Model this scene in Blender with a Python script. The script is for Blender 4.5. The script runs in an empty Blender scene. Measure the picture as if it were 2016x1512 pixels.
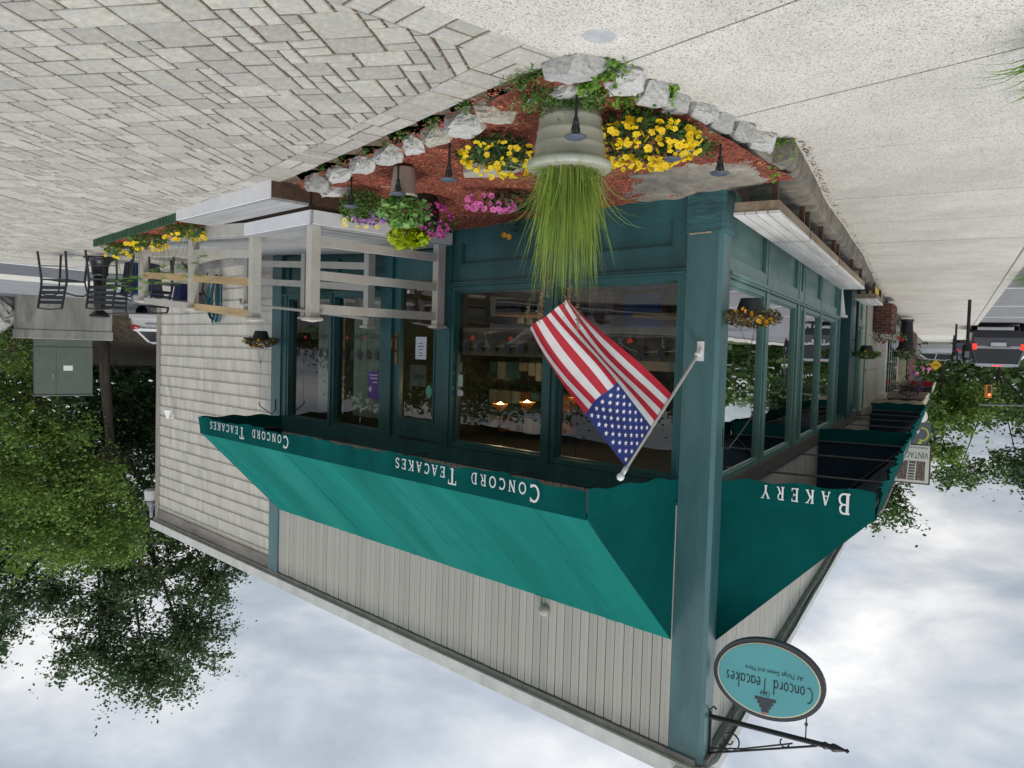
import bpy, math, random
import numpy as np
from mathutils import Vector, Matrix
rnd = random.Random(7)
NR = np.random.default_rng(11)
scene = bpy.context.scene
COL = scene.collection

# ------------------------------------------------------------------ camera
EYE = np.array([0.0, 0.0, 1.55])
PITCH, ROLL = 0.0428, 0.0286
FWD = np.array([0, math.cos(PITCH), math.sin(PITCH)])
_R0 = np.array([1.0, 0, 0]); _U0 = np.array([0, -math.sin(PITCH), math.cos(PITCH)])
RGT = math.cos(ROLL) * _R0 + math.sin(ROLL) * _U0
UPV = math.cos(ROLL) * _U0 - math.sin(ROLL) * _R0
cam_data = bpy.data.cameras.new('camera'); cam = bpy.data.objects.new('camera', cam_data); COL.objects.link(cam)
cam_data.sensor_width = 36; cam_data.lens = 1530 / 2016 * 36
cam_data.clip_start = 0.05; cam_data.clip_end = 3000
# the phone was held upside down, so the camera is rolled by half a turn
mw = Matrix.Identity(4)
for i in range(3):
    mw[i][0] = -RGT[i]; mw[i][1] = -UPV[i]; mw[i][2] = -FWD[i]; mw[i][3] = EYE[i]
cam.matrix_world = mw
scene.camera = cam

# ------------------------------------------------------------------ world, sun, exposure
SUN = Vector((-0.14, -0.48, 0.86)).normalized()
world = bpy.data.worlds.new('World'); scene.world = world; world.use_nodes = True
nt = world.node_tree; nt.nodes.clear()
def _n(t, **k):
    n = nt.nodes.new(t)
    for a, b in k.items(): setattr(n, a, b)
    return n
out = _n('ShaderNodeOutputWorld')
sky = _n('ShaderNodeTexSky', sky_type='NISHITA', sun_disc=False)
sky.sun_elevation = math.asin(SUN.z); sky.sun_rotation = math.atan2(SUN.x, SUN.y)
bg1 = _n('ShaderNodeBackground'); bg1.inputs['Strength'].default_value = 0.12
nt.links.new(sky.outputs[0], bg1.inputs[0])
tc = _n('ShaderNodeTexCoord')
sep = _n('ShaderNodeSeparateXYZ'); nt.links.new(tc.outputs['Generated'], sep.inputs[0])
mx = _n('ShaderNodeMath', operation='MAXIMUM'); nt.links.new(sep.outputs[2], mx.inputs[0]); mx.inputs[1].default_value = 0.0
ad = _n('ShaderNodeMath', operation='ADD'); nt.links.new(mx.outputs[0], ad.inputs[0]); ad.inputs[1].default_value = 0.22
dx = _n('ShaderNodeMath', operation='DIVIDE'); nt.links.new(sep.outputs[0], dx.inputs[0]); nt.links.new(ad.outputs[0], dx.inputs[1])
dy = _n('ShaderNodeMath', operation='DIVIDE'); nt.links.new(sep.outputs[1], dy.inputs[0]); nt.links.new(ad.outputs[0], dy.inputs[1])
cmb = _n('ShaderNodeCombineXYZ'); nt.links.new(dx.outputs[0], cmb.inputs[0]); nt.links.new(dy.outputs[0], cmb.inputs[1])
cn = _n('ShaderNodeTexNoise'); cn.inputs['Scale'].default_value = 1.55; cn.inputs['Detail'].default_value = 8; cn.inputs['Roughness'].default_value = 0.55
cn.inputs['Distortion'].default_value = 0.25
nt.links.new(cmb.outputs[0], cn.inputs['Vector'])
rp = _n('ShaderNodeValToRGB'); nt.links.new(cn.outputs[0], rp.inputs[0])
el = rp.color_ramp.elements
el[0].position = 0.36; el[0].color = (0.40, 0.455, 0.535, 1)
el[1].position = 0.64; el[1].color = (1.08, 1.08, 1.08, 1)
e = el.new(0.45); e.color = (0.53, 0.59, 0.67, 1)
e = el.new(0.54); e.color = (0.76, 0.79, 0.83, 1)
bg2 = _n('ShaderNodeBackground'); nt.links.new(rp.outputs[0], bg2.inputs[0])
zs = _n('ShaderNodeMath', operation='MULTIPLY_ADD'); nt.links.new(mx.outputs[0], zs.inputs[0]); zs.inputs[1].default_value = 0.75; zs.inputs[2].default_value = 0.62   # an overcast sky is brighter overhead
nt.links.new(zs.outputs[0], bg2.inputs['Strength'])
n2_ = _n('ShaderNodeTexNoise'); n2_.inputs['Scale'].default_value = 0.9; n2_.inputs['Detail'].default_value = 5
mp = _n('ShaderNodeMapping'); mp.inputs['Location'].default_value = (3.1, 1.7, 0); nt.links.new(cmb.outputs[0], mp.inputs[0]); nt.links.new(mp.outputs[0], n2_.inputs['Vector'])
r2 = _n('ShaderNodeValToRGB'); nt.links.new(n2_.outputs[0], r2.inputs[0])
r2.color_ramp.elements[0].position = 0.30; r2.color_ramp.elements[0].color = (0.35, 0.35, 0.35, 1)
r2.color_ramp.elements[1].position = 0.46; r2.color_ramp.elements[1].color = (1, 1, 1, 1)
mxs = _n('ShaderNodeMixShader'); nt.links.new(r2.outputs[0], mxs.inputs[0]); nt.links.new(bg1.outputs[0], mxs.inputs[1]); nt.links.new(bg2.outputs[0], mxs.inputs[2])
nt.links.new(mxs.outputs[0], out.inputs[0])
sl = bpy.data.lights.new('sun', 'SUN'); sun = bpy.data.objects.new('sun', sl); COL.objects.link(sun)
sl.energy = 1.5; sl.angle = math.radians(14); sl.color = (1.0, 0.945, 0.86)
sun.rotation_euler = (-SUN).to_track_quat('-Z', 'Y').to_euler()
scene.view_settings.view_transform = 'Standard'; scene.view_settings.look = 'None'
scene.view_settings.gamma = 1.0; scene.view_settings.use_curve_mapping = False
scene.view_settings.exposure = 0.14
try:
    scene.cycles.max_bounces = 8; scene.cycles.transparent_max_bounces = 12; scene.cycles.caustics_reflective = False; scene.cycles.caustics_refractive = False
    scene.cycles.use_denoising = True
except Exception: pass

# ------------------------------------------------------------------ helpers
CX, CY = -1.633, 6.262                                   # foot of the corner post
A1, A2 = math.radians(90 + 29.24), math.radians(45)      # street front, square front
D1 = np.array([math.cos(A1), math.sin(A1)]); N1 = np.array([-D1[1], D1[0]])
D2 = np.array([math.cos(A2), math.sin(A2)]); N2 = np.array([D2[1], -D2[0]])
def W1(s, o, z=0): return (CX + D1[0] * s + N1[0] * o, CY + D1[1] * s + N1[1] * o, z)
def W2(s, o, z=0): return (CX + D2[0] * s + N2[0] * o, CY + D2[1] * s + N2[1] * o, z)
def plaza_z(x, y):
    s = (x - CX) * D2[0] + (y - CY) * D2[1]
    return 0.025 * min(max(s, 0.0), 10.0)

class B:
    """collects shapes, links them as ONE mesh object"""
    def __init__(s, sg=1): s.v = []; s.f = []; s.sg = sg
    def add(s, V, F):
        n = len(s.v); s.v.extend([tuple(p) for p in V]); s.f.extend([tuple(i + n for i in q) for q in F])
    def box(s, x0, x1, o0, o1, z0, z1):
        y0, y1 = sorted((o0 * s.sg, o1 * s.sg))
        s.add([(x0, y0, z0), (x1, y0, z0), (x1, y1, z0), (x0, y1, z0), (x0, y0, z1), (x1, y0, z1), (x1, y1, z1), (x0, y1, z1)],
              [(0, 3, 2, 1), (4, 5, 6, 7), (0, 1, 5, 4), (1, 2, 6, 5), (2, 3, 7, 6), (3, 0, 4, 7)])
    def cbox(s, x0, x1, y0, y1, z0, z1, c=.01):   # box with chamfered upper edges
        s.add([(x0, y0, z0), (x1, y0, z0), (x1, y1, z0), (x0, y1, z0), (x0, y0, z1 - c), (x1, y0, z1 - c), (x1, y1, z1 - c), (x0, y1, z1 - c),
               (x0 + c, y0 + c, z1), (x1 - c, y0 + c, z1), (x1 - c, y1 - c, z1), (x0 + c, y1 - c, z1)],
              [(0, 3, 2, 1), (0, 1, 5, 4), (1, 2, 6, 5), (2, 3, 7, 6), (3, 0, 4, 7), (4, 5, 9, 8), (5, 6, 10, 9), (6, 7, 11, 10), (7, 4, 8, 11), (8, 9, 10, 11)])
    def bar(s, p, q, w, h=None, up=(0, 0, 1)):
        h = h or w; p = Vector(p); q = Vector(q); d = (q - p).normalized(); u = Vector(up)
        if abs(d.dot(u)) > .98: u = Vector((1, 0, 0))
        x = d.cross(u).normalized() * (w / 2); y = x.cross(d).normalized() * (h / 2)
        V = [p - x - y, p + x - y, p + x + y, p - x + y, q - x - y, q + x - y, q + x + y, q - x + y]
        s.add(V, [(0, 1, 2, 3), (7, 6, 5, 4), (0, 4, 5, 1), (1, 5, 6, 2), (2, 6, 7, 3), (3, 7, 4, 0)])
    def tube(s, pts, r, n=8, cap=True):
        pts = [Vector(p) for p in pts]; m = len(pts)
        rs = r if isinstance(r, (list, tuple)) else [r] * m
        V = []; prev = None
        for i, p in enumerate(pts):
            d = (pts[min(i + 1, m - 1)] - pts[max(i - 1, 0)])
            d = d.normalized() if d.length > 1e-9 else Vector((0, 0, 1))
            if prev is None:
                a = Vector((0, 0, 1)) if abs(d.z) < .9 else Vector((1, 0, 0)); x = d.cross(a).normalized()
            else: x = (prev - d * prev.dot(d)).normalized()
            prev = x; y = d.cross(x)
            for k in range(n):
                t = 2 * math.pi * k / n; V.append(p + (x * math.cos(t) + y * math.sin(t)) * rs[i])
        F = [(i * n + k, i * n + (k + 1) % n, (i + 1) * n + (k + 1) % n, (i + 1) * n + k) for i in range(m - 1) for k in range(n)]
        if cap: F += [tuple(reversed(range(n))), tuple(range((m - 1) * n, m * n))]
        s.add(V, F)
    def lathe(s, prof, n=24, c=(0, 0, 0), axis='z'):
        V = []
        for r, z in prof:
            for k in range(n):
                t = 2 * math.pi * k / n; a, b = r * math.cos(t), r * math.sin(t)
                V.append((c[0] + a, c[1] + b, c[2] + z) if axis == 'z' else ((c[0] + a, c[1] + z, c[2] + b) if axis == 'y' else (c[0] + z, c[1] + a, c[2] + b)))
        m = len(prof)
        F = [(i * n + k, i * n + (k + 1) % n, (i + 1) * n + (k + 1) % n, (i + 1) * n + k) for i in range(m - 1) for k in range(n)]
        F += [tuple(reversed(range(n))), tuple(range((m - 1) * n, m * n))]
        s.add(V, F)
    def prism(s, pts, z0, z1, zt=None):            # pts (x,y); zt optional per-point top offset function
        n = len(pts)
        if sum(pts[i - 1][0] * pts[i][1] - pts[i][0] * pts[i - 1][1] for i in range(n)) < 0: pts = pts[::-1]
        h = (lambda x, y: 0) if zt is None else zt
        s.add([(x, y, z0 + h(x, y)) for x, y in pts] + [(x, y, z1 + h(x, y)) for x, y in pts],
              [tuple(reversed(range(n))), tuple(range(n, 2 * n))] + [(i, (i + 1) % n, n + (i + 1) % n, n + i) for i in range(n)])
    def quad(s, *p): s.add(p, [tuple(range(len(p)))])
    def build(s, name, mat, parent=None, loc=(0, 0, 0), rz=0, smooth=False, fix=False):
        me = bpy.data.meshes.new(name); me.from_pydata([tuple(p) for p in s.v], [], s.f)
        if fix:
            import bmesh
            bm = bmesh.new(); bm.from_mesh(me); bmesh.ops.recalc_face_normals(bm, faces=bm.faces); bm.to_mesh(me); bm.free()
        return link(name, me, mat, parent, loc, rz, smooth)
def link(name, me, mat, parent=None, loc=(0, 0, 0), rz=0, smooth=False):
    if mat is not None and not me.materials: me.materials.append(mat)
    if smooth: me.polygons.foreach_set('use_smooth', [True] * len(me.polygons)); me.update()
    o = bpy.data.objects.new(name, me); COL.objects.link(o)
    o.location = loc; o.rotation_euler = (0, 0, rz)
    if parent is not None: o.parent = parent
    return o
def np_mesh(name, V, F):
    V = np.asarray(V, dtype=np.float32); F = np.asarray(F, dtype=np.int32); k = F.shape[1]
    me = bpy.data.meshes.new(name); me.vertices.add(len(V)); me.vertices.foreach_set('co', V.ravel())
    me.loops.add(F.size); me.loops.foreach_set('vertex_index', F.ravel())
    me.polygons.add(len(F)); me.polygons.foreach_set('loop_start', np.arange(0, F.size, k, dtype=np.int32)); me.polygons.foreach_set('loop_total', np.full(len(F), k, dtype=np.int32))
    me.update(calc_edges=True); return me
def thing(name, label, cat, loc=(0, 0, 0), rz=0, group=None):
    o = bpy.data.objects.new(name, None); COL.objects.link(o); o.location = loc; o.rotation_euler = (0, 0, rz)
    o.empty_display_size = .1
    return tag(o, label, cat, group)
def tag(o, label, cat, group=None):
    o['label'] = label; o['category'] = cat
    if group: o['group'] = group
    return o
def kind(o, k): o['kind'] = k; return o
def copy_tree(o, parent=None):
    c = o.copy(); COL.objects.link(c)
    if parent is not None: c.parent = parent
    for ch in o.children: copy_tree(ch, c)
    return c
def clip(poly, a, b, c):                       # keep a*x+b*y+c >= 0
    r = []
    for i in range(len(poly)):
        p, q = poly[i - 1], poly[i]; dp = a * p[0] + b * p[1] + c; dq = a * q[0] + b * q[1] + c
        if (dp >= 0) != (dq >= 0):
            t = dp / (dp - dq); r.append((p[0] + t * (q[0] - p[0]), p[1] + t * (q[1] - p[1])))
        if dq >= 0: r.append(q)
    return r
def area(p): return abs(sum(p[i - 1][0] * p[i][1] - p[i][0] * p[i - 1][1] for i in range(len(p)))) / 2

# ------------------------------------------------------------------ materials
MATS = {}
def M(name, col, rough=.6, var=.12, scale=6, bump=0, bscale=60, metal=0, stretch=(1, 1, 1), col2=None, mask=.5, piece=0, coat=0, spec=.5, trans=0, detail=6):
    """procedural material: noise-varied colour, optional second colour in patches, per-piece value shift, fine bump"""
    if name in MATS: return MATS[name]
    m = bpy.data.materials.new(name); m.use_nodes = True; t = m.node_tree; N = t.nodes; L = t.links
    p = N['Principled BSDF']; p.inputs['Roughness'].default_value = rough; p.inputs['Metallic'].default_value = metal
    p.inputs['Specular IOR Level'].default_value = spec
    if coat: p.inputs['Coat Weight'].default_value = coat; p.inputs['Coat Roughness'].default_value = .25
    tc = N.new('ShaderNodeTexCoord'); mp = N.new('ShaderNodeMapping'); mp.inputs['Scale'].default_value = stretch; L.new(tc.outputs['Object'], mp.inputs[0])
    no = N.new('ShaderNodeTexNoise'); no.inputs['Scale'].default_value = scale; no.inputs['Detail'].default_value = detail; no.inputs['Roughness'].default_value = .65; L.new(mp.outputs[0], no.inputs['Vector'])
    rp = N.new('ShaderNodeValToRGB'); L.new(no.outputs[0], rp.inputs[0])
    lo = [max(0, c * (1 - var * 1.6)) for c in col]; hi = [min(1, c * (1 + var * 1.6)) for c in col]
    rp.color_ramp.elements[0].position = .3; rp.color_ramp.elements[0].color = (*lo, 1)
    rp.color_ramp.elements[1].position = .7; rp.color_ramp.elements[1].color = (*hi, 1)
    c_out = rp.outputs[0]
    if col2 is not None:
        n2 = N.new('ShaderNodeTexNoise'); n2.inputs['Scale'].default_value = scale * .37; n2.inputs['Detail'].default_value = 8; n2.inputs['Roughness'].default_value = .7; L.new(mp.outputs[0], n2.inputs['Vector'])
        r2 = N.new('ShaderNodeValToRGB'); L.new(n2.outputs[0], r2.inputs[0]); r2.color_ramp.elements[0].position = mask - .06; r2.color_ramp.elements[1].position = mask + .1
        mix = N.new('ShaderNodeMix'); mix.data_type = 'RGBA'; L.new(r2.outputs[0], mix.inputs[0]); L.new(c_out, mix.inputs[6]); mix.inputs[7].default_value = (*col2, 1); c_out = mix.outputs[2]
    if piece:
        g = N.new('ShaderNodeNewGeometry'); oi = N.new('ShaderNodeObjectInfo'); a = N.new('ShaderNodeMath'); a.operation = 'ADD'; L.new(g.outputs['Random Per Island'], a.inputs[0]); L.new(oi.outputs['Random'], a.inputs[1])
        fr = N.new('ShaderNodeMath'); fr.operation = 'FRACT'; L.new(a.outputs[0], fr.inputs[0])
        mr = N.new('ShaderNodeMapRange'); L.new(fr.outputs[0], mr.inputs[0]); mr.inputs[3].default_value = 1 - piece; mr.inputs[4].default_value = 1 + piece
        hs = N.new('ShaderNodeHueSaturation'); L.new(c_out, hs.inputs['Color']); L.new(mr.outputs[0], hs.inputs['Value'])
        mr2 = N.new('ShaderNodeMapRange'); f2 = N.new('ShaderNodeMath'); f2.operation = 'MULTIPLY'; L.new(fr.outputs[0], f2.inputs[0]); f2.inputs[1].default_value = 7.3
        f3 = N.new('ShaderNodeMath'); f3.operation = 'FRACT'; L.new(f2.outputs[0], f3.inputs[0]); L.new(f3.outputs[0], mr2.inputs[0]); mr2.inputs[3].default_value = .5 - piece * .06; mr2.inputs[4].default_value = .5 + piece * .06; L.new(mr2.outputs[0], hs.inputs['Hue'])
        c_out = hs.outputs[0]
    L.new(c_out, p.inputs['Base Color'])
    if bump:
        nb = N.new('ShaderNodeTexNoise'); nb.inputs['Scale'].default_value = bscale; nb.inputs['Detail'].default_value = 5; L.new(mp.outputs[0], nb.inputs['Vector'])
        bp = N.new('ShaderNodeBump'); bp.inputs['Strength'].default_value = bump; bp.inputs['Distance'].default_value = .01; L.new(nb.outputs[0], bp.inputs['Height']); L.new(bp.outputs[0], p.inputs['Normal'])
    if trans:
        tr = N.new('ShaderNodeBsdfTranslucent'); L.new(c_out, tr.inputs[0]); ms = N.new('ShaderNodeMixShader'); ms.inputs[0].default_value = trans
        L.new(p.outputs[0], ms.inputs[1]); L.new(tr.outputs[0], ms.inputs[2]); L.new(ms.outputs[0], N['Material Output'].inputs[0])
    MATS[name] = m; return m
def emit(name, col, s):
    m = bpy.data.materials.new(name); m.use_nodes = True; p = m.node_tree.nodes['Principled BSDF']
    p.inputs['Base Color'].default_value = (*col, 1); p.inputs['Emission Color'].default_value = (*col, 1); p.inputs['Emission Strength'].default_value = s; MATS[name] = m; return m
def glass_mat(name, tint=(.9, .95, .93), ior=1.9, wav=.0, rough=.0):
    m = bpy.data.materials.new(name); m.use_nodes = True; t = m.node_tree; N = t.nodes; L = t.links; N.remove(N['Principled BSDF'])
    tr = N.new('ShaderNodeBsdfTransparent'); tr.inputs[0].default_value = (*tint, 1); gl = N.new('ShaderNodeBsdfGlossy'); gl.inputs['Roughness'].default_value = rough
    fr = N.new('ShaderNodeFresnel'); fr.inputs[0].default_value = ior; ms = N.new('ShaderNodeMixShader')
    L.new(fr.outputs[0], ms.inputs[0]); L.new(tr.outputs[0], ms.inputs[1]); L.new(gl.outputs[0], ms.inputs[2]); L.new(ms.outputs[0], N['Material Output'].inputs[0])
    if wav:
        tc = N.new('ShaderNodeTexCoord'); no = N.new('ShaderNodeTexNoise'); no.inputs['Scale'].default_value = 1.6; no.inputs['Detail'].default_value = 1; L.new(tc.outputs['Object'], no.inputs['Vector'])
        bp = N.new('ShaderNodeBump'); bp.inputs['Strength'].default_value = wav; bp.inputs['Distance'].default_value = .05; L.new(no.outputs[0], bp.inputs['Height']); L.new(bp.outputs[0], gl.inputs['Normal'])
    MATS[name] = m; return m
def speckle(name, base, dark, light, scale, amt=.5, bump=.3, var=(.92, 1.05), stain=None):
    """exposed aggregate: voronoi pebbles of several greys"""
    m = bpy.data.materials.new(name); m.use_nodes = True; t = m.node_tree; N = t.nodes; L = t.links; p = N['Principled BSDF']; p.inputs['Roughness'].default_value = .85
    tc = N.new('ShaderNodeTexCoord')
    vo = N.new('ShaderNodeTexVoronoi'); vo.inputs['Scale'].default_value = scale; L.new(tc.outputs['Object'], vo.inputs['Vector'])
    sp = N.new('ShaderNodeSeparateColor'); L.new(vo.outputs['Color'], sp.inputs[0])
    rp = N.new('ShaderNodeValToRGB'); L.new(sp.outputs[0], rp.inputs[0]); e = rp.color_ramp.elements
    e[0].position = .0; e[0].color = (*dark, 1); e[1].position = 1; e[1].color = (*light, 1)
    x = e.new(.16 * amt * 2); x.color = tuple(d * .5 + b * .5 for d, b in zip(dark, base)) + (1,)
    x = e.new(.34 * amt * 2); x.color = (*base, 1); x = e.new(.85); x.color = (*base, 1)
    no = N.new('ShaderNodeTexNoise'); no.inputs['Scale'].default_value = .9; no.inputs['Detail'].default_value = 8; no.inputs['Roughness'].default_value = .7; L.new(tc.outputs['Object'], no.inputs['Vector'])
    mr = N.new('ShaderNodeMapRange'); L.new(no.outputs[0], mr.inputs[0]); mr.inputs[1].default_value = .3; mr.inputs[2].default_value = .7; mr.inputs[3].default_value = var[0]; mr.inputs[4].default_value = var[1]
    hs = N.new('ShaderNodeHueSaturation'); L.new(rp.outputs[0], hs.inputs['Color'])
    oi = N.new('ShaderNodeObjectInfo'); m2 = N.new('ShaderNodeMapRange'); L.new(oi.outputs['Random'], m2.inputs[0]); m2.inputs[3].default_value = .96; m2.inputs[4].default_value = 1.04
    ml = N.new('ShaderNodeMath'); ml.operation = 'MULTIPLY'; L.new(mr.outputs[0], ml.inputs[0]); L.new(m2.outputs[0], ml.inputs[1]); L.new(ml.outputs[0], hs.inputs['Value'])
    co = hs.outputs[0]
    if stain:
        sn = N.new('ShaderNodeTexNoise'); sn.inputs['Scale'].default_value = 1.7; sn.inputs['Detail'].default_value = 9; sn.inputs['Roughness'].default_value = .72; sn.inputs['Distortion'].default_value = .4; L.new(tc.outputs['Object'], sn.inputs['Vector'])
        sr = N.new('ShaderNodeMapRange'); L.new(sn.outputs[0], sr.inputs[0]); sr.inputs[1].default_value = .56; sr.inputs[2].default_value = .78; sr.inputs[3].default_value = 0; sr.inputs[4].default_value = .55
        mi = N.new('ShaderNodeMix'); mi.data_type = 'RGBA'; L.new(sr.outputs[0], mi.inputs[0]); L.new(co, mi.inputs[6]); mi.inputs[7].default_value = (*stain, 1); co = mi.outputs[2]
    L.new(co, p.inputs['Base Color'])
    bp = N.new('ShaderNodeBump'); bp.inputs['Strength'].default_value = bump; bp.inputs['Distance'].default_value = .004; L.new(vo.outputs['Distance'], bp.inputs['Height']); L.new(bp.outputs[0], p.inputs['Normal'])
    MATS[name] = m; return m

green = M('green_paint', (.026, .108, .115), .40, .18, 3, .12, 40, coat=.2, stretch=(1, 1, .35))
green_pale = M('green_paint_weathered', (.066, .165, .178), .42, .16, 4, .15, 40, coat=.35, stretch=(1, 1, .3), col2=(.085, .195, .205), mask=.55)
green_skylit = M('green_paint_skylit', (.130, .275, .245), .40, .12, 3, .1, 40, coat=.3)  # green paint lightened: the street front's extra sky light put into the colour
board_m = M('siding_board', (.56, .535, .49), .8, .09, 9, .25, 30, stretch=(1, 1, .10), piece=.07, col2=(.43, .41, .38), mask=.64)
shingle_m = M('cedar_shingle', (.64, .61, .555), .85, .08, 12, .25, 50, stretch=(1, 1, .12), piece=.09, col2=(.46, .43, .385), mask=.66)
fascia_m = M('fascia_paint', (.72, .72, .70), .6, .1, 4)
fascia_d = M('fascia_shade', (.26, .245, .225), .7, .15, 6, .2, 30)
canvas_lit = M('lit_awning_canvas', (.010, .172, .148), .85, .14, 1.6, .12, 300, spec=.04, stretch=(1, .22, .22), col2=(.022, .205, .178), mask=.60)  # awning canvas lightened: stronger light on the slopes put into colour; streaks are wear
canvas = M('awning_canvas', (.003, .092, .088), .85, .10, 2.5, .12, 300, spec=.04)  # sides and valances: the same cloth with their weaker light in the colour
canvas_in = M('awning_inside_shade', (.008, .030, .055), .9, .1, 3)  # shade under the awnings painted as a dark navy copy of the canvas
white_paint = M('white_paint', (.80, .80, .80), .5, .05, 5)
metal_dk = M('dark_iron', (.028, .030, .036), .45, .1, 8, metal=.4)
black = M('black_plastic', (.012, .013, .016), .4, .1, 8)
chair_m = M('powder_coated_steel', (.018, .022, .032), .35, .1, 8, coat=.3)
deck_m = M('deck_board', (.34, .345, .35), .75, .12, 5, .2, 40, stretch=(.2, 1, 1), piece=.06)
trim_w = M('white_vinyl_trim', (.78, .79, .82), .45, .05, 4)
rail_m = M('rail_paint', (.52, .50, .455), .6, .07, 5, .08, 40)
wood_new = M('new_lumber', (.52, .37, .20), .6, .18, 12, .1, 40, stretch=(.1, 1, 1))
wood_old = M('weathered_brown_wood', (.075, .047, .030), .8, .25, 8, .3, 40, stretch=(.15, 1, 1))
bench_top = M('bench_plank', (.66, .655, .64), .8, .14, 7, .3, 50, stretch=(.12, 1, 1), piece=.07, col2=(.50, .48, .46), mask=.62)
bench_side = M('bench_apron', (.30, .24, .17), .75, .2, 8, .2, 40, stretch=(.2, 1, 1), col2=(.16, .10, .06), mask=.58)
rust = M('rust_brown_steel', (.085, .045, .030), .6, .2, 12)
plinth_m = M('old_concrete', (.185, .165, .135), .95, .3, 7, 1.0, 30, col2=(.10, .095, .080), mask=.54)
rock_m = M('granite', (.48, .475, .46), .9, .15, 60, .8, 60, col2=(.33, .34, .355), mask=.58, piece=.22)
rock_tan = M('tan_granite', (.42, .40, .33), .9, .25, 60, .8, 60, col2=(.28, .26, .21), mask=.58)
ledge_m = M('ledge_rock', (.27, .245, .205), .9, .3, 4, 1.0, 14, col2=(.14, .13, .115), mask=.52)
mulch_m = M('red_mulch', (.23, .062, .036), .9, .35, 40, .8, 90, col2=(.12, .030, .018), mask=.55)
chip_m = M('mulch_chip', (.36, .110, .062), .85, .2, 20, piece=.6)
paver_m = M('paver_concrete', (.425, .405, .355), .88, .15, 26, .4, 150, piece=.16, col2=(.36, .36, .355), mask=.55)
sand_m = M('joint_sand', (.12, .080, .055), .95, .5, 90, .6, 120, col2=(.46, .40, .33), mask=.62)
asphalt = M('asphalt', (.11, .115, .128), .9, .15, 4, .4, 120)
asphalt_l = M('asphalt_worn', (.22, .225, .24), .9, .1, 3, .3, 120)
kerb_m = M('granite_kerb', (.54, .52, .47), .85, .12, 20, .3, 60)
aggr = speckle('exposed_aggregate', (.62, .595, .545), (.24, .225, .205), (.76, .74, .69), 150, .40, .30, (.78, 1.10), stain=(.33, .30, .26))
grass_m = M('lawn', (.06, .10, .025), .9, .4, 3, .5, 40)
pot_m = M('sage_plastic', (.36, .355, .285), .5, .07, 4, .05, 40)
pot_beige = M('beige_ceramic', (.52, .49, .42), .6, .08, 6)
lamp_roof = M('solar_lamp_cap', (.075, .090, .125), .45, .08, 6, coat=.2)
steel = M('galvanised_steel', (.42, .43, .44), .35, .12, 6, metal=.8)
letter_m = M('white_lettering', (.86, .87, .88), .6, .02, 3)
ink = M('black_vinyl', (.008, .008, .010), .5, .02, 3)
red_v = M('red_vinyl', (.55, .03, .02), .5, .02, 3)
leaf_yel = M('pansy_petal', (.85, .62, .005), .6, .08, 8, piece=.10, trans=.25)
leaf_org = M('orange_petal', (.85, .42, .01), .6, .08, 8, piece=.12, trans=.25)
pink_p = M('pink_petal', (.70, .16, .46), .6, .08, 8, piece=.14, trans=.25)
mag_p = M('magenta_petal', (.50, .06, .30), .6, .08, 8, piece=.18, trans=.25)
vio_p = M('violet_petal', (.40, .16, .52), .6, .08, 8, piece=.18, trans=.25)
pale_y = M('pale_yellow_petal', (.85, .78, .25), .6, .05, 8, trans=.25)
leaf_dk = M('dark_leaf', (.050, .115, .030), .55, .2, 6, piece=.35, trans=.25)
leaf_md = M('mid_leaf', (.10, .21, .042), .55, .2, 6, piece=.35, trans=.3)
leaf_br = M('bright_leaf', (.15, .30, .03), .55, .2, 6, piece=.30, trans=.3)
leaf_lime = M('lime_leaf', (.42, .55, .015), .5, .15, 6, piece=.20, trans=.35)
leaf_mint = M('variegated_leaf', (.20, .38, .10), .5, .3, 30, piece=.2, trans=.25)
leaf_brown = M('bronze_leaf', (.11, .085, .035), .6, .25, 6, piece=.4, trans=.2)
grass_blade = M('grass_blade', (.30, .42, .075), .5, .2, 5, piece=.35, trans=.3)
grass_dry = M('dry_blade', (.52, .42, .21), .6, .2, 5, piece=.3, trans=.2)
tree_oak = M('oak_foliage', (.095, .155, .065), .55, .25, 1.2, piece=.45, trans=.28)
tree_maple = M('maple_foliage', (.165, .265, .050), .55, .25, 1.0, piece=.4, trans=.3)
tree_dark = M('shade_foliage', (.050, .100, .035), .6, .25, 1.0, piece=.45, trans=.22)
tree_street = M('street_tree_foliage', (.095, .165, .045), .6, .25, .8, piece=.4, trans=.28)
bark = M('bark', (.060, .048, .036), .9, .3, 6, .8, 20, stretch=(1, 1, .2))
brick_m = M('red_brick', (.13, .050, .042), .85, .2, 20, .3, 60, piece=.3)
mortar = M('mortar', (.42, .38, .34), .95, .1, 20)
stone_wall = M('limestone_panel', (.48, .45, .38), .8, .1, 5, .15, 40, piece=.07)
conc_wall = M('stained_concrete', (.25, .245, .22), .9, .22, 2.2, .4, 30, stretch=(1, 1, .25), col2=(.12, .12, .105), mask=.56)
found_m = M('foundation_paint', (.46, .46, .45), .8, .12, 6, .3, 30, col2=(.33, .31, .28), mask=.6)
cab_m = M('grey_green_steel', (.115, .140, .115), .5, .08, 3)
glass = glass_mat('window_glass', (.92, .97, .95), 2.0, .02)
glass_st = glass_mat('street_window_glass', (.80, .88, .88), 1.9, .05)
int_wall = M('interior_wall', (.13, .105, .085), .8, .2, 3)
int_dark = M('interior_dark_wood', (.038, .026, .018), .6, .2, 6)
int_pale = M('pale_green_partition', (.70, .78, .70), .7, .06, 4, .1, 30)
sign_teal = M('sign_turquoise', (.115, .42, .46), .4, .04, 2)
sign_edge = M('sign_charcoal', (.050, .052, .066), .45, .1, 4)
cream = M('cream_enamel', (.80, .74, .50), .5, .03, 4)
blue_pl = M('navy_plastic', (.012, .025, .11), .5, .1, 6)
hose_m = M('teal_hose', (.012, .085, .115), .45, .15, 6, coat=.2)
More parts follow.
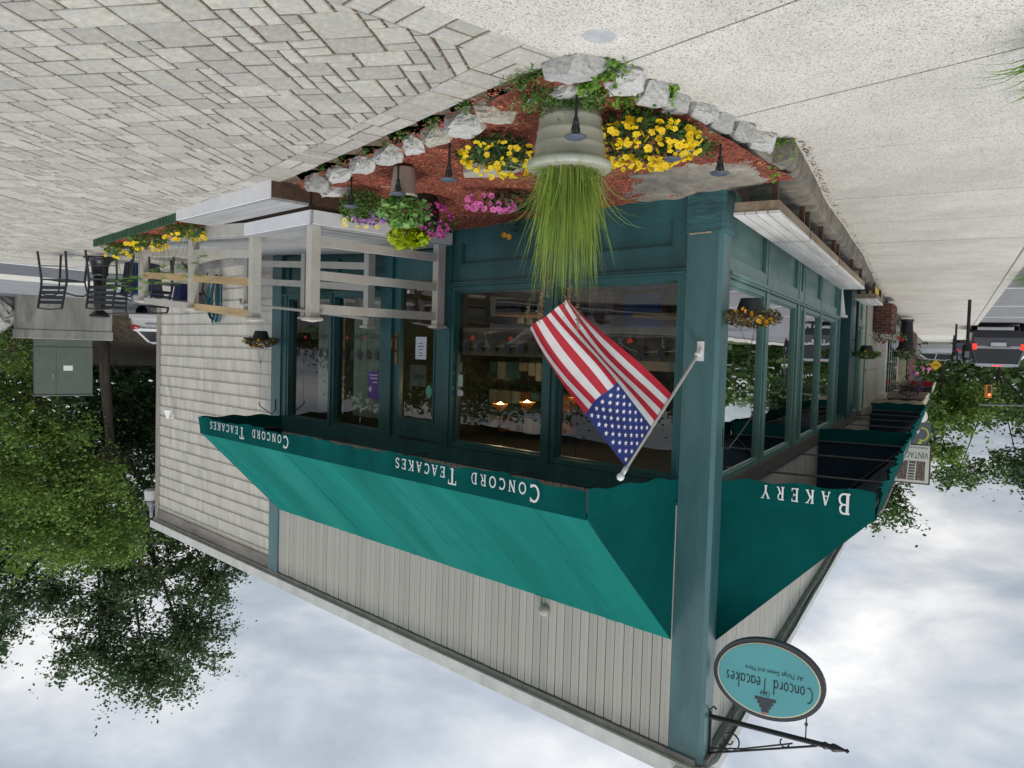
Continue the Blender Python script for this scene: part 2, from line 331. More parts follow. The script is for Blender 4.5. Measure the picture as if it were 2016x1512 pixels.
yellow_p = M('yellow_kerb_paint', (.62, .46, .05), .8, .15, 14, .2, 60)
# ================================================================== ground, road, sidewalk, plaza
def proj(p):
    v = np.array(p) - EYE; z = v @ FWD
    if z < .1: return None
    return 1008 - 1530 * (v @ RGT) / z, 756 + 1530 * (v @ UPV) / z
def in_view(p, m=20):
    q = proj(p); return q is not None and -m < q[0] < 2016 + m and -m < q[1] < 1512 + m

b = B(); b.quad((-500, -500, -.2), (500, -500, -.2), (500, 700, -.2), (-500, 700, -.2)); kind(b.build('ground', grass_m), 'structure')
# street beside the sidewalk, with parking bay lines
b = B(1); b.box(-40, 160, 2.62, 13.5, -.24, -.12); road = kind(b.build('road', asphalt_l, None, (CX, CY, 0), A1), 'structure')
for i, s0 in enumerate((8.3, 13.75, 19.9, 26.0, 32.4, 39)):
    b = B(1); b.box(s0, s0 + .12, 2.66, 5.0, -.12, -.114); b.build('parking_line', white_paint, road)
b = B(1); b.box(-40, 160, 13.5, 16.5, -.15, -.02); kind(b.build('far_sidewalk', kerb_m, None, (CX, CY, 0), A1), 'structure')
# kerb stones
kerb = bpy.data.objects.new('kerb', None); COL.objects.link(kerb); kerb.location = (CX, CY, 0); kerb.rotation_euler = (0, 0, A1); kind(kerb, 'structure')
s0 = -9.0
while s0 < 75:
    ln = rnd.uniform(1.6, 2.3); b = B(1); b.cbox(s0 + .008, s0 + ln - .008, 2.44, 2.60, -.2, rnd.uniform(-.002, .004), .012); b.build('kerb_stone', kerb_m, kerb); s0 += ln
# concrete sidewalk in slabs
side = bpy.data.objects.new('sidewalk', None); COL.objects.link(side); side.location = (CX, CY, 0); side.rotation_euler = (0, 0, A1); kind(side, 'structure')
b = B(1); b.prism([(-9, -2.6), (-2.52, -.19), (-.27, .53), (12, .2), (75, -.3), (75, 2.43), (-9, 2.43)], -.15, -.022); b.build('joint_bed', M('joint_dirt', (.10, .09, .075), .95, .3, 30), side)
reg = [(-9, -2.6), (-2.50, -.20), (-.26, .54), (2, .49), (6, .45), (12, .24), (26, -.05), (75, -.3), (75, 2.425), (-9, 2.425)]
def jl(p, q): # line as (a,b,c) positive toward larger s
    a, b_ = q[1] - p[1], -(q[0] - p[0]); 
    if a < 0: a, b_ = -a, -b_
    L = math.hypot(a, b_); return a / L, b_ / L, -(a * p[0] + b_ * p[1]) / L
joints = [jl((-5.2, 0), (-5.3, 1)), jl((-3.75, .3), (-4.0, 1)), jl((-2.41, .293), (-2.689, .993)), jl((-1.135, .372), (-1.696, 1.885))] + [jl((s, 0), (s, 1)) for s in (-.02, 1.87, 3.36, 5.0, 6.4, 7.72, 9.2, 10.7, 12.3, 14.0, 15.7, 17.6, 19.8, 22.4, 25.4, 29, 33, 38, 44, 52, 62)]
for i in range(len(joints) - 1):
    a = joints[i]; c = joints[i + 1]
    p = clip(clip(reg, a[0], a[1], a[2] - .008), -c[0], -c[1], -c[2] - .008)
    if len(p) > 2:
        b = B(); b.prism(p, -.1, rnd.uniform(-.002, .002)); b.build('slab', aggr, side)
# small oval valve cover set in the slab
b = B(); b.lathe([(.088, -.01), (.088, .003), (.08, .006), (.0, .006)], 28); o = b.build('valve_cover', M('zinc_lid', (.45, .46, .48), .5, .1, 12, .3, 60), None, W1(-2.70, .075, .0), A1); o.scale = (1, .9, 1)
tag(o, 'small oval grey metal valve cover set in the pale concrete sidewalk', 'valve cover')

# ---- plaza of mixed rectangular pavers
plaza = bpy.data.objects.new('plaza', None); COL.objects.link(plaza); kind(plaza, 'structure')
def F2loc(x, y): return (x - CX) * D2[0] + (y - CY) * D2[1], (x - CX) * N2[0] + (y - CY) * N2[1]
# half planes in world coordinates
def hp(p, q, inside):
    a, b_ = q[1] - p[1], -(q[0] - p[0]); L = math.hypot(a, b_); a /= L; b_ /= L; c = -(a * p[0] + b_ * p[1])
    return (a, b_, c) if a * inside[0] + b_ * inside[1] + c > 0 else (-a, -b_, -c)
IN = (4, 6)
P_ = lambda s, o: W2(s, o)[:2]
tipw = P_(-.42, 2.46)
H_bed1 = hp(P_(-.35, 2.44), P_(3.5, 2.03), (4, 5)); H_bed2 = hp(P_(3.5, 2.03), P_(8.2, 2.13), (6, 5))
q0, q1 = W1(-3.416, -.524)[:2], W1(-2.468, -.186)[:2]; H_seam = hp(q0, q1, IN)
H_far = hp((9.05, 13.6), (7.75, 15.4), (3, 8))
sub = lambda h, d: (h[0], h[1], h[2] - d)
BW = .285
GA = math.radians(8.5); ga = (math.cos(GA), math.sin(GA)); gb = (-ga[1], ga[0]); U = .095
nx, ny = 150, 175; gx0, gy0 = -1.6, 1.6
occ = np.zeros((nx, ny), bool); rects = []
sizes = [(3, 2)] * 4 + [(2, 3)] * 2 + [(3, 3)] * 1 + [(2, 2)] * 6 + [(2, 1)] * 5 + [(1, 2)] * 3 + [(3, 1)] + [(1, 1)]
for j in range(ny):
    for i in range(nx):
        if occ[i, j]: continue
        for t in range(8):
            w, h = rnd.choice(sizes)
            if i + w <= nx and j + h <= ny and not occ[i:i + w, j:j + h].any(): break
        else: w = h = 1
        occ[i:i + w, j:j + h] = True; rects.append((i, j, w, h))
pieces = []
def g2w(u, v): return gx0 + ga[0] * u + gb[0] * v, gy0 + ga[1] * u + gb[1] * v
G = .0085
for i, j, w, h in rects:
    jx = lambda: rnd.uniform(-.003, .003)
    p = [g2w(i * U + G + jx(), j * U + G + jx()), g2w((i + w) * U - G + jx(), j * U + G + jx()), g2w((i + w) * U - G + jx(), (j + h) * U - G + jx()), g2w(i * U + G + jx(), (j + h) * U - G + jx())]
    q = p
    for H in (sub(H_bed1, BW), sub(H_bed2, BW), sub(H_seam, BW), H_far):
        q = clip(q, *H)
        if len(q) < 3: break
    if len(q) >= 3 and area(q) > .0008: pieces.append(q)
    if F2loc(*p[2])[0] > 8.1 or F2loc(*p[1])[0] > 8.1:   # strip of plaza running behind the planting towards the shingled wall
        q = p
        for H in (hp(P_(8.15, 0), P_(8.15, 2), P_(10, 1)), hp(P_(0, .06), P_(10, .06), P_(5, 2)), tuple(-x for x in sub(H_bed2, BW - .006)), H_far):
            q = clip(q, *H)
            if len(q) < 3: break
        if len(q) >= 3 and area(q) > .0008: pieces.append(q)
def border(p, q, inside, clips):
    p = np.array(p); q = np.array(q); L = np.linalg.norm(q - p); d = (q - p) / L; n = np.array([-d[1], d[0]])
    if (np.array(inside) - p) @ n < 0: n = -n
    t = 0
    while t < L:
        ln = rnd.choice((.19, .28, .19, .24)); t2 = t + ln; k = rnd.random()
        cells = [(t, t2, 0, BW)] if k < .35 else ([(t, t2, 0, BW / 2), (t, t2, BW / 2, BW)] if k < .7 else ([(t, t2, 0, BW * .66), (t, t2, BW * .66, BW)] if k < .85 else [(t, (t + t2) / 2, 0, BW), ((t + t2) / 2, t2, 0, BW)]))
        for a0, a1, b0, b1 in cells:
            r = [tuple(p + d * x + n * y) for x, y in ((a0 + G, b0 + G), (a1 - G, b0 + G), (a1 - G, b1 - G), (a0 + G, b1 - G))]
            for H in clips:
                r = clip(r, *H)
                if len(r) < 3: break
            if len(r) >= 3 and area(r) > .0008: pieces.append(r)
        t = t2
border(P_(-.9, 2.50), P_(3.5, 2.03), (4, 5), [sub(H_seam, .0)])
border(P_(3.5, 2.03), P_(8.2, 2.13), (6, 5), [sub(H_bed1, 0)])
qq = (np.array(q0) + (np.array(q0) - np.array(q1)) * 4)
border(tuple(qq), tuple(np.array(q1) + (np.array(q1) - np.array(q0)) * .3), IN, [sub(H_bed1, BW), sub(H_bed2, BW)])
def paver_geo(b, q, base):
    n = len(q)
    if sum(q[i - 1][0] * q[i][1] - q[i][0] * q[i - 1][1] for i in range(n)) < 0: q = q[::-1]
    cx = sum(p[0] for p in q) / n; cy = sum(p[1] for p in q) / n; dz = rnd.uniform(-.0025, .0025); tx, ty = rnd.uniform(-.012, .012), rnd.uniform(-.012, .012)
    V = []
    for lvl, k, zz in ((0, 0, -.03), (1, 0, -.005), (2, .006, .0)):
        for x, y in q:
            r = math.hypot(x - cx, y - cy) or 1; f = max(0, 1 - k / r * 1.3); V.append((cx + (x - cx) * f - base[0], cy + (y - cy) * f - base[1], plaza_z(x, y) + zz + dz + tx * (x - cx) + ty * (y - cy)))
    b.add(V, [(l * n + i, l * n + (i + 1) % n, (l + 1) * n + (i + 1) % n, (l + 1) * n + i) for l in (0, 1) for i in range(n)] + [tuple(range(2 * n, 3 * n))])
near = []
for k, q in enumerate(pieces):
    cx = sum(p[0] for p in q) / len(q); cy = sum(p[1] for p in q) / len(q)
    near.append((-area(q) / (cx * cx + cy * cy + 2.4) ** 1.5 if in_view((cx, cy, 0), 0) else 1, k, cx, cy))
near.sort(); big = {k for sc, k, _, _ in near[:300]}
rest = B()
for sc, k, cx, cy in near:
    if k in big: b = B(); paver_geo(b, pieces[k], (cx, cy)); b.build('paver', paver_m, plaza, (cx, cy, 0))
    else: paver_geo(rest, pieces[k], (0, 0))
kind(rest.build('paver_field', paver_m, plaza), 'stuff')
# sand bed under the pavers
b = B(); g = []
for i in range(0, 60):
    for j in range(0, 76): g.append((-1.8 + i * .25, 1.2 + j * .25))
V = [(x, y, plaza_z(x, y) - .0105) for x, y in g]; F = [(i * 76 + j, (i + 1) * 76 + j, (i + 1) * 76 + j + 1, i * 76 + j + 1) for i in range(59) for j in range(75)]
def keepf(f):
    x = sum(V[i][0] for i in f) / 4; y = sum(V[i][1] for i in f) / 4; s, o = F2loc(x, y)
    return H_seam[0] * x + H_seam[1] * y + H_seam[2] > .12 and (H_bed1[0] * x + H_bed1[1] * y + H_bed1[2] > -.02 or s > 3.2) and H_far[0] * x + H_far[1] * y + H_far[2] > .14
b.add(V, [f for f in F if keepf(f)]); b.build('sand_bed', sand_m, plaza, smooth=True)
b = B()
for (pa, pb) in ((tuple(qq), q1),):   # sand strip under the border along the sidewalk
    d = np.array(pb) - np.array(pa); n = np.array([-d[1], d[0]]) / np.linalg.norm(d)
    if (np.array(IN) - np.array(pa)) @ n < 0: n = -n
    a0 = np.array(pa) - n * .01; a1 = np.array(pb) - n * .01 + d / np.linalg.norm(d) * .15; b.quad((*a0, -.0108), (*a1, -.0108), (*(a1 + n * .4), -.0108), (*(a0 + n * .4), -.0108))
b.build('sand_strip', sand_m, plaza)
# pale seed litter and mulch crumbs lying in the joints
n = 5200; V = np.zeros((n, 4, 3)); k = 0
while k < n:
    i, j, w, h = rnd.choice(rects); side_ = rnd.random()
    u, v = ((i + rnd.random() * w) * U, j * U) if side_ < .5 else (i * U, (j + rnd.random() * h) * U)
    x, y = g2w(u + rnd.gauss(0, .003), v + rnd.gauss(0, .003))
    if x * x + y * y > 75 or not all(H[0] * x + H[1] * y + H[2] > .02 for H in (H_bed1, H_bed2, H_seam)): continue
    r = rnd.uniform(.0025, .0065); a = rnd.random() * 6.28; z = plaza_z(x, y) + .001
    c_, s_ = math.cos(a) * r, math.sin(a) * r
    V[k] = [(x - c_, y - s_, z), (x + s_ * .6, y - c_ * .6, z + .003), (x + c_, y + s_, z), (x - s_ * .6, y + c_ * .6, z + .002)]; k += 1
me = np_mesh('seed_litter', V.reshape(-1, 3), np.arange(n * 4).reshape(-1, 4))
o = link('seed_litter', me, M('seed_husk', (.62, .55, .43), .8, .2, 20, piece=.3)); tag(o, 'pale seed husks scattered along the paver joints', 'litter'); kind(o, 'stuff')

# ---- car park beyond the plaza
b = B()
d = np.array([7.75 - 9.05, 15.4 - 13.6]); d /= np.linalg.norm(d); n_ = np.array([-d[1], d[0]]); n_ = n_ if n_ @ np.array([1, 1]) > 0 else -n_
p0 = np.array([8.4, 14.5])
def lot(a, c): return tuple(p0 + d * a + n_ * c)
b.prism([lot(-30, .0), lot(14, .0), lot(14, 40), lot(-30, 40)], .1, .243); carpark = kind(b.build('car_park', asphalt), 'structure')
b = B(); b.prism([lot(-14, .02), lot(5, .02), lot(5, .12), lot(-14, .12)], .2, .262); b.build('white_edge', white_paint, carpark)
b = B(); b.prism([lot(-30, 3.0), lot(14, 3.0), lot(14, 4.7), lot(-30, 4.7)], .2, .249); b.build('concrete_strip', kerb_m, carpark)
b = B(); b.prism([lot(-30, 4.7), lot(14, 4.7), lot(14, 11), lot(-30, 11)], .2, .247); b.build('worn_lane', asphalt_l, carpark)

# ---- raised walk (plinth) under the street windows
plinth = bpy.data.objects.new('raised_walk', None); COL.objects.link(plinth); plinth.location = (CX, CY, 0); plinth.rotation_euler = (0, 0, A1); kind(plinth, 'structure')
edge = [(-.52, .60), (.5, .56), (2, .50), (6, .46), (12, .25), (26, 0.06), (60, -.1)]
b = B()
seg = []
for i in range(len(edge) - 1):
    (a, oa), (c, oc) = edge[i], edge[i + 1]; m = max(2, int((c - a) / (.10 if a < 6 else .3)))
    seg += [(a + (c - a) * t / m, oa + (oc - oa) * t / m) for t in range(m)]
seg.append(edge[-1]); rows = []
for s, o in seg:
    j = .004 * math.sin(s * 2.3) + rnd.uniform(-.002, .002); k_ = .004 * math.sin(s * 5 + 2) + rnd.uniform(-.003, .003); rows.append([(s, o + .022 + j, -.05), (s, o + .014 + j + k_ * .5, .07), (s, o + .002 + j + k_, .132), (s, o - .022 + j, .158 + k_ * .3), (s, o - .05 + j, .165 + rnd.uniform(-.003, .003)), (s, -.6, .17)])
n = len(rows); V = [p for r in rows for p in r]
b.add(V, [(i * 6 + k, i * 6 + k + 1, (i + 1) * 6 + k + 1, (i + 1) * 6 + k) for i in range(n - 1) for k in range(5)]); b.add(rows[0] + [(rows[0][0][0], -.6, -.05)], [tuple(range(7))])
b.build('walk_surface', plinth_m, plinth, fix=True)
b = B(1); b.box(11.3, 14.3, .0, .02, 0, .02); b.v = [(s, o2, z) for s, o2, z in [(10.6, .31, .06), (13.2, .255, .06), (13.2, .235, .166), (10.6, .29, .166), (13.2, .20, .171), (10.6, .255, .171)]]; b.f = [(0, 1, 2, 3), (3, 2, 4, 5)]
b.v = [(s, o2 + .008, z + .004) for s, o2, z in b.v]; b.build('yellow_marking', yellow_p, plinth)
# dead leaves blown against the foot of the walk
n = 420; V = np.zeros((n, 4, 3))
for k in range(n):
    t = rnd.random() ** 1.4 * 14 - .4; o_ = np.interp(t, [e[0] for e in edge], [e[1] for e in edge]) + .04 + abs(rnd.gauss(0, .03)); x, y, _ = W1(t, o_); r = rnd.uniform(.006, .018); a = rnd.random() * 6.28; c_, s_ = math.cos(a) * r, math.sin(a) * r; z = .004
    V[k] = [(x - c_, y - s_, z), (x + s_ * .5, y - c_ * .5, z + rnd.random() * .01), (x + c_, y + s_, z + rnd.random() * .006), (x - s_ * .5, y + c_ * .5, z + .002)]
o = link('leaf_litter', np_mesh('leaf_litter', V.reshape(-1, 3), np.arange(n * 4).reshape(-1, 4)), M('dead_leaf', (.16, .10, .06), .9, .3, 20, piece=.5)); tag(o, 'brown dead leaves gathered at the foot of the raised concrete walk', 'leaves'); kind(o, 'stuff')
# ================================================================== lettering
def text_geo(body, size, shear=0, sx=1.0):
    cu = bpy.data.curves.new('t', 'FONT'); cu.body = body; cu.size = size; cu.shear = shear; cu.align_x = 'LEFT'; cu.resolution_u = 3
    ob = bpy.data.objects.new('t', cu); COL.objects.link(ob); dg = bpy.context.evaluated_depsgraph_get(); dg.update()
    me = bpy.data.meshes.new_from_object(ob.evaluated_get(dg)); V = [(v.co.x * sx, v.co.y) for v in me.vertices]; F = [tuple(p.vertices) for p in me.polygons]
    bpy.data.objects.remove(ob); bpy.data.curves.remove(cu); bpy.data.meshes.remove(me); return V, F
def arc(cx, cy, rx, ry, a0, a1, n=14): return [(cx + rx * math.cos(math.radians(a0 + (a1 - a0) * i / n)), cy + ry * math.sin(math.radians(a0 + (a1 - a0) * i / n))) for i in range(n + 1)]
SLAB = {   # strokes: (points, width); a slab-serif capital in a unit-high box
 'C': (.78, [(arc(.42, .5, .34, .44, 48, 312), .13), ([(.66, .74), (.66, .98)], .07), ([(.66, .02), (.66, .22)], .06)]),
 'O': (.86, [(arc(.43, .5, .35, .44, 0, 360, 22), .13)]),
 'N': (.90, [([(.18, 0), (.18, 1)], .10), ([(.18, .98), (.70, .04)], .15), ([(.70, .02), (.70, 1)], .09), ([(.04, .96), (.26, .96)], .07), ([(.04, .04), (.32, .04)], .07), ([(.56, .96), (.84, .96)], .07)]),
 'R': (.82, [([(.2, 0), (.2, 1)], .14), ([(.06, .96), (.42, .96)] + arc(.42, .74, .2, .22, 90, -90, 8) + [(.2, .52)], .09), ([(.42, .5), (.62, .08), (.74, .04)], .12), ([(.05, .04), (.36, .04)], .07)]),
 'D': (.84, [([(.2, 0), (.2, 1)], .14), ([(.06, .96), (.38, .96)] + arc(.38, .5, .32, .46, 90, -90, 12) + [(.06, .04)], .09)]),
 'T': (.84, [([(.42, 0), (.42, 1)], .15), ([(.06, .95), (.78, .95)], .09), ([(.09, .98), (.09, .72)], .06), ([(.75, .98), (.75, .72)], .06), ([(.24, .04), (.60, .04)], .07)]),
 'E': (.76, [([(.2, 0), (.2, 1)], .14), ([(.05, .95), (.66, .95)], .09), ([(.2, .5), (.5, .5)], .08), ([(.05, .05), (.68, .05)], .09), ([(.64, .98), (.64, .76)], .06), ([(.66, .02), (.66, .24)], .06), ([(.5, .38), (.5, .62)], .05)]),
 'A': (.86, [([(.13, .03), (.43, 1)], .08), ([(.43, 1), (.73, .03)], .14), ([(.24, .34), (.62, .34)], .08), ([(.02, .04), (.26, .04)], .07), ([(.56, .04), (.86, .04)], .07)]),
 'K': (.86, [([(.2, 0), (.2, 1)], .14), ([(.26, .44), (.68, .97)], .09), ([(.38, .58), (.72, .03)], .14), ([(.05, .96), (.36, .96)], .07), ([(.05, .04), (.36, .04)], .07), ([(.52, .96), (.82, .96)], .07), ([(.56, .04), (.86, .04)], .07)]),
 'S': (.66, [(arc(.33, .72, .22, .24, 35, 200, 8) + [(.2, .58), (.44, .44)] + arc(.33, .27, .22, .23, 20, -160, 8), .12), ([(.55, .76), (.55, .98)], .06), ([(.1, .02), (.1, .26)], .06)]),
 'B': (.82, [([(.2, 0), (.2, 1)], .15), ([(.06, .96), (.42, .96)] + arc(.42, .75, .2, .21, 90, -90, 8) + [(.2, .54)], .10), ([(.2, .54), (.44, .54)] + arc(.44, .29, .24, .25, 90, -90, 8) + [(.06, .04)], .10)]),
 'Y': (.84, [([(.1, .98), (.42, .46)], .13), ([(.74, .98), (.42, .46)], .08), ([(.42, .0), (.42, .5)], .14), ([(.0, .96), (.26, .96)], .07), ([(.58, .96), (.86, .96)], .07), ([(.27, .04), (.57, .04)], .07)]),
}
HAND = {
 'C': (.75, [arc(.42, .5, .36, .48, 70, 300)]), 'o': (.5, [arc(.24, .25, .2, .25, 90, 450, 12)]), 'n': (.5, [[(.08, .5), (.08, 0)], [(.08, .3), (.2, .48), (.34, .46), (.4, .3), (.42, 0)]]),
 'c': (.46, [arc(.26, .25, .21, .25, 60, 310, 10)]), 'r': (.42, [[(.08, .5), (.1, 0)], [(.1, .3), (.2, .46), (.36, .46)]]), 'd': (.52, [arc(.24, .24, .2, .24, 0, 360, 12), [(.46, .95), (.44, .3), (.5, 0)]]),
 'T': (.75, [[(.05, .95), (.75, .98)], [(.4, .97), (.36, 0)]]), 'e': (.46, [[(.08, .26), (.4, .32)] + arc(.24, .26, .18, .25, 20, 300, 10)]), 'a': (.52, [arc(.24, .24, .2, .24, 0, 360, 12), [(.44, .48), (.43, .1), (.5, 0)]]),
 'k': (.5, [[(.1, .95), (.1, 0)], [(.4, .5), (.1, .25), (.44, 0)]]), 's': (.4, [[(.34, .46), (.16, .48), (.12, .36), (.32, .2), (.28, .02), (.06, .04)]]), ' ': (.4, [])}
def ribbon(b, pts, w, f, k=0):
    for i in range(len(pts) - 1):
        (x0, y0), (x1, y1) = pts[i], pts[i + 1]; L = math.hypot(x1 - x0, y1 - y0) or 1e-6; dx_, dy_ = (x1 - x0) / L, (y1 - y0) / L; e = w * .18 if 0 < i < len(pts) - 2 else 0
        nx_, ny_ = -dy_ * w / 2, dx_ * w / 2; k += 1
        b.quad(*[f(x, y, .0002 * (k % 7)) for x, y in ((x0 + nx_ - dx_ * e, y0 + ny_ - dy_ * e), (x1 + nx_ + dx_ * e, y1 + ny_ + dy_ * e), (x1 - nx_ + dx_ * e, y1 - ny_ + dy_ * e), (x0 - nx_ - dx_ * e, y0 - ny_ - dy_ * e))])
    return k
def slab_text(b, text, h_big, h_small, gap, f, word_gap=.5, width=None):
    """text in caps and small caps starting at x=0; f maps (x,y,dz) to 3D"""
    def run(draw, sc):
        x = 0; k = 0
        for wi, wd in enumerate(text.split()):
            if wi: x += word_gap * h_big * sc
            for i, ch in enumerate(wd):
                h = h_big if i == 0 else h_small; wch, st = SLAB[ch]
                if draw:
                    bl = B(); k = 0
                    for pts, w in st: k = ribbon(bl, [(x + px * h * sc, py * h) for px, py in pts], w * h * (sc * .5 + .5), f, k)
                    bl.build('letter', letter_m, b)
                x += (wch * h + gap) * sc
        return x
    L = run(False, 1); run(True, 1 if width is None else width / L)
T_BAK = text_geo('Bakery', .115, 0, .78); T_CAKE = text_geo('Cakes', .115, 0, .78); T_ESP = text_geo('Espresso', .115, 0, .78); T_SPEC = text_geo('Specialty Drinks', .115, 0, .78); T_LUN = text_geo('Lunch', .115, 0, .78); T_CAT = text_geo('Catering', .115, 0, .78); T_GIF = text_geo('Gifts', .115, 0, .78)
T_ALL = text_geo('All Things Sweet and More', .052, .25, .85); T_VIN = text_geo('VINTAGE', .19, 0, .8); T_ADV = text_geo('Adventures in', .07, .2, .9); T_APP = text_geo('Applet', .16, 0, .9)
T_CRED = text_geo('credit', .09, .3, 1)

# ================================================================== the corner shop
shop = thing('corner_shop', 'grey wooden corner shop with dark green windows, door and corner post', 'shop building', (CX, CY, 0))
def part(b, name, m, fr, parent=None, **k):
    if parent is not None: return b.build(name, m, parent, **k)
    return b.build(name, m, shop, (0, 0, 0), A1 if fr == 1 else A2, **k)
SG = {1: 1, 2: -1}
def panel(b, s0, s1, z0, z1, m=.13, mz=.1, back=-.12, face=0.0, rec=.03):
    b.box(s0, s1, back, face - rec, z0, z1)
    b.box(s0, s0 + m, face - rec, face, z0, z1); b.box(s1 - m, s1, face - rec, face, z0, z1); b.box(s0 + m, s1 - m, face - rec, face, z0, z0 + mz); b.box(s0 + m, s1 - m, face - rec, face, z1 - mz, z1)
    e = .016   # small moulding round the recess
    b.box(s0 + m, s1 - m, face - rec, face - .012, z0 + mz, z0 + mz + e); b.box(s0 + m, s1 - m, face - rec, face - .012, z1 - mz - e, z1 - mz)
    b.box(s0 + m, s0 + m + e, face - rec, face - .012, z0 + mz + e, z1 - mz - e); b.box(s1 - m - e, s1 - m, face - rec, face - .012, z0 + mz + e, z1 - mz - e)
def window(fr, s0, s1, z0, z1, mat_f, mat_g, label=None, fw=.05, pd=.055):
    b = B(SG[fr]); fo = .012 if fr == 2 else .002
    b.box(s0 - fw, s0, -.10, fo, z0 - fw, z1 + fw); b.box(s1, s1 + fw, -.10, fo, z0 - fw, z1 + fw); b.box(s0, s1, -.10, fo, z1, z1 + fw); b.box(s0, s1, -.10, fo, z0 - fw, z0)
    e = .018
    mo = -.035 if fr == 2 else -.015; b.box(s0, s0 + e, -.09, mo, z0, z1); b.box(s1 - e, s1, -.09, mo, z0, z1); b.box(s0 + e, s1 - e, -.09, mo, z1 - e, z1); b.box(s0 + e, s1 - e, -.09, mo, z0, z0 + e)
    w = part(b, 'window', mat_f, fr)
    if label: w['label'] = label
    b = B(SG[fr]); g = SG[fr] * -(pd if fr == 2 else .03)
    b.quad((s0 + .01, g, z0 + .01), (s1 - .01, g, z0 + .01), (s1 - .01, g, z1 - .01), (s0 + .01, g, z1 - .01)); b.build('pane', mat_g, w)
    return w
# corner post
b = B()
pw = .285
PA = [(0, 0)]; c0 = np.array([0., 0.]); e2 = D2 * pw; e1 = D1 * .25
ins = .03
base_pts = [c0 + N2 * .03 + N1 * .03 - (D1 + D2) * .0, D2 * pw + N2 * .03, D2 * pw - N2 * .15, D1 * .25 - N1 * .15, D1 * .25 + N1 * .03]
corner = np.linalg.solve(np.array([[N2[0], N2[1]], [N1[0], N1[1]]]), np.array([.03, .03]))
cut = .035
pA = corner + D2 * cut; pB = corner + D1 * cut
poly = [tuple(pA), tuple(D2 * pw + N2 * .03), tuple(D2 * pw - N2 * .16), tuple(D1 * .25 - N1 * .16), tuple(D1 * .25 + N1 * .03), tuple(pB)]
b.prism(poly, .20, 4.90); post = b.build('corner_post', green_pale, shop)
cor2 = np.linalg.solve(np.array([[N2[0], N2[1]], [N1[0], N1[1]]]), np.array([.05, .05])); b = B()
b.prism([tuple(cor2 + D2 * .03), tuple(D2 * pw + N2 * .05), tuple(D2 * pw - N2 * .1), tuple(D1 * .25 - N1 * .1), tuple(D1 * .25 + N1 * .05), tuple(cor2 + D1 * .03)], .205, .55); b.build('post_base', M('peeling_green_paint', (.040, .130, .140), .5, .3, 9, .4, 30, stretch=(.4, .4, 2.2), col2=(.10, .19, .20), mask=.60, coat=.2), post)
b = B(-1); b.box(.05, .25, .05, .056, .55, .562); b.build('peeled_strip', M('bare_wood', (.42, .35, .25), .8, .3, 20), post, rz=A2)
# --- square front (F2): base, sills, windows
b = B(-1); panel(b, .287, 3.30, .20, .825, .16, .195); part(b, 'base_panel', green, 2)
b = B(-1); b.box(.29, 3.29, -.1, .035, .825, .855); b.box(.29, 3.285, -.1, .055, .855, .868); part(b, 'window_sill', green, 2)
b = B(-1); b.box(.287, 6.985, -.14, .022, 2.625, 2.775); b.box(.287, 6.985, -.14, .04, 2.775, 2.79); part(b, 'header', green, 2)
winA = window(2, .375, 1.715, .92, 2.57, green, glass); winB = window(2, 1.885, 3.225, .92, 2.57, green, glass)
for q_ in ((1.765, 1.835, -.12, .03, .868, 2.625), (.287, .325, -.12, .02, .868, 2.625), (3.275, 3.40, -.12, .025, .40, 2.625)): b = B(-1); b.box(*q_); part(b, 'mullion', green, 2)
b = B(-1); panel(b, 4.40, 5.70, .30, .84, .12, .1); panel(b, 5.70, 6.985, .30, .84, .12, .1); part(b, 'base_panel', green, 2)
b = B(-1); b.box(4.38, 6.98, -.1, .04, .84, .862); part(b, 'window_sill', green, 2)
winC = window(2, 4.60, 5.63, .91, 2.575, green, glass); winD = window(2, 5.76, 6.82, .91, 2.575, green, glass)
for q_ in ((4.36, 4.55, -.12, .022, .30, 2.625), (5.68, 5.71, -.12, .03, .862, 2.625), (6.87, 6.985, -.12, .022, .862, 2.625)): b = B(-1); b.box(*q_); part(b, 'mullion', green, 2)
b = B(-1); b.box(6.985, 7.25, -.14, .045, .18, 4.87); part(b, 'corner_board', green_pale, 2)
# --- door
b = B(-1); d0, d1_ = 3.405, 4.355
b.box(d0, d0 + .16, -.07, -.015, .43, 2.60); b.box(d1_ - .12, d1_, -.07, -.015, .43, 2.60); b.box(d0 + .16, d1_ - .12, -.07, -.015, 2.40, 2.60); b.box(d0 + .16, d1_ - .12, -.07, -.015, .43, .75)
e = .02; g0, g1 = d0 + .16, d1_ - .12
b.box(g0, g0 + e, -.06, -.005, .75, 2.4); b.box(g1 - e, g1, -.06, -.005, .75, 2.4); b.box(g0 + e, g1 - e, -.06, -.005, 2.38, 2.4); b.box(g0 + e, g1 - e, -.06, -.005, .75, .77)
door = part(b, 'door', green, 2)
b = B(-1); b.quad((g0, .045, .75), (g1, .045, .75), (g1, .045, 2.4), (g0, .045, 2.4)); b.build('pane', glass, door)
b = B(-1); b.tube([(d1_ - .06, .0, 1.42), (d1_ - .055, -.05, 1.46), (d1_ - .055, -.055, 1.56), (d1_ - .06, 0, 1.6)], .011, 8); b.box(d1_ - .085, d1_ - .035, -.016, -.006, 1.38, 1.76); b.build('handle', M('aged_brass', (.28, .17, .06), .35, .2, 8, metal=.7), door, smooth=False)
for z in (.75, 1.60, 2.25): b = B(-1); b.tube([(d0 + .012, .008, z), (d0 + .012, .008, z + .11)], .011, 8); b.build('hinge', M('copper_hinge', (.33, .14, .07), .4, .15, 8, metal=.6), door)
def decal(V, F, x, z, off, name, m, parent, sx=1):
    b = B(); b.add([(x + vx * sx, off, z + vy) for vx, vy in V], F); return kind(b.build(name, m, parent), 'stuff')
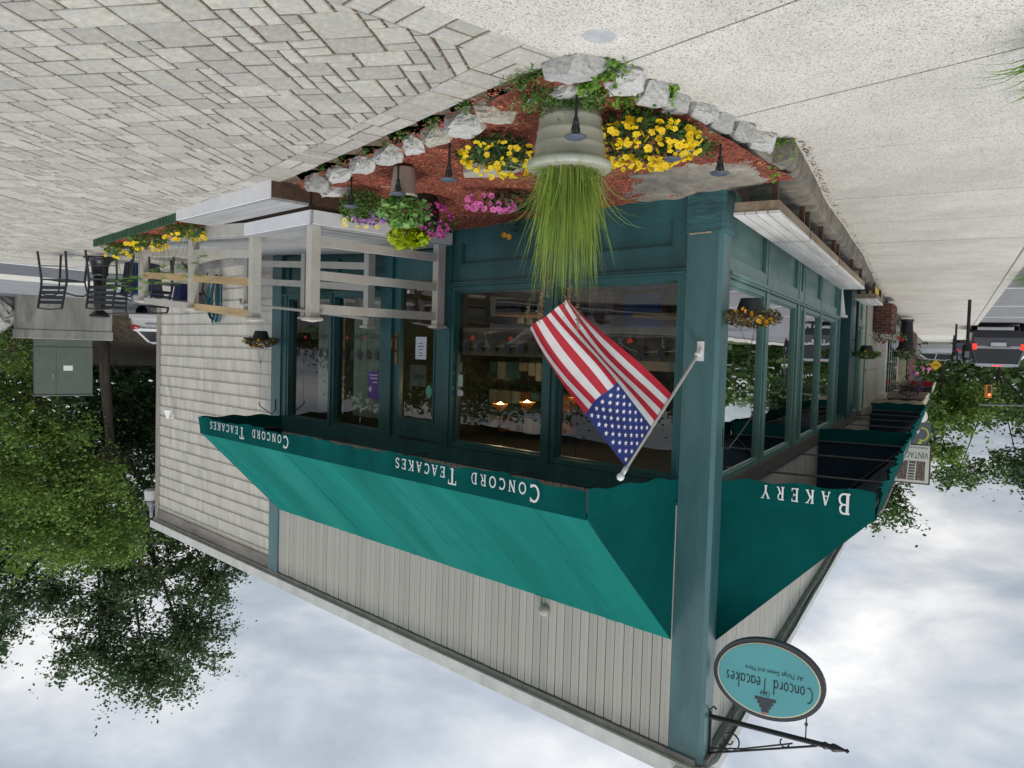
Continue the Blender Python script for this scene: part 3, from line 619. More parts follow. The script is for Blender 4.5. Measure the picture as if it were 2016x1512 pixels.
def heart(b, cx, cz, r, off, f=None):
    pts = [(16 * math.sin(t) ** 3 / 16, (13 * math.cos(t) - 5 * math.cos(2 * t) - 2 * math.cos(3 * t) - math.cos(4 * t)) / 16) for t in [i * 2 * math.pi / 20 for i in range(20)]]
    b.quad(*[(cx + x * r, off, cz + y * r) if f is None else f(cx + x * r, cz + y * r) for x, y in pts])
def teapot(b, cx, cz, r, off):
    b.quad(*[(cx + r * .62 * math.cos(t), off, cz + r * .8 * math.sin(t)) for t in [i * 2 * math.pi / 16 for i in range(16)]])
    b.quad((cx - r * .18, off - .0004, cz + r * .75), (cx + r * .18, off - .0004, cz + r * .75), (cx, off - .0004, cz + r * 1.2))
    b.quad((cx + r * .45, off - .0006, cz + r * .1), (cx + r * 1.0, off - .0006, cz + r * .75), (cx + r * .86, off - .0006, cz + r * .8), (cx + r * .4, off - .0006, cz + r * .5))
    p = [(cx - r * .5, cz + r * .55), (cx - r * .95, cz + r * .5), (cx - r * 1.0, cz - r * .1), (cx - r * .5, cz - r * .45)]
    for i in range(3): (x0, z0), (x1, z1) = p[i], p[i + 1]; b.quad((x0, off - .0008, z0), (x1, off - .0008, z1), (x1, off - .0008, z1 - r * .18), (x0, off - .0008, z0 - r * .18))
    b.quad((cx - r * .45, off - .001, cz - r * .78), (cx + r * .45, off - .001, cz - r * .78), (cx + r * .35, off - .001, cz - r * .6), (cx - r * .35, off - .001, cz - r * .6))
G_ = .0535
def teapots(x0, dx, z, r, n, par):
    for i in range(n): b = B(); teapot(b, x0 + i * dx, z, r, G_); b.build('teapot_decal', ink, par)
decal(*T_BAK, .50, 1.395, G_, 'lettering', ink, winA); decal(*T_CAKE, .96, 1.395, G_, 'lettering', ink, winA); decal(*T_ESP, 1.955, 1.39, G_, 'lettering', ink, winB); decal(*T_SPEC, 2.44, 1.385, G_, 'lettering', ink, winB, .8); decal(*T_LUN, 3.04, 1.38, G_, 'lettering', ink, winB, .75)
for x_, z_, w_ in ((.895, 1.43, winA), (1.33, 1.43, winA), (2.40, 1.425, winB), (2.985, 1.42, winB)): b = B(); heart(b, x_, z_, .032, G_); b.build('heart_decal', red_v, w_)
teapots(.56, .21, 1.535, .062, 6, winA)
teapots(2.04, .21, 1.53, .062, 6, winB)
decal(*T_BAK, 4.66, 1.40, G_, 'lettering', ink, winC, .9); decal(*T_CAT, 5.06, 1.40, G_, 'lettering', ink, winC, .8); decal(*T_GIF, 5.46, 1.40, G_, 'lettering', ink, winC, .65); decal(*T_SPEC, 5.80, 1.40, G_, 'lettering', ink, winD, .85); decal(*T_LUN, 6.52, 1.40, G_, 'lettering', ink, winD, .8)
for x_ in (5.02, 5.42): b = B(); heart(b, x_, 1.44, .03, G_); b.build('heart_decal', red_v, winC)
b = B(); heart(b, 6.47, 1.44, .03, G_); b.build('heart_decal', red_v, winD)
teapots(4.70, .2, 1.66, .07, 5, winC)
teapots(5.86, .2, 1.66, .07, 5, winD)
# papers and stickers on the door and windows
paper = M('paper_notice', (.62, .68, .74), .7, .03, 4)
b = B(); b.box(3.76, 3.96, .040, .042, 1.42, 1.68); n_o = b.build('paper_notice', paper, door)
b = B()
for z, w in ((1.64, .07), (1.61, .05), (1.57, .08), (1.535, .11), (1.50, .06)): b.quad((3.86 - w / 2, .0393, z), (3.86 + w / 2, .0393, z), (3.86 + w / 2, .0393, z - .009), (3.86 - w / 2, .0393, z - .009))
b.build('notice_print', ink, door)
b = B(); b.quad(*[(3.70 + .055 * math.cos(t), .0435, 2.05 + .075 * math.sin(t)) for t in [i * math.pi / 12 for i in range(24)]]); b.build('oval_sticker', M('mint_sticker', (.10, .40, .30), .6, .05, 9), door)
b = B()
for x, z, w, h in ((4.13, .80, .05, .05), (4.07, .80, .05, .05), (3.92, .82, .03, .06), (3.86, .82, .03, .06), (4.10, .87, .05, .04)): b.quad((x, .0435, z), (x + w, .0435, z), (x + w, .0435, z + h), (x, .0435, z + h))
b.build('card_stickers', paper, door)
b = B(); b.box(3.80, 4.10, .075, .08, 1.75, 2.0); b.build('chalk_panel', M('menu_panel', (.32, .33, .30), .7, .1, 5), door); decal(*T_CRED, 3.80, 1.86, .072, 'chalk_script', ink, door)
b = B(); b.box(3.13, 3.20, .045, .047, 1.70, 1.80); b.build('leaf_sticker', M('dark_sticker', (.10, .17, .12), .6, .2, 9), winB); b = B(); b.box(3.12, 3.20, .045, .047, 1.83, 1.96); b.build('tree_sticker', M('mint_paper', (.45, .60, .52), .6, .1, 9), winB)
b = B(); b.quad(*[(3.16 + .055 * math.cos(t), .0465, 2.03 + .035 * math.sin(t)) for t in [i * math.pi / 12 for i in range(24)]]); b.build('oval_sticker', paper, winB)
b = B(); b.box(4.68, 4.93, .048, .050, 1.86, 2.20); pp = b.build('poster', M('purple_poster', (.10, .05, .28), .6, .08, 4), winC)
b = B()
for i, (z, w) in enumerate(((1.95, .16), (1.91, .18), (2.0, .1))): b.quad((4.72, .0475, z), (4.72 + w, .0475, z), (4.72 + w, .0475, z - .014), (4.72, .0475, z - .014))
b.quad(*[(4.87 + .035 * math.cos(t), .0475, 2.08 + .035 * math.sin(t)) for t in [i * math.pi / 8 for i in range(16)]]); b.build('poster_print', M('poster_ink', (.55, .55, .6), .6, .02, 3), winC)

# --- siding boards above the header, both fronts
unit = B(); unit.box(0, 1, -.03, .0, 0, 1); ume = bpy.data.meshes.new('board'); ume.from_pydata(unit.v, [], unit.f); ume.materials.append(board_m)
def put_boards(fr, s0, s1, z0, z1, w=.1):
    n = int(round((s1 - s0) / w)); w = (s1 - s0) / n; d = D1 if fr == 1 else D2; nn = N1 if fr == 1 else N2; ang = A1 if fr == 1 else A2
    for i in range(n):
        o = bpy.data.objects.new('board', ume); COL.objects.link(o); o.parent = shop; s = s0 + i * w + .003; off = rnd.uniform(-.004, .003) + (.03 if fr == 2 else 0)
        o.location = (d[0] * s + nn[0] * (off - (.03 if fr == 2 else 0)), d[1] * s + nn[1] * (off - (.03 if fr == 2 else 0)), z0); o.rotation_euler = (0, 0, ang); o.scale = (w - .011, 1, z1 - z0)
put_boards(2, .287, 6.985, 2.80, 4.86); put_boards(1, .25, 12.0, 2.80, 4.86)
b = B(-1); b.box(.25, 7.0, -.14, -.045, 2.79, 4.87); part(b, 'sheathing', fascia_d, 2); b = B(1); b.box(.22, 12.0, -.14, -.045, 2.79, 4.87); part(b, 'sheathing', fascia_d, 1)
# --- shingled end of the square front
b = B(-1); b.box(7.25, 11.60, -.16, -.03, .30, 4.88); part(b, 'sheathing', fascia_d, 2)
b = B(-1); b.box(7.25, 11.62, -.16, .015, .0, .345); part(b, 'foundation', found_m, 2)
shp = B(-1); ex = .187; sh = []
z = .33
while z < 4.66:
    s = 7.252
    while s < 11.50:
        w = rnd.uniform(.085, .17); w = min(w, 11.52 - s)
        if w > .03: sh.append((s, z, w - .0035, rnd.uniform(-.003, .002), rnd.uniform(0, .002)))
        s += w
    z += ex
def shingle(b, s, z, w, dz, do):
    t = ex + .012; b.add([(s, -(.013 + do), z + dz), (s + w, -(.013 + do), z + dz), (s + w, -(.001 + do * .3), z + t), (s, -(.001 + do * .3), z + t), (s, .02, z + dz), (s + w, .02, z + dz), (s + w, .02, z + t), (s, .02, z + t)],
      [(0, 1, 2, 3), (4, 7, 6, 5), (0, 4, 5, 1), (1, 5, 6, 2), (3, 2, 6, 7), (0, 3, 7, 4)])
sh.sort(key=lambda r: r[0] - r[2] * 6); rest = B()
for i, r in enumerate(sh):
    if i < 300: b = B(); shingle(b, 0, 0, r[2], r[3], r[4]); b.build('shingle', shingle_m, shop, (D2[0] * r[0], D2[1] * r[0], r[1]), A2)
    else: shingle(rest, *r)
kind(rest.build('shingle_field', shingle_m, shop, (0, 0, 0), A2), 'stuff')
b = B(-1); b.box(11.52, 11.64, -.16, .045, .30, 4.87); b.box(11.60, 11.64, -.5, -.16, .30, 4.87); part(b, 'corner_board', M('weathered_corner_board', (.36, .335, .30), .8, .2, 6, .3, 40, stretch=(1, 1, .15)), 2)
b = B(-1); b.box(7.25, 11.52, -.03, .03, 4.70, 4.87); part(b, 'frieze_board', M('stained_frieze', (.33, .30, .265), .8, .25, 3, .3, 30, stretch=(.3, 1, 1), col2=(.20, .17, .14), mask=.58), 2)
# eaves
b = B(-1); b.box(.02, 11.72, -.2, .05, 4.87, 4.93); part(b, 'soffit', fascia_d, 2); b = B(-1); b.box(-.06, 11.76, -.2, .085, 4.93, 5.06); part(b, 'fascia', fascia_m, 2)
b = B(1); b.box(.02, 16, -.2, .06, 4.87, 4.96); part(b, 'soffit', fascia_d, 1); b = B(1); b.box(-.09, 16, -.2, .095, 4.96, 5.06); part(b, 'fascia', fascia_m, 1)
b = B(1); b.tube([(.35 + i * .6, .085 + .015 * math.sin(i * 1.3), 4.93 - .01 * (i % 2)) for i in range(26)], .012, 6); part(b, 'eaves_cable', metal_dk, 1)
b = B(); q = [np.array(W1(16, -.15)[:2]), np.array(W1(0, -.15)[:2]), np.array(W2(11.7, -.15)[:2])]; b.prism([tuple(p - (CX, CY)) for p in q], 4.98, 5.05); b.build('roof', M('flat_roof', (.12, .12, .12), .9, .1, 4), shop)
# end wall round the far corner
b = B(); p = np.array(W2(11.60, -.16)[:2]) - (CX, CY); q_ = p - N2 * 9; r_ = q_ - D2 * .15; b.prism([tuple(p), tuple(q_), tuple(r_), tuple(p - D2 * .15)], .1, 4.87); b.build('end_wall', shingle_m, shop)
# --- street front (F1)
bays = [(.335, 1.765), (2.06, 3.60), (4.02, 4.15), (4.31, 5.62), (5.85, 7.32)]
edges = [.25, 1.91, 3.80, 4.23, 5.735, 7.65]
for (w0, w1), e0, e1_ in zip(bays, edges[:-1], edges[1:]):
    b = B(1); panel(b, e0 + .012, e1_ - .012, .165, .83, .10 if w1 - w0 > .5 else .12, .12, rec=.035); part(b, 'base_panel', green_skylit, 1)
    b = B(1); b.box(e0 + .012, e1_ - .012, -.1, .045, .835, .862); b.box(e0 + .012, e1_ - .012, -.1, .03, .862, .885); part(b, 'window_sill', green_skylit, 1)
    window(1, w0, w1, .94, 2.57, green_skylit, glass_st)
for e in edges[1:-1]: b = B(1); b.box(e - .06, e + .06, -.12, .012, .885, 2.62); part(b, 'mullion', green_skylit, 1)
for q_ in ((7.37, 7.615, -.12, .012, .885, 2.62), (7.62, 7.66, -1.2, .045, .165, 2.62)): b = B(1); b.box(*q_); part(b, 'mullion', green_skylit, 1)
for e in edges[1:-1]: b = B(1); b.box(e - .011, e + .011, -.1, .006, .165, .835); part(b, 'panel_strip', green_skylit, 1)
b = B(1); b.box(.25, 12.0, -.14, .025, 2.625, 2.79); part(b, 'header', M('header_taupe', (.10, .095, .085), .7, .1, 4), 1)
# recessed street entrance
b = B(1); b.box(7.66, 9.3, -1.25, -1.15, .165, 2.625); b.box(9.26, 9.34, -1.2, .04, .165, 2.625); b.box(9.34, 10.22, -.12, .04, .165, 2.625); b.box(7.66, 9.3, -1.2, .0, 2.56, 2.62); part(b, 'entrance_wall', green, 1)
b = B(1); b.box(7.95, 8.95, -1.15, -1.12, .17, 2.3); part(b, 'street_door', M('dark_door', (.012, .022, .030), .3, .1, 4, coat=.5), 1)
b = B(1); panel(b, 10.22, 11.85, .165, .80, .1, .1); b.box(10.22, 11.85, -.1, .04, .80, .86); b.box(11.45, 11.85, -.12, .02, .86, 2.625); part(b, 'base_panel', green_skylit, 1)
window(1, 10.32, 11.40, .92, 2.57, green_skylit, glass_st)
# stone footing under the green base
b = B(-1); b.box(.05, 4.4, -.2, -.02, -.1, .21); part(b, 'footing', plinth_m, 2); b = B(1); b.box(.05, 12, -.25, -.01, .0, .19); part(b, 'footing', plinth_m, 1)
# --- room behind the glass
_c = np.linalg.solve(np.array([[N2[0], N2[1]], [N1[0], N1[1]]]), np.array([-.2, -.2])) + np.array([CX, CY]); tri = [_c, np.array(W1(7.6, -.2)[:2]), np.array(W2(7.3, -.2)[:2])]
loc_ = lambda p: tuple(np.array(p) - (CX, CY))
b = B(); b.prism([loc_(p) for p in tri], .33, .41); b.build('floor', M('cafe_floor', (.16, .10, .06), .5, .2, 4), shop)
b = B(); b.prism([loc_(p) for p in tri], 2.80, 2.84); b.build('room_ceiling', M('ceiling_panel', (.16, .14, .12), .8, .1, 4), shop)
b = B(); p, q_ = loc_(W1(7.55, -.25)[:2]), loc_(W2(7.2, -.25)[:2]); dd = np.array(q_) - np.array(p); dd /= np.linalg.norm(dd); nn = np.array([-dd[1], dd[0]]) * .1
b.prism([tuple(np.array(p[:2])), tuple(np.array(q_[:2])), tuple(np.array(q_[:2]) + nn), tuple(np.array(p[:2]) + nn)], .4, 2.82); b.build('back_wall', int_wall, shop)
for s0, s1 in ((4.52, 5.44), (5.70, 6.32)):
    n = int((s1 - s0) / .14)
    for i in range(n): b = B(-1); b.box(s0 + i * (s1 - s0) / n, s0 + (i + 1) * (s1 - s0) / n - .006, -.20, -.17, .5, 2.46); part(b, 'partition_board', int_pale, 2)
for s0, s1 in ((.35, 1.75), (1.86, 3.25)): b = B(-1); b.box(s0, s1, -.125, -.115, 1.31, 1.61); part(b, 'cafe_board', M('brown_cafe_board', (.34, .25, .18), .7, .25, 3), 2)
# ================================================================== awnings
def awning(label, fr, s0, s1, pr=1.2, zt=3.955, zf=2.76, vh=.215, near=True, far=True, cm=None, seams=True):
    ct_ = cm or canvas_lit; cm = cm or canvas; sg = SG[fr]
    t = thing('awning', label, 'awning', (CX, CY, 0), A1 if fr == 1 else A2)
    Y = lambda o: o * sg
    # sloping top
    n, m = max(8, int((s1 - s0) / .07)), 12; rr = random.Random(int(s0 * 31 + fr))
    ph = [rr.uniform(0, 6.28) for _ in range(6)]
    def P(s, k, d=0):
        f = k / m; o = .02 + (pr - .02) * f; z = zt + (zf - zt) * f
        rib = ((s - s0) / 1.11) % 1.0; rib = min(rib, 1 - rib) * 1.11; sag = -.030 * math.sin(math.pi * f) * (1 - .75 * math.exp(-(rib / .10) ** 2)) - .008 * math.sin(s * 5.1 + ph[1] + f * 3) * f * math.sin(math.pi * f) - .004 * math.sin(s * 13 + f * 5 + ph[2]) * math.sin(math.pi * f)
        return (s, Y(o), z + sag + d)
    b = B(); V = [P(s0 + (s1 - s0) * i / n, k) for i in range(n + 1) for k in range(m + 1)]
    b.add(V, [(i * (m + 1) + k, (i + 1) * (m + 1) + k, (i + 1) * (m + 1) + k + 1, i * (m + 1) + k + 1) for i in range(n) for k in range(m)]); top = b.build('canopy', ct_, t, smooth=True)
    b = B(); V = [P(s0 + (s1 - s0) * i / n, k, -.012) for i in range(n + 1) for k in range(m + 1)]
    b.add(V, [(i * (m + 1) + k, (i + 1) * (m + 1) + k, (i + 1) * (m + 1) + k + 1, i * (m + 1) + k + 1) for i in range(n) for k in range(m)]); b.build('inside_shade', canvas_in, top)  # added dark layer that carries the shade of the canopy's underside
    if seams:
        s = s0 + .55
        while s < s1 - .2:
            b = B()
            for k in range(m): p, q = P(s, k, .003), P(s, k + 1, .003); p2, q2 = P(s + .03, k, .0035), P(s + .03, k + 1, .0035); b.quad(p, q, q2, p2)
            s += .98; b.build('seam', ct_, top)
    # side panels with their own hanging strips
    for on, s, sd in ((near, s0, -1), (far, s1, 1)):
        if not on: continue
        b = B(); b.quad((s, Y(.02), zt), (s, Y(pr), zf), (s, Y(.02), zf)); sp_ = b.build('side_panel', cm, t); b = B(); b.quad((s - sd * .01, Y(.02), zt), (s - sd * .01, Y(pr), zf), (s - sd * .01, Y(.02), zf)); b.build('inside_shade', canvas_in, sp_)  # inner dark layer holds the shade inside the awning
        b = B(); N_ = 26; V = []
        for i in range(N_ + 1):
            o = .02 + (pr - .02) * i / N_; w = .010 * math.sin(i * .9 + ph[2]) + .008 * math.sin(i * 2.1)
            V += [(s + sd * (.004 + (.5 * w + .01) * j / 3), Y(o), zf + .004 - (vh + .012 * math.sin(i * .7 + ph[3])) * j / 3 + (.03 * math.exp(-i / 4.)) * j / 3) for j in range(4)]
        b.add(V, [(i * 4 + j, (i + 1) * 4 + j, (i + 1) * 4 + j + 1, i * 4 + j + 1) for i in range(N_) for j in range(3)]); b.build('side_valance', cm, t, smooth=True)
    b = B(); N_ = max(20, int((s1 - s0) / .055)); V = []
    for i in range(N_ + 1):
        s = s0 + (s1 - s0) * i / N_; w = .018 * math.sin(s * 6 + ph[4]) + .012 * math.sin(s * 17 + ph[5]) + .009 * math.sin(s * 37) + .02 * math.exp(-((s - s0) / .25) ** 2) * math.sin(s * 30); dr = vh + .012 * math.sin(s * 4.3 + ph[0]) + .006 * math.sin(s * 17)
        V += [(s, Y(pr + .006 + (.012 + w) * (j / 4) ** 1.3), zf + .004 - dr * j / 4) for j in range(5)]
    b.add(V, [(i * 5 + j, (i + 1) * 5 + j, (i + 1) * 5 + j + 1, i * 5 + j + 1) for i in range(N_) for j in range(4)]); val = b.build('valance', cm, t, smooth=True)
    b = B(); b.tube([(s0, Y(pr), zf + .006), (s1, Y(pr), zf + .006)], .007, 6); b.build('piping', cm, val)
    # frame rods under the cloth
    b = B(); s = s0 + .03; k = max(2, int((s1 - s0) / 1.6)); 
    for i in range(k + 1): s = s0 + .03 + (s1 - s0 - .06) * i / k; b.tube([(s, Y(.0), zf - .02), (s, Y(pr - .03), zf - .02)], .012, 6); b.tube([(s, Y(.02), zt - .11), (s, Y(pr * .5), (zt + zf) / 2 - .085), (s, Y(pr - .03), zf - .025)], .012, 6)
    b.tube([(s0 + .03, Y(pr - .03), zf - .015), (s1 - .03, Y(pr - .03), zf - .015)], .012, 6)
    b.build('frame', M('grey_tube', (.10, .10, .11), .5, .1, 6), t)
    return t, val
aw2, val2 = awning('long teal awning lettered along its valance, above the door and big windows', 2, .30, 6.96)
f2 = lambda s0: (lambda x, y, dz: (s0 + x, -(1.246 + dz + .0), 2.572 + y))
slab_text(aw2, 'CONCORD TEACAKES', .142, .095, .030, f2(.73), 1.0, 1.87)
slab_text(aw2, 'CONCORD TEACAKES', .142, .095, .030, f2(4.55), 1.0, 2.05)
aw1, _ = awning('dark teal awning with BAKERY on its end panel, over the street windows', 1, .25, 5.9)
slab_text(aw1, 'BAKERY', .165, .110, .065, lambda x, y, dz: (.25 - .034 - dz, 1.03 - x, 2.578 + y), 1, .72)
slab_text(aw1, 'CONCORD TEACAKES', .142, .095, .030, lambda x, y, dz: (5.4 - x, 1.246 + dz, 2.572 + y), 1.0, 2.0)
awning('second teal street awning, between the BAKERY awning and the cream one', 1, 5.95, 14.6)
cream_c = M('cream_canvas', (.55, .47, .36), .8, .08, 3); mint_c = M('pale_green_canvas', (.50, .56, .42), .8, .08, 3); red_c = M('red_canvas', (.50, .02, .02), .8, .08, 3)
awning('cream fabric awning further down the row of shops', 1, 14.7, 21, 1.14, 3.9, 2.72, .25, cm=cream_c)
awning('pale green fabric awning with short red end strip, last of the row', 1, 21.1, 28, 1.22, 3.7, 2.5, .24, near=False, cm=mint_c)
b = B(); b.box(-.02, .02, -.95, 0, 0, .2); o = b.build('red_banner', red_c, None, W1(27.4, 1.25, 2.26), A1); tag(o, 'red cloth strip hanging at the far end of the last awning', 'banner')

# ================================================================== oval hanging sign and its bracket
br = thing('sign_bracket', 'dark scrolled iron bracket projecting from the top of the corner post', 'bracket', W1(.14, .035, 4.55), A1)
b = B(); b.bar((0, 0, -.06), (0, 0, .33), .03, .012); b.tube([(0, .0, -.05), (0, .03, -.09), (0, .05, -.07)], .010, 6); b.build('wall_plate', metal_dk, br)
b = B(); b.tube([(0, 0, .0), (0, .90, .0)], .021, 10); b.build('arm', metal_dk, br)
b = B(); b.lathe([(.022, .88), (.030, .90), (.022, .92), (.022, .94), (.032, .955), (.030, .975), (.014, 1.03), (.010, 1.045), (.018, 1.06), (.004, 1.075)], 12, axis='y'); b.build('finial', metal_dk, br)
b = B(); b.tube([(0, 0.0, .315), (0, .84, .02)], .009, 6); b.tube([(0, .015, .27)] + [(0, .40 + .0 * i, .0) for i in range(0)] + [(0, .28, .20), (0, .66, .05)], .007, 6)
b.tube([(0, .17 + .10 * (1 - i / 34) * math.cos(2.6 - i * .33) , .16 + .10 * (1 - i / 34) * math.sin(2.6 - i * .33)) for i in range(28)], .007, 6); b.tube([(0, .60 + .035 * math.cos(a), .062 + .035 * math.sin(a)) for a in [i * .5 for i in range(9)]], .006, 6); b.build('scrollwork', metal_dk, br)
sgn = thing('hanging_sign', 'oval turquoise sign with a tiered cake, hanging from the iron bracket', 'hanging sign', W1(.14, .49, 4.125), A1)
def ell(rx, rz, n=48): return [(rx * math.cos(2 * math.pi * i / n), rz * math.sin(2 * math.pi * i / n)) for i in range(n)]
def disc(b, rx, rz, x0, x1, n=48):
    E_ = ell(rx, rz, n); b.add([(x0, y, z) for y, z in E_] + [(x1, y, z) for y, z in E_], [tuple(range(n)), tuple(reversed(range(n, 2 * n)))] + [(i, n + i, n + (i + 1) % n, (i + 1) % n) for i in range(n)])
b = B(); disc(b, .435, .325, -.028, .028); b.build('rim', sign_edge, sgn, fix=True)
b = B(); disc(b, .400, .292, -.034, .034); b.build('gilt_line', cream, sgn, fix=True)
b = B(); disc(b, .390, .283, -.037, .037); face = b.build('face', sign_teal, sgn, fix=True)
fs = lambda x, y, dz: (-.0385 - dz, .0 - x, y)      # reads towards the square
b = B(); x = -.345; k = 0; h = .125; tw = sum(HAND[c][0] * h * .84 + .004 for c in 'Concord Teacakes'); q_ = .675 / tw
for ch in 'Concord Teacakes':
    w, st = HAND[ch]
    for pts in st: k = ribbon(b, [(x + px * h * .80 * q_, -.012 + py * h) for px, py in pts], .0075, fs, k)
    x += (w * h * .84 + .004) * q_
kind(b.build('script', ink, sgn), 'stuff')
b = B(); V, F = T_ALL; b.add([fs(-.27 + vx * .92, -.088 + vy, 0) for vx, vy in V], F); b.build('small_script', ink, sgn)
b = B(); k = 0
for i, w in enumerate((.165, .125, .09, .06)): z0 = .145 + i * .030 ; k += 1; b.quad(*[fs(xx, yy, .0003 * k) for xx, yy in ((-w / 2 + .01, z0), (w / 2 + .01, z0), (w / 2 + .01, z0 + .026), (-w / 2 + .01, z0 + .026))])
b.build('cake_mark', sign_edge, sgn)
b = B(); k = ribbon(b, arc(-.005, .112, .017, .018, 0, 400, 14) , .004, fs); ribbon(b, arc(.035, .112, .017, .018, 180, -220, 14), .004, fs, k); b.build('scroll_mark', sign_edge, sgn)
b = B(); heart(b, .02, .272, .016, 0, lambda x, y: fs(x, y, .001)); heart(b, -.012, .265, .008, 0, lambda x, y: fs(x, y, .001)); b.build('heart_mark', M('sign_heart', (.60, .10, .13), .6, .02, 3), sgn)
b = B()
for y in (-.27, .30):
    zt_ = .325 * math.sqrt(1 - (y / .435) ** 2); b.tube([(0, y, zt_ - .01), (0, y, .405)], .005, 6)
    b.tube([(0, y + .010 * math.cos(a), zt_ + .06 + .014 * math.sin(a)) for a in [i * .7 for i in range(10)]], .004, 5)
b.build('hanger', metal_dk, sgn)

# ================================================================== flag on its pole
fl = thing('flag', 'American flag on a short white pole fixed to the corner post', 'flag', W2(.12, .03, 1.50), A2)
# local: x along the front, y=-outward
b = B(); b.box(-.03, .03, -.012, .0, -.07, .09); b.tube([(0, -.005, .0), (0, -.055, .045)], .024, 10); b.build('bracket', white_paint, fl)
pdir = np.array([0, -.735, .678]); pdir /= np.linalg.norm(pdir); p0_ = np.array([0, -.02, .02])
b = B(); b.tube([tuple(p0_), tuple(p0_ + pdir * 1.33)], .0125, 10); b.build('pole', M('brushed_pole', (.62, .61, .58), .35, .1, 6, metal=.3), fl)
b = B(); b.lathe([(0.0, -.03), (.022, -.02), (.03, 0), (.022, .02), (0.002, .03)], 12, tuple(p0_ + pdir * 1.36)); b.tube([tuple(p0_ + pdir * 1.27), tuple(p0_ + pdir * 1.335)], .018, 8); b.build('finial', trim_w, fl, smooth=True)
hb = p0_ + pdir * .50; ht = p0_ + pdir * 1.27                     # hoist foot and head on the pole
fbot = np.array([.015, -1.585, -.365]); ftop = np.array([.03, -1.885, -.075])
NU, NV = 60, 39
def FP(u, v):   # u along the fly 0..1, v from foot to head
    a = hb + (ht - hb) * v; c = fbot + (ftop - fbot) * v
    p = a + (c - a) * u
    p = p + np.array([0, -.10, -.06]) * math.sin(math.pi * u) * .35
    wv = math.sin(v * 7.2 + u * 2.2) * .055 * min(1, u * 1.6 + .05) + math.sin(v * 13 - u * 4) * .022 * min(1, u * 2)
    return p + np.array([wv + .10 * u * math.sin(u * 2.5), 0.0, 0])
mats = [M('flag_red', (.52, .018, .04), .75, .06, 6, trans=.3), M('flag_white', (.78, .78, .80), .75, .04, 6, trans=.3), M('flag_blue', (.018, .035, .20), .75, .08, 6, trans=.2)]
me = bpy.data.meshes.new('cloth'); V = [tuple(FP(i / NU, j / NV)) for i in range(NU + 1) for j in range(NV + 1)]
F = [(i * (NV + 1) + j, (i + 1) * (NV + 1) + j, (i + 1) * (NV + 1) + j + 1, i * (NV + 1) + j + 1) for i in range(NU) for j in range(NV)]
me.from_pydata(V, [], F)
for m_ in mats: me.materials.append(m_)
mi = []
for i in range(NU):
    for j in range(NV): st = j // 3; mi.append(2 if (i < NU * .4 and st >= 6) else (0 if st % 2 == 0 else 1))
me.polygons.foreach_set('material_index', mi); cloth = link('cloth', me, None, fl, smooth=True)
star_m = M('flag_star', (.80, .80, .82), .75, .02, 4)
for r in range(9):
    for c in range(6 if r % 2 == 0 else 5):
        u = (.4 / 12) * (1 + 2 * c + (r % 2)); v = 6 / 13 + (7 / 13) * (r + 1) / 10
        if u > .39: continue
        b = B()
        for sgn_ in (1, -1):
            P0 = FP(u, v); du = FP(u + .01, v) - P0; dv = FP(u, v + .01) - P0; du = du / np.linalg.norm(du); dv = dv - du * (dv @ du); dv /= np.linalg.norm(dv); nn = np.cross(du, dv) * .0022 * sgn_; R_ = .021
            pts = [P0 + nn + (du * math.sin(a) + dv * math.cos(a)) * (R_ if i % 2 == 0 else R_ * .4) for i, a in enumerate([k * math.pi / 5 for k in range(10)])]
            b.quad(*[tuple(p) for p in (pts if sgn_ > 0 else pts[::-1])])
        b.build('star', star_m, cloth)

# ================================================================== porch, ramp and railings
porch = thing('porch', 'grey deck porch with white edged step and ramp before the green door', 'porch', (CX, CY, 0), A2)
b = B(-1)
n = 15
dk0, dk1, do0, do1 = 3.30, 4.62, .03, 1.74
w = (do1 - do0) / n
for i in range(n): b2 = B(-1); b2.box(dk0, dk1, do0 + i * w + .003, do0 + (i + 1) * w - .003, .395, .42); b2.build('deck_board', deck_m, porch)
# ramp boards falling away along the wall
ln = 4.2; nr = 30
for i in range(nr):
    s0 = 4.63 + i * ln / nr; z0 = .42 - .235 * (i / nr); z1 = .42 - .235 * ((i + 1) / nr)
    b2 = B(); b2.add([(s0 + .003, -.10, z0), (s0 + ln / nr - .003, -.10, z1), (s0 + ln / nr - .003, -1.74, z1), (s0 + .003, -1.74, z0), (s0 + .003, -.10, z0 - .03), (s0 + ln / nr - .003, -.10, z1 - .03), (s0 + ln / nr - .003, -1.74, z1 - .03), (s0 + .003, -1.74, z0 - .03)], [(0, 3, 2, 1), (4, 5, 6, 7), (3, 7, 6, 2), (0, 1, 5, 4), (0, 4, 7, 3), (1, 2, 6, 5)]); b2.build('ramp_board', deck_m, porch)
b = B(-1); b.box(3.262, 4.62, 1.74, 1.765, .285, .412); b.build('fascia', trim_w, porch)
b = B(-1); b.box(3.262, 3.298, .03, 1.765, .285, .412); b.build('fascia', trim_w, porch)
b = B(); b.add([(4.62, -1.765, .28), (8.83, -1.765, .02), (8.83, -1.765, .165), (4.62, -1.765, .41), (4.62, -1.74, .28), (8.83, -1.74, .02), (8.83, -1.74, .165), (4.62, -1.74, .41)], [(0, 1, 2, 3), (4, 7, 6, 5), (3, 2, 6, 7), (0, 4, 5, 1)]); b.build('fascia', rail_m, porch)
b = B(-1); b.box(3.29, 8.6, 1.70, 1.735, .0, .28); b.box(3.285, 3.32, .05, 1.72, .05, .285); b.build('skirt', wood_old, porch)
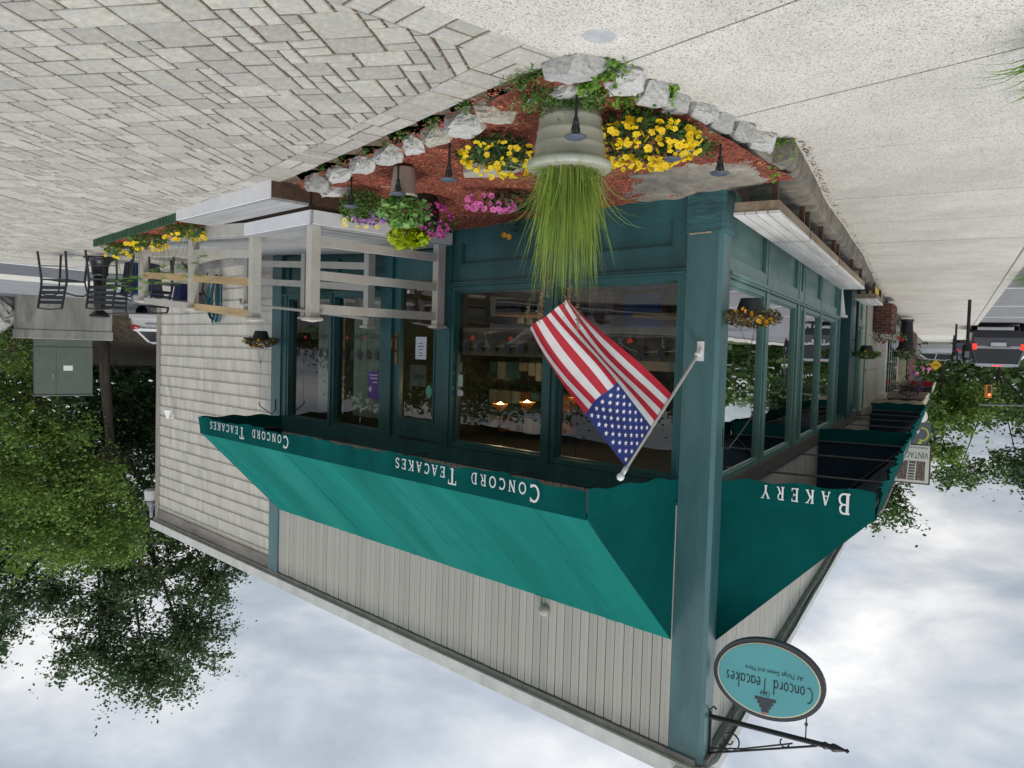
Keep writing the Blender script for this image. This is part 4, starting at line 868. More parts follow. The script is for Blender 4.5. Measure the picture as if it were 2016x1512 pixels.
# lower step
b = B(-1)
for i in range(3): b2 = B(-1); b2.box(3.30, 5.35, 1.77 + i * .13, 1.77 + (i + 1) * .13 - .006, .225, .25); b2.build('step_board', deck_m, porch)
b = B(-1); b.box(3.285, 5.37, 2.158, 2.18, .02, .238); b.build('step_riser', trim_w, porch)
for s_ in (3.29, 5.34): b = B(-1); b.box(s_, s_ + .02, 1.76, 2.158, .03, .225); b.build('step_side', wood_old, porch)
def rail_post(s, o, z0, h):
    b = B(-1); b.box(s - .048, s + .048, o - .048, o + .048, z0, z0 + h); p_ = b.build('rail_post', rail_m, porch)
    b = B(-1); zt = z0 + h; b.box(s - .058, s + .058, o - .058, o + .058, zt, zt + .012); b.box(s - .075, s + .075, o - .075, o + .075, zt + .012, zt + .035)
    b.add([(s - .075, -(o - .075), zt + .035), (s + .075, -(o - .075), zt + .035), (s + .075, -(o + .075), zt + .035), (s - .075, -(o + .075), zt + .035), (s, -o, zt + .052)], [(1, 0, 4), (2, 1, 4), (3, 2, 4), (0, 3, 4)]); b.build('cap', rail_m, p_)
for s, o, z0, h in ((3.37, 1.67, .41, .87), (3.37, .12, .41, .88), (4.55, 1.67, .41, .86), (6.12, 1.67, .28, .85), (7.75, 1.67, .17, .83), (4.62, .17, .41, .88), (6.1, .17, .30, .87), (7.75, .17, .19, .85)): rail_post(s, o, z0, h)
def rail(p, q, w=.038, h=.085, m=None, nm='rail'): b = B(); b.bar((p[0], -p[1], p[2]), (q[0], -q[1], q[2]), w, h); b.build(nm, m or rail_m, porch)
for z in (.56, .88, 1.20): rail((3.37, .165, z), (3.37, 1.625, z))
for z, m_ in ((.60, rail_m), (.90, wood_new), (1.24, wood_new)):
    rail((4.60, 1.67, z - .0), (6.07, 1.67, z - .11), m=m_); rail((6.17, 1.67, z - .115), (7.70, 1.67, z - .225), m=m_ if z < 1.2 else rail_m)
for z in (.58, .84): rail((4.67, .17, z), (6.05, .17, z - .10)); rail((6.15, .17, z - .105), (7.70, .17, z - .21))
b = B(); b.tube([(4.50, -.25, 1.22), (4.75, -.25, 1.20), (6.1, -.25, 1.09), (7.8, -.25, .97), (7.9, -.22, .9)], .021, 10); b.build('handrail', rail_m, porch, smooth=True)
b = B()
for s, z in ((4.62, 1.16), (6.1, 1.05), (7.75, .93)): b.tube([(s, -.2, z), (s, -.25, z + .04)], .008, 6)
b.build('handrail_bracket', metal_dk, porch)

# ================================================================== benches on the raised walk
def bench(label, s0, s1, o0=.125, o1=.475, zt=.46, legs=None):
    t = thing('bench', label, 'bench', W1(s0, 0, .165), A1, 'low slatted benches on the raised walk'); L = s1 - s0; z = zt - .165
    w = (o1 - o0) / 4
    for i in range(4): b = B(); b.cbox(0, L, o0 + i * w + .006, o0 + (i + 1) * w - .006, z - .028, z, .004); b.build('plank', bench_top, t)
    b = B(); b.box(.006, L - .006, o1 - .03, o1 - .008, z - .105, z - .03); b.box(.006, .03, o0 + .01, o1 - .03, z - .105, z - .03); b.box(L - .03, L - .006, o0 + .01, o1 - .03, z - .105, z - .03); b.build('apron', bench_side, t)
    for s in legs or (.10, L - .10):
        for o in (o0 + .06, o1 - .06): b = B(); b.box(s - .022, s + .022, o - .022, o + .022, 0, z - .03); b.build('leg', rust, t)
bench('short grey plank bench touching the corner post', -.14, 1.36, legs=(.12, 1.36))
bench('grey plank bench between the short bench and the long one', 1.425, 3.52, legs=(.1, 1.0, 2.02))
bench('long grey plank bench ending at the street entrance', 3.60, 6.75, legs=(.2, 1.76, 3.0))
bench('grey plank bench with rust brown end beyond the street entrance', 8.95, 10.6)
hr = thing('handrail', 'black metal handrail standing at the street entrance', 'handrail', W1(9.75, .10, .165), A1)
b = B(); b.tube([(0, 0, 0), (0, 0, 1.28)], .026, 8); b.build('post', black, hr); b = B(); b.tube([(0, .0, 1.26), (0, -.35, 1.26), (-.05, -1.1, 1.26)], .016, 8); b.tube([(0, .0, 1.0), (0, -1.1, 1.0)], .010, 6); b.build('rail', black, hr)
wp = thing('tall_planter', 'tall white tapered planter standing in the street entrance', 'planter', W1(8.1, -.1, .165))
b = B(); b.lathe([(.09, 0), (.17, .62), (.205, .62), (.205, .66), (.17, .66), (.15, .5)], 20); b.build('shell', white_paint, wp); b = B(); b.lathe([(.01, .55), (.155, .55)], 16); b.build('soil', M('soil', (.03, .02, .015), .9, .2, 30), wp)

# ================================================================== small things on the walls
o = B(); o.lathe([(.055, 0), (.060, .01), (.055, .035), (.03, .05), (.008, .055), (.004, .06)], 20, axis='y'); o.v = [(x, -y, z) for x, y, z in o.v]; ob = o.build('alarm_bell', M('beige_bell', (.42, .40, .36), .5, .1, 8), None, W2(1.73, .035, 4.06), A2, smooth=True, fix=True); tag(ob, 'round beige alarm bell on the vertical boards above the teal awning', 'alarm bell')
ob = thing('wall_light', 'small white cone shaped wall light on the shingles', 'wall light', W2(10.85, .03, 2.86), A2)
b = B(); b.lathe([(.02, .0), (.075, -.16), (.07, -.16), (.012, -.01)], 14, (0, -.10, .08)); b.build('shade', white_paint, ob); b = B(); b.box(-.03, .03, -.03, 0, .0, .08); b.bar((0, -.02, .06), (0, -.10, .07), .015); b.build('mount', white_paint, ob)
ob = thing('dusk_lamp', 'grey dusk to dawn lamp on an arm at the end of the shingled wall', 'yard lamp', W2(11.64, -.05, 4.60), A2)
b = B(); b.tube([(0, 0, .02), (.12, -.03, .06), (.22, -.05, .04)], .02, 8); b.build('arm', steel, ob); b = B(); b.lathe([(.03, .20), (.045, .10), (.075, .06), (.09, .0), (.09, -.04)], 16, (.28, -.06, .02)); b.build('housing', M('lamp_grey', (.16, .17, .20), .5, .1, 5), ob, smooth=True)
b = B(); b.lathe([(.115, -.04), (.13, -.22), (.10, -.25), (.09, -.04)], 16, (.28, -.06, .02)); b.build('lens', M('ribbed_lens', (.55, .56, .56), .3, .1, 20), ob); b = B(); b.lathe([(.02, .30), (.03, .20), (.01, .2)], 10, (.28, -.06, .02)); b.build('sensor', steel, ob)
hs = thing('garden_hose', 'teal garden hose coiled on a hanger on the shingled wall', 'garden hose', W2(8.95, .04, .85), A2)
for k in range(6):
    b = B(); dx_ = rnd.uniform(-.05, .05); b.tube([(dx_ + (.11 + .012 * k) * math.sin(a) * (1.0 + .15 * math.sin(a)), -.04 - .018 * k + .01 * math.cos(a * 2), (.36 + rnd.uniform(-.005, .005)) * math.cos(a) + .02 * math.sin(a * 3 + k)) for a in [i * 2 * math.pi / 30 for i in range(31)]], .0125, 7, cap=False); b.build('coil', hose_m, hs, smooth=True)
b = B(); b.tube([(.06, -.06, .28), (.20, -.08, .10), (.28, -.07, -.02), (.22, -.08, .22), (.12, -.08, .4)], .0125, 7); b.build('loose_end', hose_m, hs, smooth=True); b = B(); b.tube([(0, 0, .32), (0, -.14, .32), (0, -.15, .38)], .012, 6); b.build('hanger', metal_dk, hs)
bx = thing('blue_box', 'navy blue plastic box with white lid hung on the railing', 'box', W2(9.75, .32, .60), A2); b = B(); b.add([(-.12, -.09, 0), (.12, -.09, 0), (.12, .09, 0), (-.12, .09, 0), (-.17, -.12, .3), (.17, -.12, .3), (.17, .12, .3), (-.17, .12, .3)], [(3, 2, 1, 0), (4, 5, 6, 7), (0, 1, 5, 4), (1, 2, 6, 5), (2, 3, 7, 6), (3, 0, 4, 7)]); b.build('bin', blue_pl, bx); b = B(); b.cbox(-.18, .18, -.13, .13, .3, .34, .01); b.build('lid', white_paint, bx); b = B(); b.bar((0, .1, .15), (0, .32, .15), .03); b.build('bracket', metal_dk, bx)
# pendant lamps and furniture seen through the panes
warm = emit('warm_bulb', (1.0, .62, .22), 6.0)
for s, o_, z, lab in ((3.5, -1.0, 2.2, 'lit amber pendant lamp hanging closest to the door'), (3.05, -1.0, 2.15, 'lit amber pendant lamp, middle of three behind the big window'), (2.28, -1.0, 2.05, 'lit amber pendant lamp behind the flag')):
    t = thing('pendant_lamp', lab, 'pendant lamp', W2(s, o_, z), 0, 'pendant lamps in the cafe'); b = B(); b.lathe([(.02, .10), (.10, .0), (.095, .0), (.015, .09)], 16); b.build('shade', M('amber_glass', (.35, .18, .05), .3, .1, 6, trans=.4), t); b = B(); b.lathe([(.002, -.025), (.045, .0), (.045, .02), (.002, .05)], 12); b.build('bulb', warm, t); ld = bpy.data.lights.new('pendant_light', 'POINT'); ld.energy = 4.5; ld.color = (1, .72, .40); ld.shadow_soft_size = .05; lo_ = bpy.data.objects.new('pendant_light', ld); COL.objects.link(lo_); lo_.parent = t; lo_.location = (0, 0, -.06); b = B(); b.tube([(0, 0, .1), (0, 0, 2.8 - z)], .004, 5); b.build('cord', black, t)
tb = thing('cafe_table', 'round wooden cafe table inside behind the flag', 'table', W2(.95, -.75, .41)); b = B(); b.lathe([(.34, .745), (.36, .755), (.36, .775), (.34, .785)], 28); b.build('top', M('oak_top', (.34, .20, .08), .4, .15, 5, stretch=(.2, 1, 1)), tb); b = B(); b.lathe([(.2, 0), (.2, .02), (.03, .05), (.03, .745)], 16); b.build('pedestal', black, tb)
ch = thing('blue_chair', 'blue chair inside, beside the wooden cafe table', 'chair', W2(1.5, -1.0, .41), .4); b = B(); b.box(-.2, .2, -.2, .2, .42, .46); b.build('seat', M('blue_seat', (.02, .07, .28), .5, .1, 5), ch); b = B(); b.box(-.2, .2, .17, .2, .5, .9); b.build('backrest', MATS['blue_seat'], ch)
for x in (-.18, .18):
    for y in (-.18, .18): b = B(); b.box(x - .015, x + .015, y - .015, y + .015, 0, .42); b.build('leg', black, ch)
ap = thing('floral_curtain', 'flowered cloth hanging inside behind the flag', 'curtain', W2(1.75, -.9, .9), A2); b = B(); V = [(i * .02, .02 * math.sin(i * .9), z) for i in range(18) for z in (0, .75)]; b.add(V, [(2 * i, 2 * i + 2, 2 * i + 3, 2 * i + 1) for i in range(17)]); b.build('cloth', M('floral_print', (.36, .30, .36), .8, .3, 30, col2=(.45, .10, .16), mask=.56), ap)
sf = thing('wall_shelf', 'dark shelf of jars and boxes at the back of the cafe', 'shelf', W2(4.2, -2.2, .41), A2)
for z in (.9, 1.3, 1.7, 2.05): b = B(); b.box(-.9, .9, -.14, .14, z - .03, z); b.build('shelf_board', int_dark, sf)
jm = [M('jar_a', (.5, .45, .35), .4, .1, 5), M('jar_b', (.35, .12, .08), .5, .1, 5), M('jar_c', (.12, .25, .30), .5, .1, 5), M('jar_d', (.6, .6, .58), .4, .1, 5)]
for z in (.9, 1.3, 1.7, 2.05):
    x = -.85
    while x < .7:
        w_ = rnd.uniform(.08, .2); h_ = rnd.uniform(.12, .26); b = B(); b.cbox(x, x + w_, -.08, .08, z + .002, z + h_, .015); b.build('jar', rnd.choice(jm), sf); x += w_ + rnd.uniform(.02, .12)
for k, (s, o_, rz_, l_) in enumerate(((2.55, -.8, .3, 'dark cafe chair by the middle of the big window'), (3.0, -1.5, 2.0, 'dark cafe chair behind the window, turned away'))):
    t = thing('cafe_chair', l_, 'chair', W2(s, o_, .41), rz_)
    b = B(); b.box(-.2, .2, -.2, .2, .43, .46); b.build('seat', M('chair_wood', (.20, .11, .05), .5, .2, 6), t); b = B(); b.tube([(-.19, .19, .0), (-.19, .2, .9), (0, .22, .96), (.19, .2, .9), (.19, .19, 0)], .014, 6); b.build('back_frame', black, t); b = B(); b.box(-.17, .17, .19, .21, .62, .82); b.build('backrest', MATS['chair_wood'], t)
    for x in (-.18, .18): b = B(); b.box(x - .014, x + .014, -.19, -.162, 0, .43); b.build('leg', black, t)
tb = thing('window_table', 'square cafe table with white cups close behind the glass', 'table', W2(2.75, -.75, .41), A2); b = B(); b.box(-.35, .35, -.3, .3, .72, .75); b.build('top', MATS['oak_top'], tb); b = B(); b.lathe([(.2, 0), (.2, .02), (.03, .05), (.03, .72)], 14); b.build('pedestal', black, tb)
for x, y in ((-.15, .1), (.12, -.08), (.2, .15)): b = B(); b.lathe([(.025, .752), (.04, .83), (.035, .83), (.02, .76)], 14, (x, y, 0)); b.build('cup', white_paint, tb)
ct = thing('counter', 'dark wooden serving counter at the back of the cafe', 'counter', W2(3.2, -3.0, .41), A2); b = B(); b.box(-1.4, 1.4, -.3, .3, 0, 1.0); b.build('body', int_dark, ct); b = B(); b.box(-1.45, 1.45, -.35, .35, 1.0, 1.04); b.build('top', M('counter_top', (.25, .16, .09), .35, .15, 4), ct); b = B(); b.box(-.9, .6, -.2, .2, 1.04, 1.35); b.build('display_case', M('case_white', (.5, .5, .48), .4, .1, 4), ct)
# ================================================================== plants: helpers
def unit_rand(n):
    v = NR.normal(size=(n, 3)); return v / np.linalg.norm(v, axis=1, keepdims=True)
def leaf_mesh(name, P, L, wid=.5, flat=.5):
    """one folded diamond per point"""
    P = np.asarray(P); n = len(P); L = np.broadcast_to(np.asarray(L, float), (n,))[:, None]
    a = unit_rand(n); a[:, 2] *= .6; a /= np.linalg.norm(a, axis=1, keepdims=True)
    nr = unit_rand(n) + np.array([0, 0, flat * 2]); b_ = np.cross(nr, a); b_ /= np.linalg.norm(b_, axis=1, keepdims=True) + 1e-9
    c = np.cross(a, b_)
    V = np.stack([P - a * L * .5, P + b_ * L * wid * .5 + c * L * .08, P + a * L * .5 - c * L * .05, P - b_ * L * wid * .5 + c * L * .08], 1)
    return np_mesh(name, V.reshape(-1, 3), np.arange(4 * n).reshape(-1, 4))
def ell_pts(n, c, r, shell=.35):
    d = unit_rand(n); k = (shell + (1 - shell) * NR.random((n, 1))) ** .5
    return np.array(c) + d * k * np.array(r)
def blades_mesh(name, root, tip, w, droop=.25, seg=5):
    root = np.asarray(root); tip = np.asarray(tip); n = len(root); d = tip - root; L = np.linalg.norm(d, axis=1, keepdims=True)
    sd = np.cross(d, NR.normal(size=(n, 3))); sd /= np.linalg.norm(sd, axis=1, keepdims=True) + 1e-9; out = d.copy(); out[:, 2] = 0
    V = []
    for k in range(seg + 1):
        t = k / seg; c = root + d * t; c = c + np.array([0, 0, 1]) * L * droop * (t - t * t) * 1.4 + out * droop * (t * t - t) * .9
        ww = np.asarray(w).reshape(-1, 1) * (1 - t) ** .7 + .0006; V += [c - sd * ww * .5, c + sd * ww * .5]
    V = np.stack(V, 1); m = 2 * (seg + 1); F = np.concatenate([np.stack([np.arange(n) * m + 2 * k, np.arange(n) * m + 2 * k + 1, np.arange(n) * m + 2 * k + 3, np.arange(n) * m + 2 * k + 2], 1) for k in range(seg)])
    return np_mesh(name, V.reshape(-1, 3), F)
def blossom_me(name, m_rim, m_eye, lobes=5, cup=.25, eye=.3):
    me = bpy.data.meshes.new(name); n = lobes * 3; V = [(0, 0, 0)]
    for k in range(lobes * 2): a = k * math.pi / lobes; V.append((eye * math.cos(a), eye * math.sin(a), cup * .3))
    for k in range(n): a = k * 2 * math.pi / n; r = 1.0 if k % 3 else .80; V.append((r * math.cos(a), r * math.sin(a), cup + (.06 if k % 3 == 1 else -.04)))
    ne = lobes * 2; F = [(0, 1 + k, 1 + (k + 1) % ne) for k in range(ne)]; mi = [1] * ne
    for k in range(n):
        k0 = int(round(k * ne / n)) % ne; k1 = int(round((k + 1) * ne / n)) % ne
        F.append((1 + k0, 1 + ne + k, 1 + ne + (k + 1) % n) if k0 == k1 else (1 + k0, 1 + ne + k, 1 + ne + (k + 1) % n, 1 + k1)); mi.append(0)
    me.from_pydata(V, [], F); me.materials.append(m_rim); me.materials.append(m_eye); me.polygons.foreach_set('material_index', mi); return me
eye_or = M('orange_eye', (.60, .22, .01), .6, .1, 6); eye_dk = M('dark_eye', (.16, .015, .10), .6, .1, 6)
PANSY = blossom_me('blossom', leaf_yel, eye_or, 5, .2, .22); PINK = blossom_me('blossom', pink_p, eye_dk, 5, .35, .25); MAG = blossom_me('blossom', mag_p, eye_dk, 5, .35, .3); ORNG = blossom_me('blossom', leaf_org, eye_or, 5, .35, .35); VIOL = blossom_me('blossom', vio_p, eye_dk, 5, .3, .2); PALE = blossom_me('blossom', pale_y, eye_or, 6, .12, .25); DAISY = blossom_me('blossom', leaf_yel, eye_or, 6, .15, .25)
def blossoms(parent, me, pts, r0, r1, face=(0, -.8, .8), spread=.6):
    for p in pts:
        o = bpy.data.objects.new('blossom', me); COL.objects.link(o); o.parent = parent; o.location = p
        d = Vector(face) + Vector([rnd.gauss(0, spread) for _ in range(3)]); q = d.to_track_quat('Z', 'Y'); q = q @ Matrix.Rotation(rnd.random() * 6.28, 3, 'Z').to_quaternion()
        o.rotation_mode = 'QUATERNION'; o.rotation_quaternion = q; s = rnd.uniform(r0, r1); o.scale = (s, s, s)
# ================================================================== flower bed
def ob_edge(s): return float(np.interp(s, [-.6, -.3, 0, .7, 1.6, 2.4, 3.3], [2.45, 2.42, 2.36, 2.2, 2.08, 1.98, 1.9]))
def bed_z(s, o): return .07 + .15 * max(0, min(1, 1 - o / 1.9)) ** 1.3 + .01 * math.sin(s * 5) * math.sin(o * 6 + 1) + .03 * min(max(s, 0), 3) / 3
bed = thing('flower_bed', 'red mulch flower bed edged with rough granite stones at the corner', 'flower bed', (CX, CY, 0), A2)
b = B(); ns, no_ = 56, 34; V = []
for i in range(ns + 1):
    s = -.60 + 3.9 * i / ns
    for j in range(no_ + 1): o = ob_edge(s) * j / no_ + .0; V.append((s, -o, bed_z(s, o) + rnd.uniform(-.008, .008) - (.05 if j == no_ else 0)))
b.add(V, [(i * (no_ + 1) + j, i * (no_ + 1) + j + 1, (i + 1) * (no_ + 1) + j + 1, (i + 1) * (no_ + 1) + j) for i in range(ns) for j in range(no_)]); b.build('mulch', mulch_m, bed, smooth=True, fix=True)
def chips(parent, n, fs, name='mulch_chips'):
    V = np.zeros((n, 4, 3))
    for k in range(n):
        x, y, z = fs(); L = rnd.uniform(.012, .038); w = rnd.uniform(.003, .008); a = rnd.random() * 6.28; e = rnd.uniform(-.5, .5); d_ = Vector((math.cos(a), math.sin(a), e)).normalized() * L / 2; t = Vector((-math.sin(a), math.cos(a), rnd.uniform(-.6, .6))) * w / 2; c = Vector((x, y, z + abs(e) * L * .4 + .003))
        V[k] = [c - d_ - t, c - d_ + t, c + d_ + t, c + d_ - t]
    o = link(name, np_mesh(name, V.reshape(-1, 3), np.arange(4 * n).reshape(-1, 4)), chip_m, parent); kind(o, 'stuff'); return o
def f_bed():
    while True:
        s = rnd.uniform(-.6, 3.25); o = rnd.uniform(.02, 2.4)
        if o < ob_edge(s): return s, -o, bed_z(s, o)
chips(bed, 12000, f_bed)
chips(bed, 500, lambda: (lambda s: (s, -(ob_edge(s) + rnd.uniform(-.03, .10) ** 1), .004 + .025 * max(s, 0)))(rnd.uniform(-.2, 3.2)), 'spilled_chips')
import bmesh
def rock_mesh(lx, ly, lz, seed, n=15):
    # angular broken stone: hull of scattered points with a flattish top and chipped arrises
    r = random.Random(seed); bm = bmesh.new()
    for k in range(n):
        a = k / n * 6.283 + r.uniform(-.25, .25); q = r.uniform(.78, 1.0); top_ = k % 3
        zz = (r.uniform(.80, 1.0), r.uniform(.0, .12), r.uniform(.35, .7))[top_]; q *= (.80, .92, 1.0)[top_]
        bm.verts.new((math.cos(a) * q * lx / 2 * 1.12, math.sin(a) * q * ly / 2 * 1.12, zz * lz))
    bmesh.ops.convex_hull(bm, input=bm.verts)
    for v in [v for v in bm.verts if not v.link_faces]: bm.verts.remove(v)
    bmesh.ops.triangulate(bm, faces=bm.faces[:]); bmesh.ops.subdivide_edges(bm, edges=bm.edges[:], cuts=3, use_grid_fill=True)
    k_ = min(lx, ly, lz)
    for v in bm.verts: v.co += Vector((r.gauss(0, 1), r.gauss(0, 1), r.gauss(0, 1))) * k_ * .022
    me = bpy.data.meshes.new('stone'); bm.to_mesh(me); bm.free(); return me
def rock_round(lx, ly, lz, seed, n=6):
    # a ball cut by random planes, then roughened: broken quarry stone
    r = random.Random(seed); bm = bmesh.new(); bmesh.ops.create_icosphere(bm, subdivisions=3, radius=1.0)
    pl = [(Vector((r.uniform(-1, 1), r.uniform(-1, 1), r.uniform(-.4, .5))).normalized(), r.uniform(.60, .90)) for _ in range(n)] + [(Vector((r.uniform(-.35, .35), r.uniform(-.35, .35), 1)).normalized(), r.uniform(.45, .62)), (Vector((r.uniform(-.6, .6), r.uniform(-.6, .6), .8)).normalized(), r.uniform(.55, .7))]
    for v in bm.verts:
        v.co *= .86 / (abs(v.co.x) ** 4 + abs(v.co.y) ** 4 + abs(v.co.z) ** 4) ** .25
        for nn, d in pl:
            k = v.co.dot(nn) - d
            if k > 0: v.co -= nn * k
        v.co += Vector((r.gauss(0, .010), r.gauss(0, .010), r.gauss(0, .010)))
    x0 = max(abs(v.co.x) for v in bm.verts); y0 = max(abs(v.co.y) for v in bm.verts); z1 = max(v.co.z for v in bm.verts)
    for v in bm.verts: v.co = Vector((v.co.x / x0 * lx / 2, v.co.y / y0 * ly / 2, (v.co.z / z1 * .55 + .45) * lz))
    me = bpy.data.meshes.new('stone'); bm.to_mesh(me); bm.free(); return me
stones = [(-.50, 2.40, .36, .24, .13, .5), (-.30, 2.22, .34, .20, .13, .1), (-.61, 2.10, .26, .28, .14, 1.4), (-.60, 1.83, .24, .22, .13, 1.5), (-.58, 1.58, .27, .20, .12, 1.65), (-.60, 1.32, .26, .2, .12, 1.5), (-.58, 1.06, .27, .22, .13, 1.5), (-.60, .80, .26, .2, .14, 1.6), (-.58, .52, .30, .24, .15, 1.5),
          (.05, 2.24, .26, .16, .09, -.2), (.32, 2.20, .30, .22, .14, .5), (.66, 2.16, .38, .22, .15, -.15), (1.02, 2.10, .32, .18, .12, -.1), (1.34, 2.05, .30, .18, .11, -.2), (1.70, 2.02, .40, .17, .12, -.1), (2.10, 1.98, .38, .17, .11, -.1), (2.50, 1.94, .40, .18, .12, -.12), (2.92, 1.90, .40, .20, .14, -.1), (3.02, 1.66, .36, .16, .13, .5), (2.45, 1.45, .22, .16, .06, .3)]
for k, (s, o, lx, ly, lz, a) in enumerate(stones):
    ob = link('stone', rock_mesh(lx * 1.05, ly * .95, lz * .70 + .05, 40 + k), rock_tan if k in (10, 12, 19) else rock_m, bed, (s, -o, -.03 + .025 * max(s, 0)), -a)
# flat stepping stones in the mulch
b = B(); b.prism([(.95, -1.30), (1.25, -1.22), (1.52, -1.40), (1.40, -1.52), (1.05, -1.50)], .08, .165); b.build('flat_stone', rock_tan, bed); b = B(); b.prism([(-.38, -1.2), (-.2, -1.1), (-.18, -.98), (-.36, -.96)], .06, .19); b.build('flat_stone', rock_tan, bed)
# ledge of natural rock below the sill
bm = bmesh.new(); pl = [(1.10, .02, .16), (.95, .40, .12), (.55, .58, .13), (.1, .70, .15), (-.35, .72, .14), (-.58, .58, .15), (-.62, .2, .18), (-.3, -.02, .22), (.3, -.02, .235), (.8, -.02, .225), (.7, .3, .20), (.2, .45, .205), (-.3, .5, .20), (.0, .2, .23), (.45, .15, .232), (.98, .12, .2)]
for s, o, z in pl: bm.verts.new((s, -o, z))
for s, o, z in pl[:7]: bm.verts.new((s * 1.02, -o * 1.05, -.05))
bmesh.ops.convex_hull(bm, input=bm.verts)
for v in [v for v in bm.verts if not v.link_faces]: bm.verts.remove(v)
bmesh.ops.triangulate(bm, faces=bm.faces[:]); bmesh.ops.subdivide_edges(bm, edges=bm.edges[:], cuts=4, use_grid_fill=True)
for v in bm.verts: v.co.z += rnd.gauss(0, .006); v.co.y += rnd.gauss(0, .006)
me = bpy.data.meshes.new('rock_ledge'); bm.to_mesh(me); bm.free(); link('rock_ledge', me, ledge_m, bed, smooth=True)
def wpt(s, o, z=None): x, y, _ = W2(s, o); return x, y, bed_z(s, o) if z is None else z
# --- solar path lights
def solar(s, o, ztop, label):
    zb = bed_z(s, o) - .02; H = ztop - zb
    t = thing('path_light', label, 'path light', wpt(s, o, zb), rnd.random(), 'solar path lights in the flower bed')
    b = B(); b.tube([(0, 0, 0), (0, 0, H - .115)], .0085, 8); b.lathe([(.013, H - .125), (.016, H - .115), (.013, H - .105)], 10); b.build('stake', black, t)
    b = B()
    for k in range(6):
        a = k * math.pi / 3; a2 = a + math.pi / 3; r0, r1 = .014, .030; p = lambda a, f: ((r0 + (r1 - r0) * f ** .8) * math.cos(a), (r0 + (r1 - r0) * f ** .8) * math.sin(a), H - .108 + .085 * f)
        b.tube([p(a, 0), p(a, .5), p(a, 1)], .0026, 4); b.tube([p(a, .3), p(a2, .75)], .0016, 4); b.tube([p(a2, .3), p(a, .75)], .0016, 4)
    b.build('cage', black, t)
    b = B(); b.lathe([(.010, H - .105), (.020, H - .04), (.0, H - .03)], 10); b.build('lens', M('clear_lens', (.25, .27, .28), .2, .05, 5, trans=.5), t)
    b = B(); b.lathe([(.034, H - .025), (.062, H - .020), (.064, H - .014), (.052, H - .006), (.034, H - .001), (.033, H), (.0, H + .001)], 26); b.build('cap', lamp_roof, t, smooth=False)
for s, o, z, l in ((-.36, 2.22, .352, 'solar path light standing before the big sage pot'), (1.0, 2.0, .368, 'solar path light on bare mulch between the pansies and beige pot'), (1.72, 1.91, .365, 'solar path light directly before the beige pot'), (2.50, 1.83, .365, 'solar path light beside the porch step'), (-.47, 1.43, .338, 'solar path light half hidden by the pansies on the street side'), (-.52, .93, .345, 'solar path light by the bare rock ledge at the post')): solar(s, o, z, l)
# --- big pot with ornamental grass
pc = (-.31, 4.78); pz = .055
pot = thing('large_pot', 'large sage green ribbed plastic pot with thick rim at the bed corner', 'pot', (*pc, pz))
prof = [(.165, 0), (.178, .01), (.190, .085), (.194, .093), (.190, .101), (.200, .165), (.204, .173), (.200, .181), (.210, .245), (.214, .253), (.210, .261), (.217, .315), (.220, .335), (.250, .345), (.256, .36), (.254, .385), (.240, .392), (.222, .385), (.214, .33), (.20, .31)]
b = B(); b.lathe(prof[:17], 48); b.build('wall', pot_m, pot, smooth=True); b = B(); b.lathe([(.219, .336), (.250, .343), (.2575, .36), (.256, .385), (.243, .394), (.224, .386), (.215, .34)], 48); b.build('rim', M('sage_rim', (.40, .42, .36), .45, .05, 4), pot, smooth=True); b = B(); b.lathe([(.0, .318), (.217, .32)], 24); b.build('soil', MATS['soil'], pot)
gr = thing('ornamental_grass', 'tall tufted green grass with brown tips growing in the large pot', 'grass plant', (*pc, pz + .32))
n = 620; ang = NR.random(n) * 6.28; rr = NR.random(n) ** .6 * .17; root = np.stack([rr * np.cos(ang), rr * np.sin(ang), np.zeros(n)], 1); lean = NR.random(n); h = NR.uniform(.36, .98, n) * (1 - .25 * lean)
tip = root + np.stack([np.cos(ang) * (.015 + lean ** 2 * .17), np.sin(ang) * (.015 + lean ** 2 * .17), h], 1); link('blades', blades_mesh('blades', root, tip, NR.uniform(.004, .0075, n), .12), grass_blade, gr)
n = 150; ang = NR.random(n) * 6.28; rr = NR.random(n) ** .6 * .18; root = np.stack([rr * np.cos(ang), rr * np.sin(ang), np.zeros(n)], 1); tip = root + np.stack([np.cos(ang) * NR.uniform(.05, .42, n), np.sin(ang) * NR.uniform(.05, .42, n), NR.uniform(.02, .45, n)], 1); link('arching_blades', blades_mesh('arching_blades', root, tip, NR.uniform(.003, .006, n), .5), grass_blade, gr)
n = 110; ang = NR.random(n) * 6.28; rr = .12 + NR.random(n) * .09; root = np.stack([rr * np.cos(ang), rr * np.sin(ang), np.zeros(n)], 1); tip = root + np.stack([np.cos(ang) * NR.uniform(.0, .20, n), np.sin(ang) * NR.uniform(.0, .20, n), NR.uniform(-.10, .26, n)], 1); link('dry_blades', blades_mesh('dry_blades', root, tip, NR.uniform(.002, .004, n), .6), grass_dry, gr)
n = 13; ang = NR.random(n) * 6.28; tips = np.stack([np.cos(ang) * NR.uniform(.03, .24, n), np.sin(ang) * NR.uniform(.03, .24, n), NR.uniform(.72, 1.06, n)], 1); tips[:, 0] += .04
link('seed_stalks', blades_mesh('seed_stalks', tips * np.array([.3, .3, .1]), tips, np.full(n, .003), .1), M('seed_head', (.26, .19, .11), .7, .25, 9, piece=.3), gr)
P = np.concatenate([t + np.array([t[0] * .2, t[1] * .2, -.0]) * 0 + NR.normal(size=(34, 3)) * np.array([.005, .005, .03]) for t in tips]); link('seed_heads', leaf_mesh('seed_heads', P, .022, .25), MATS['seed_head'], gr)
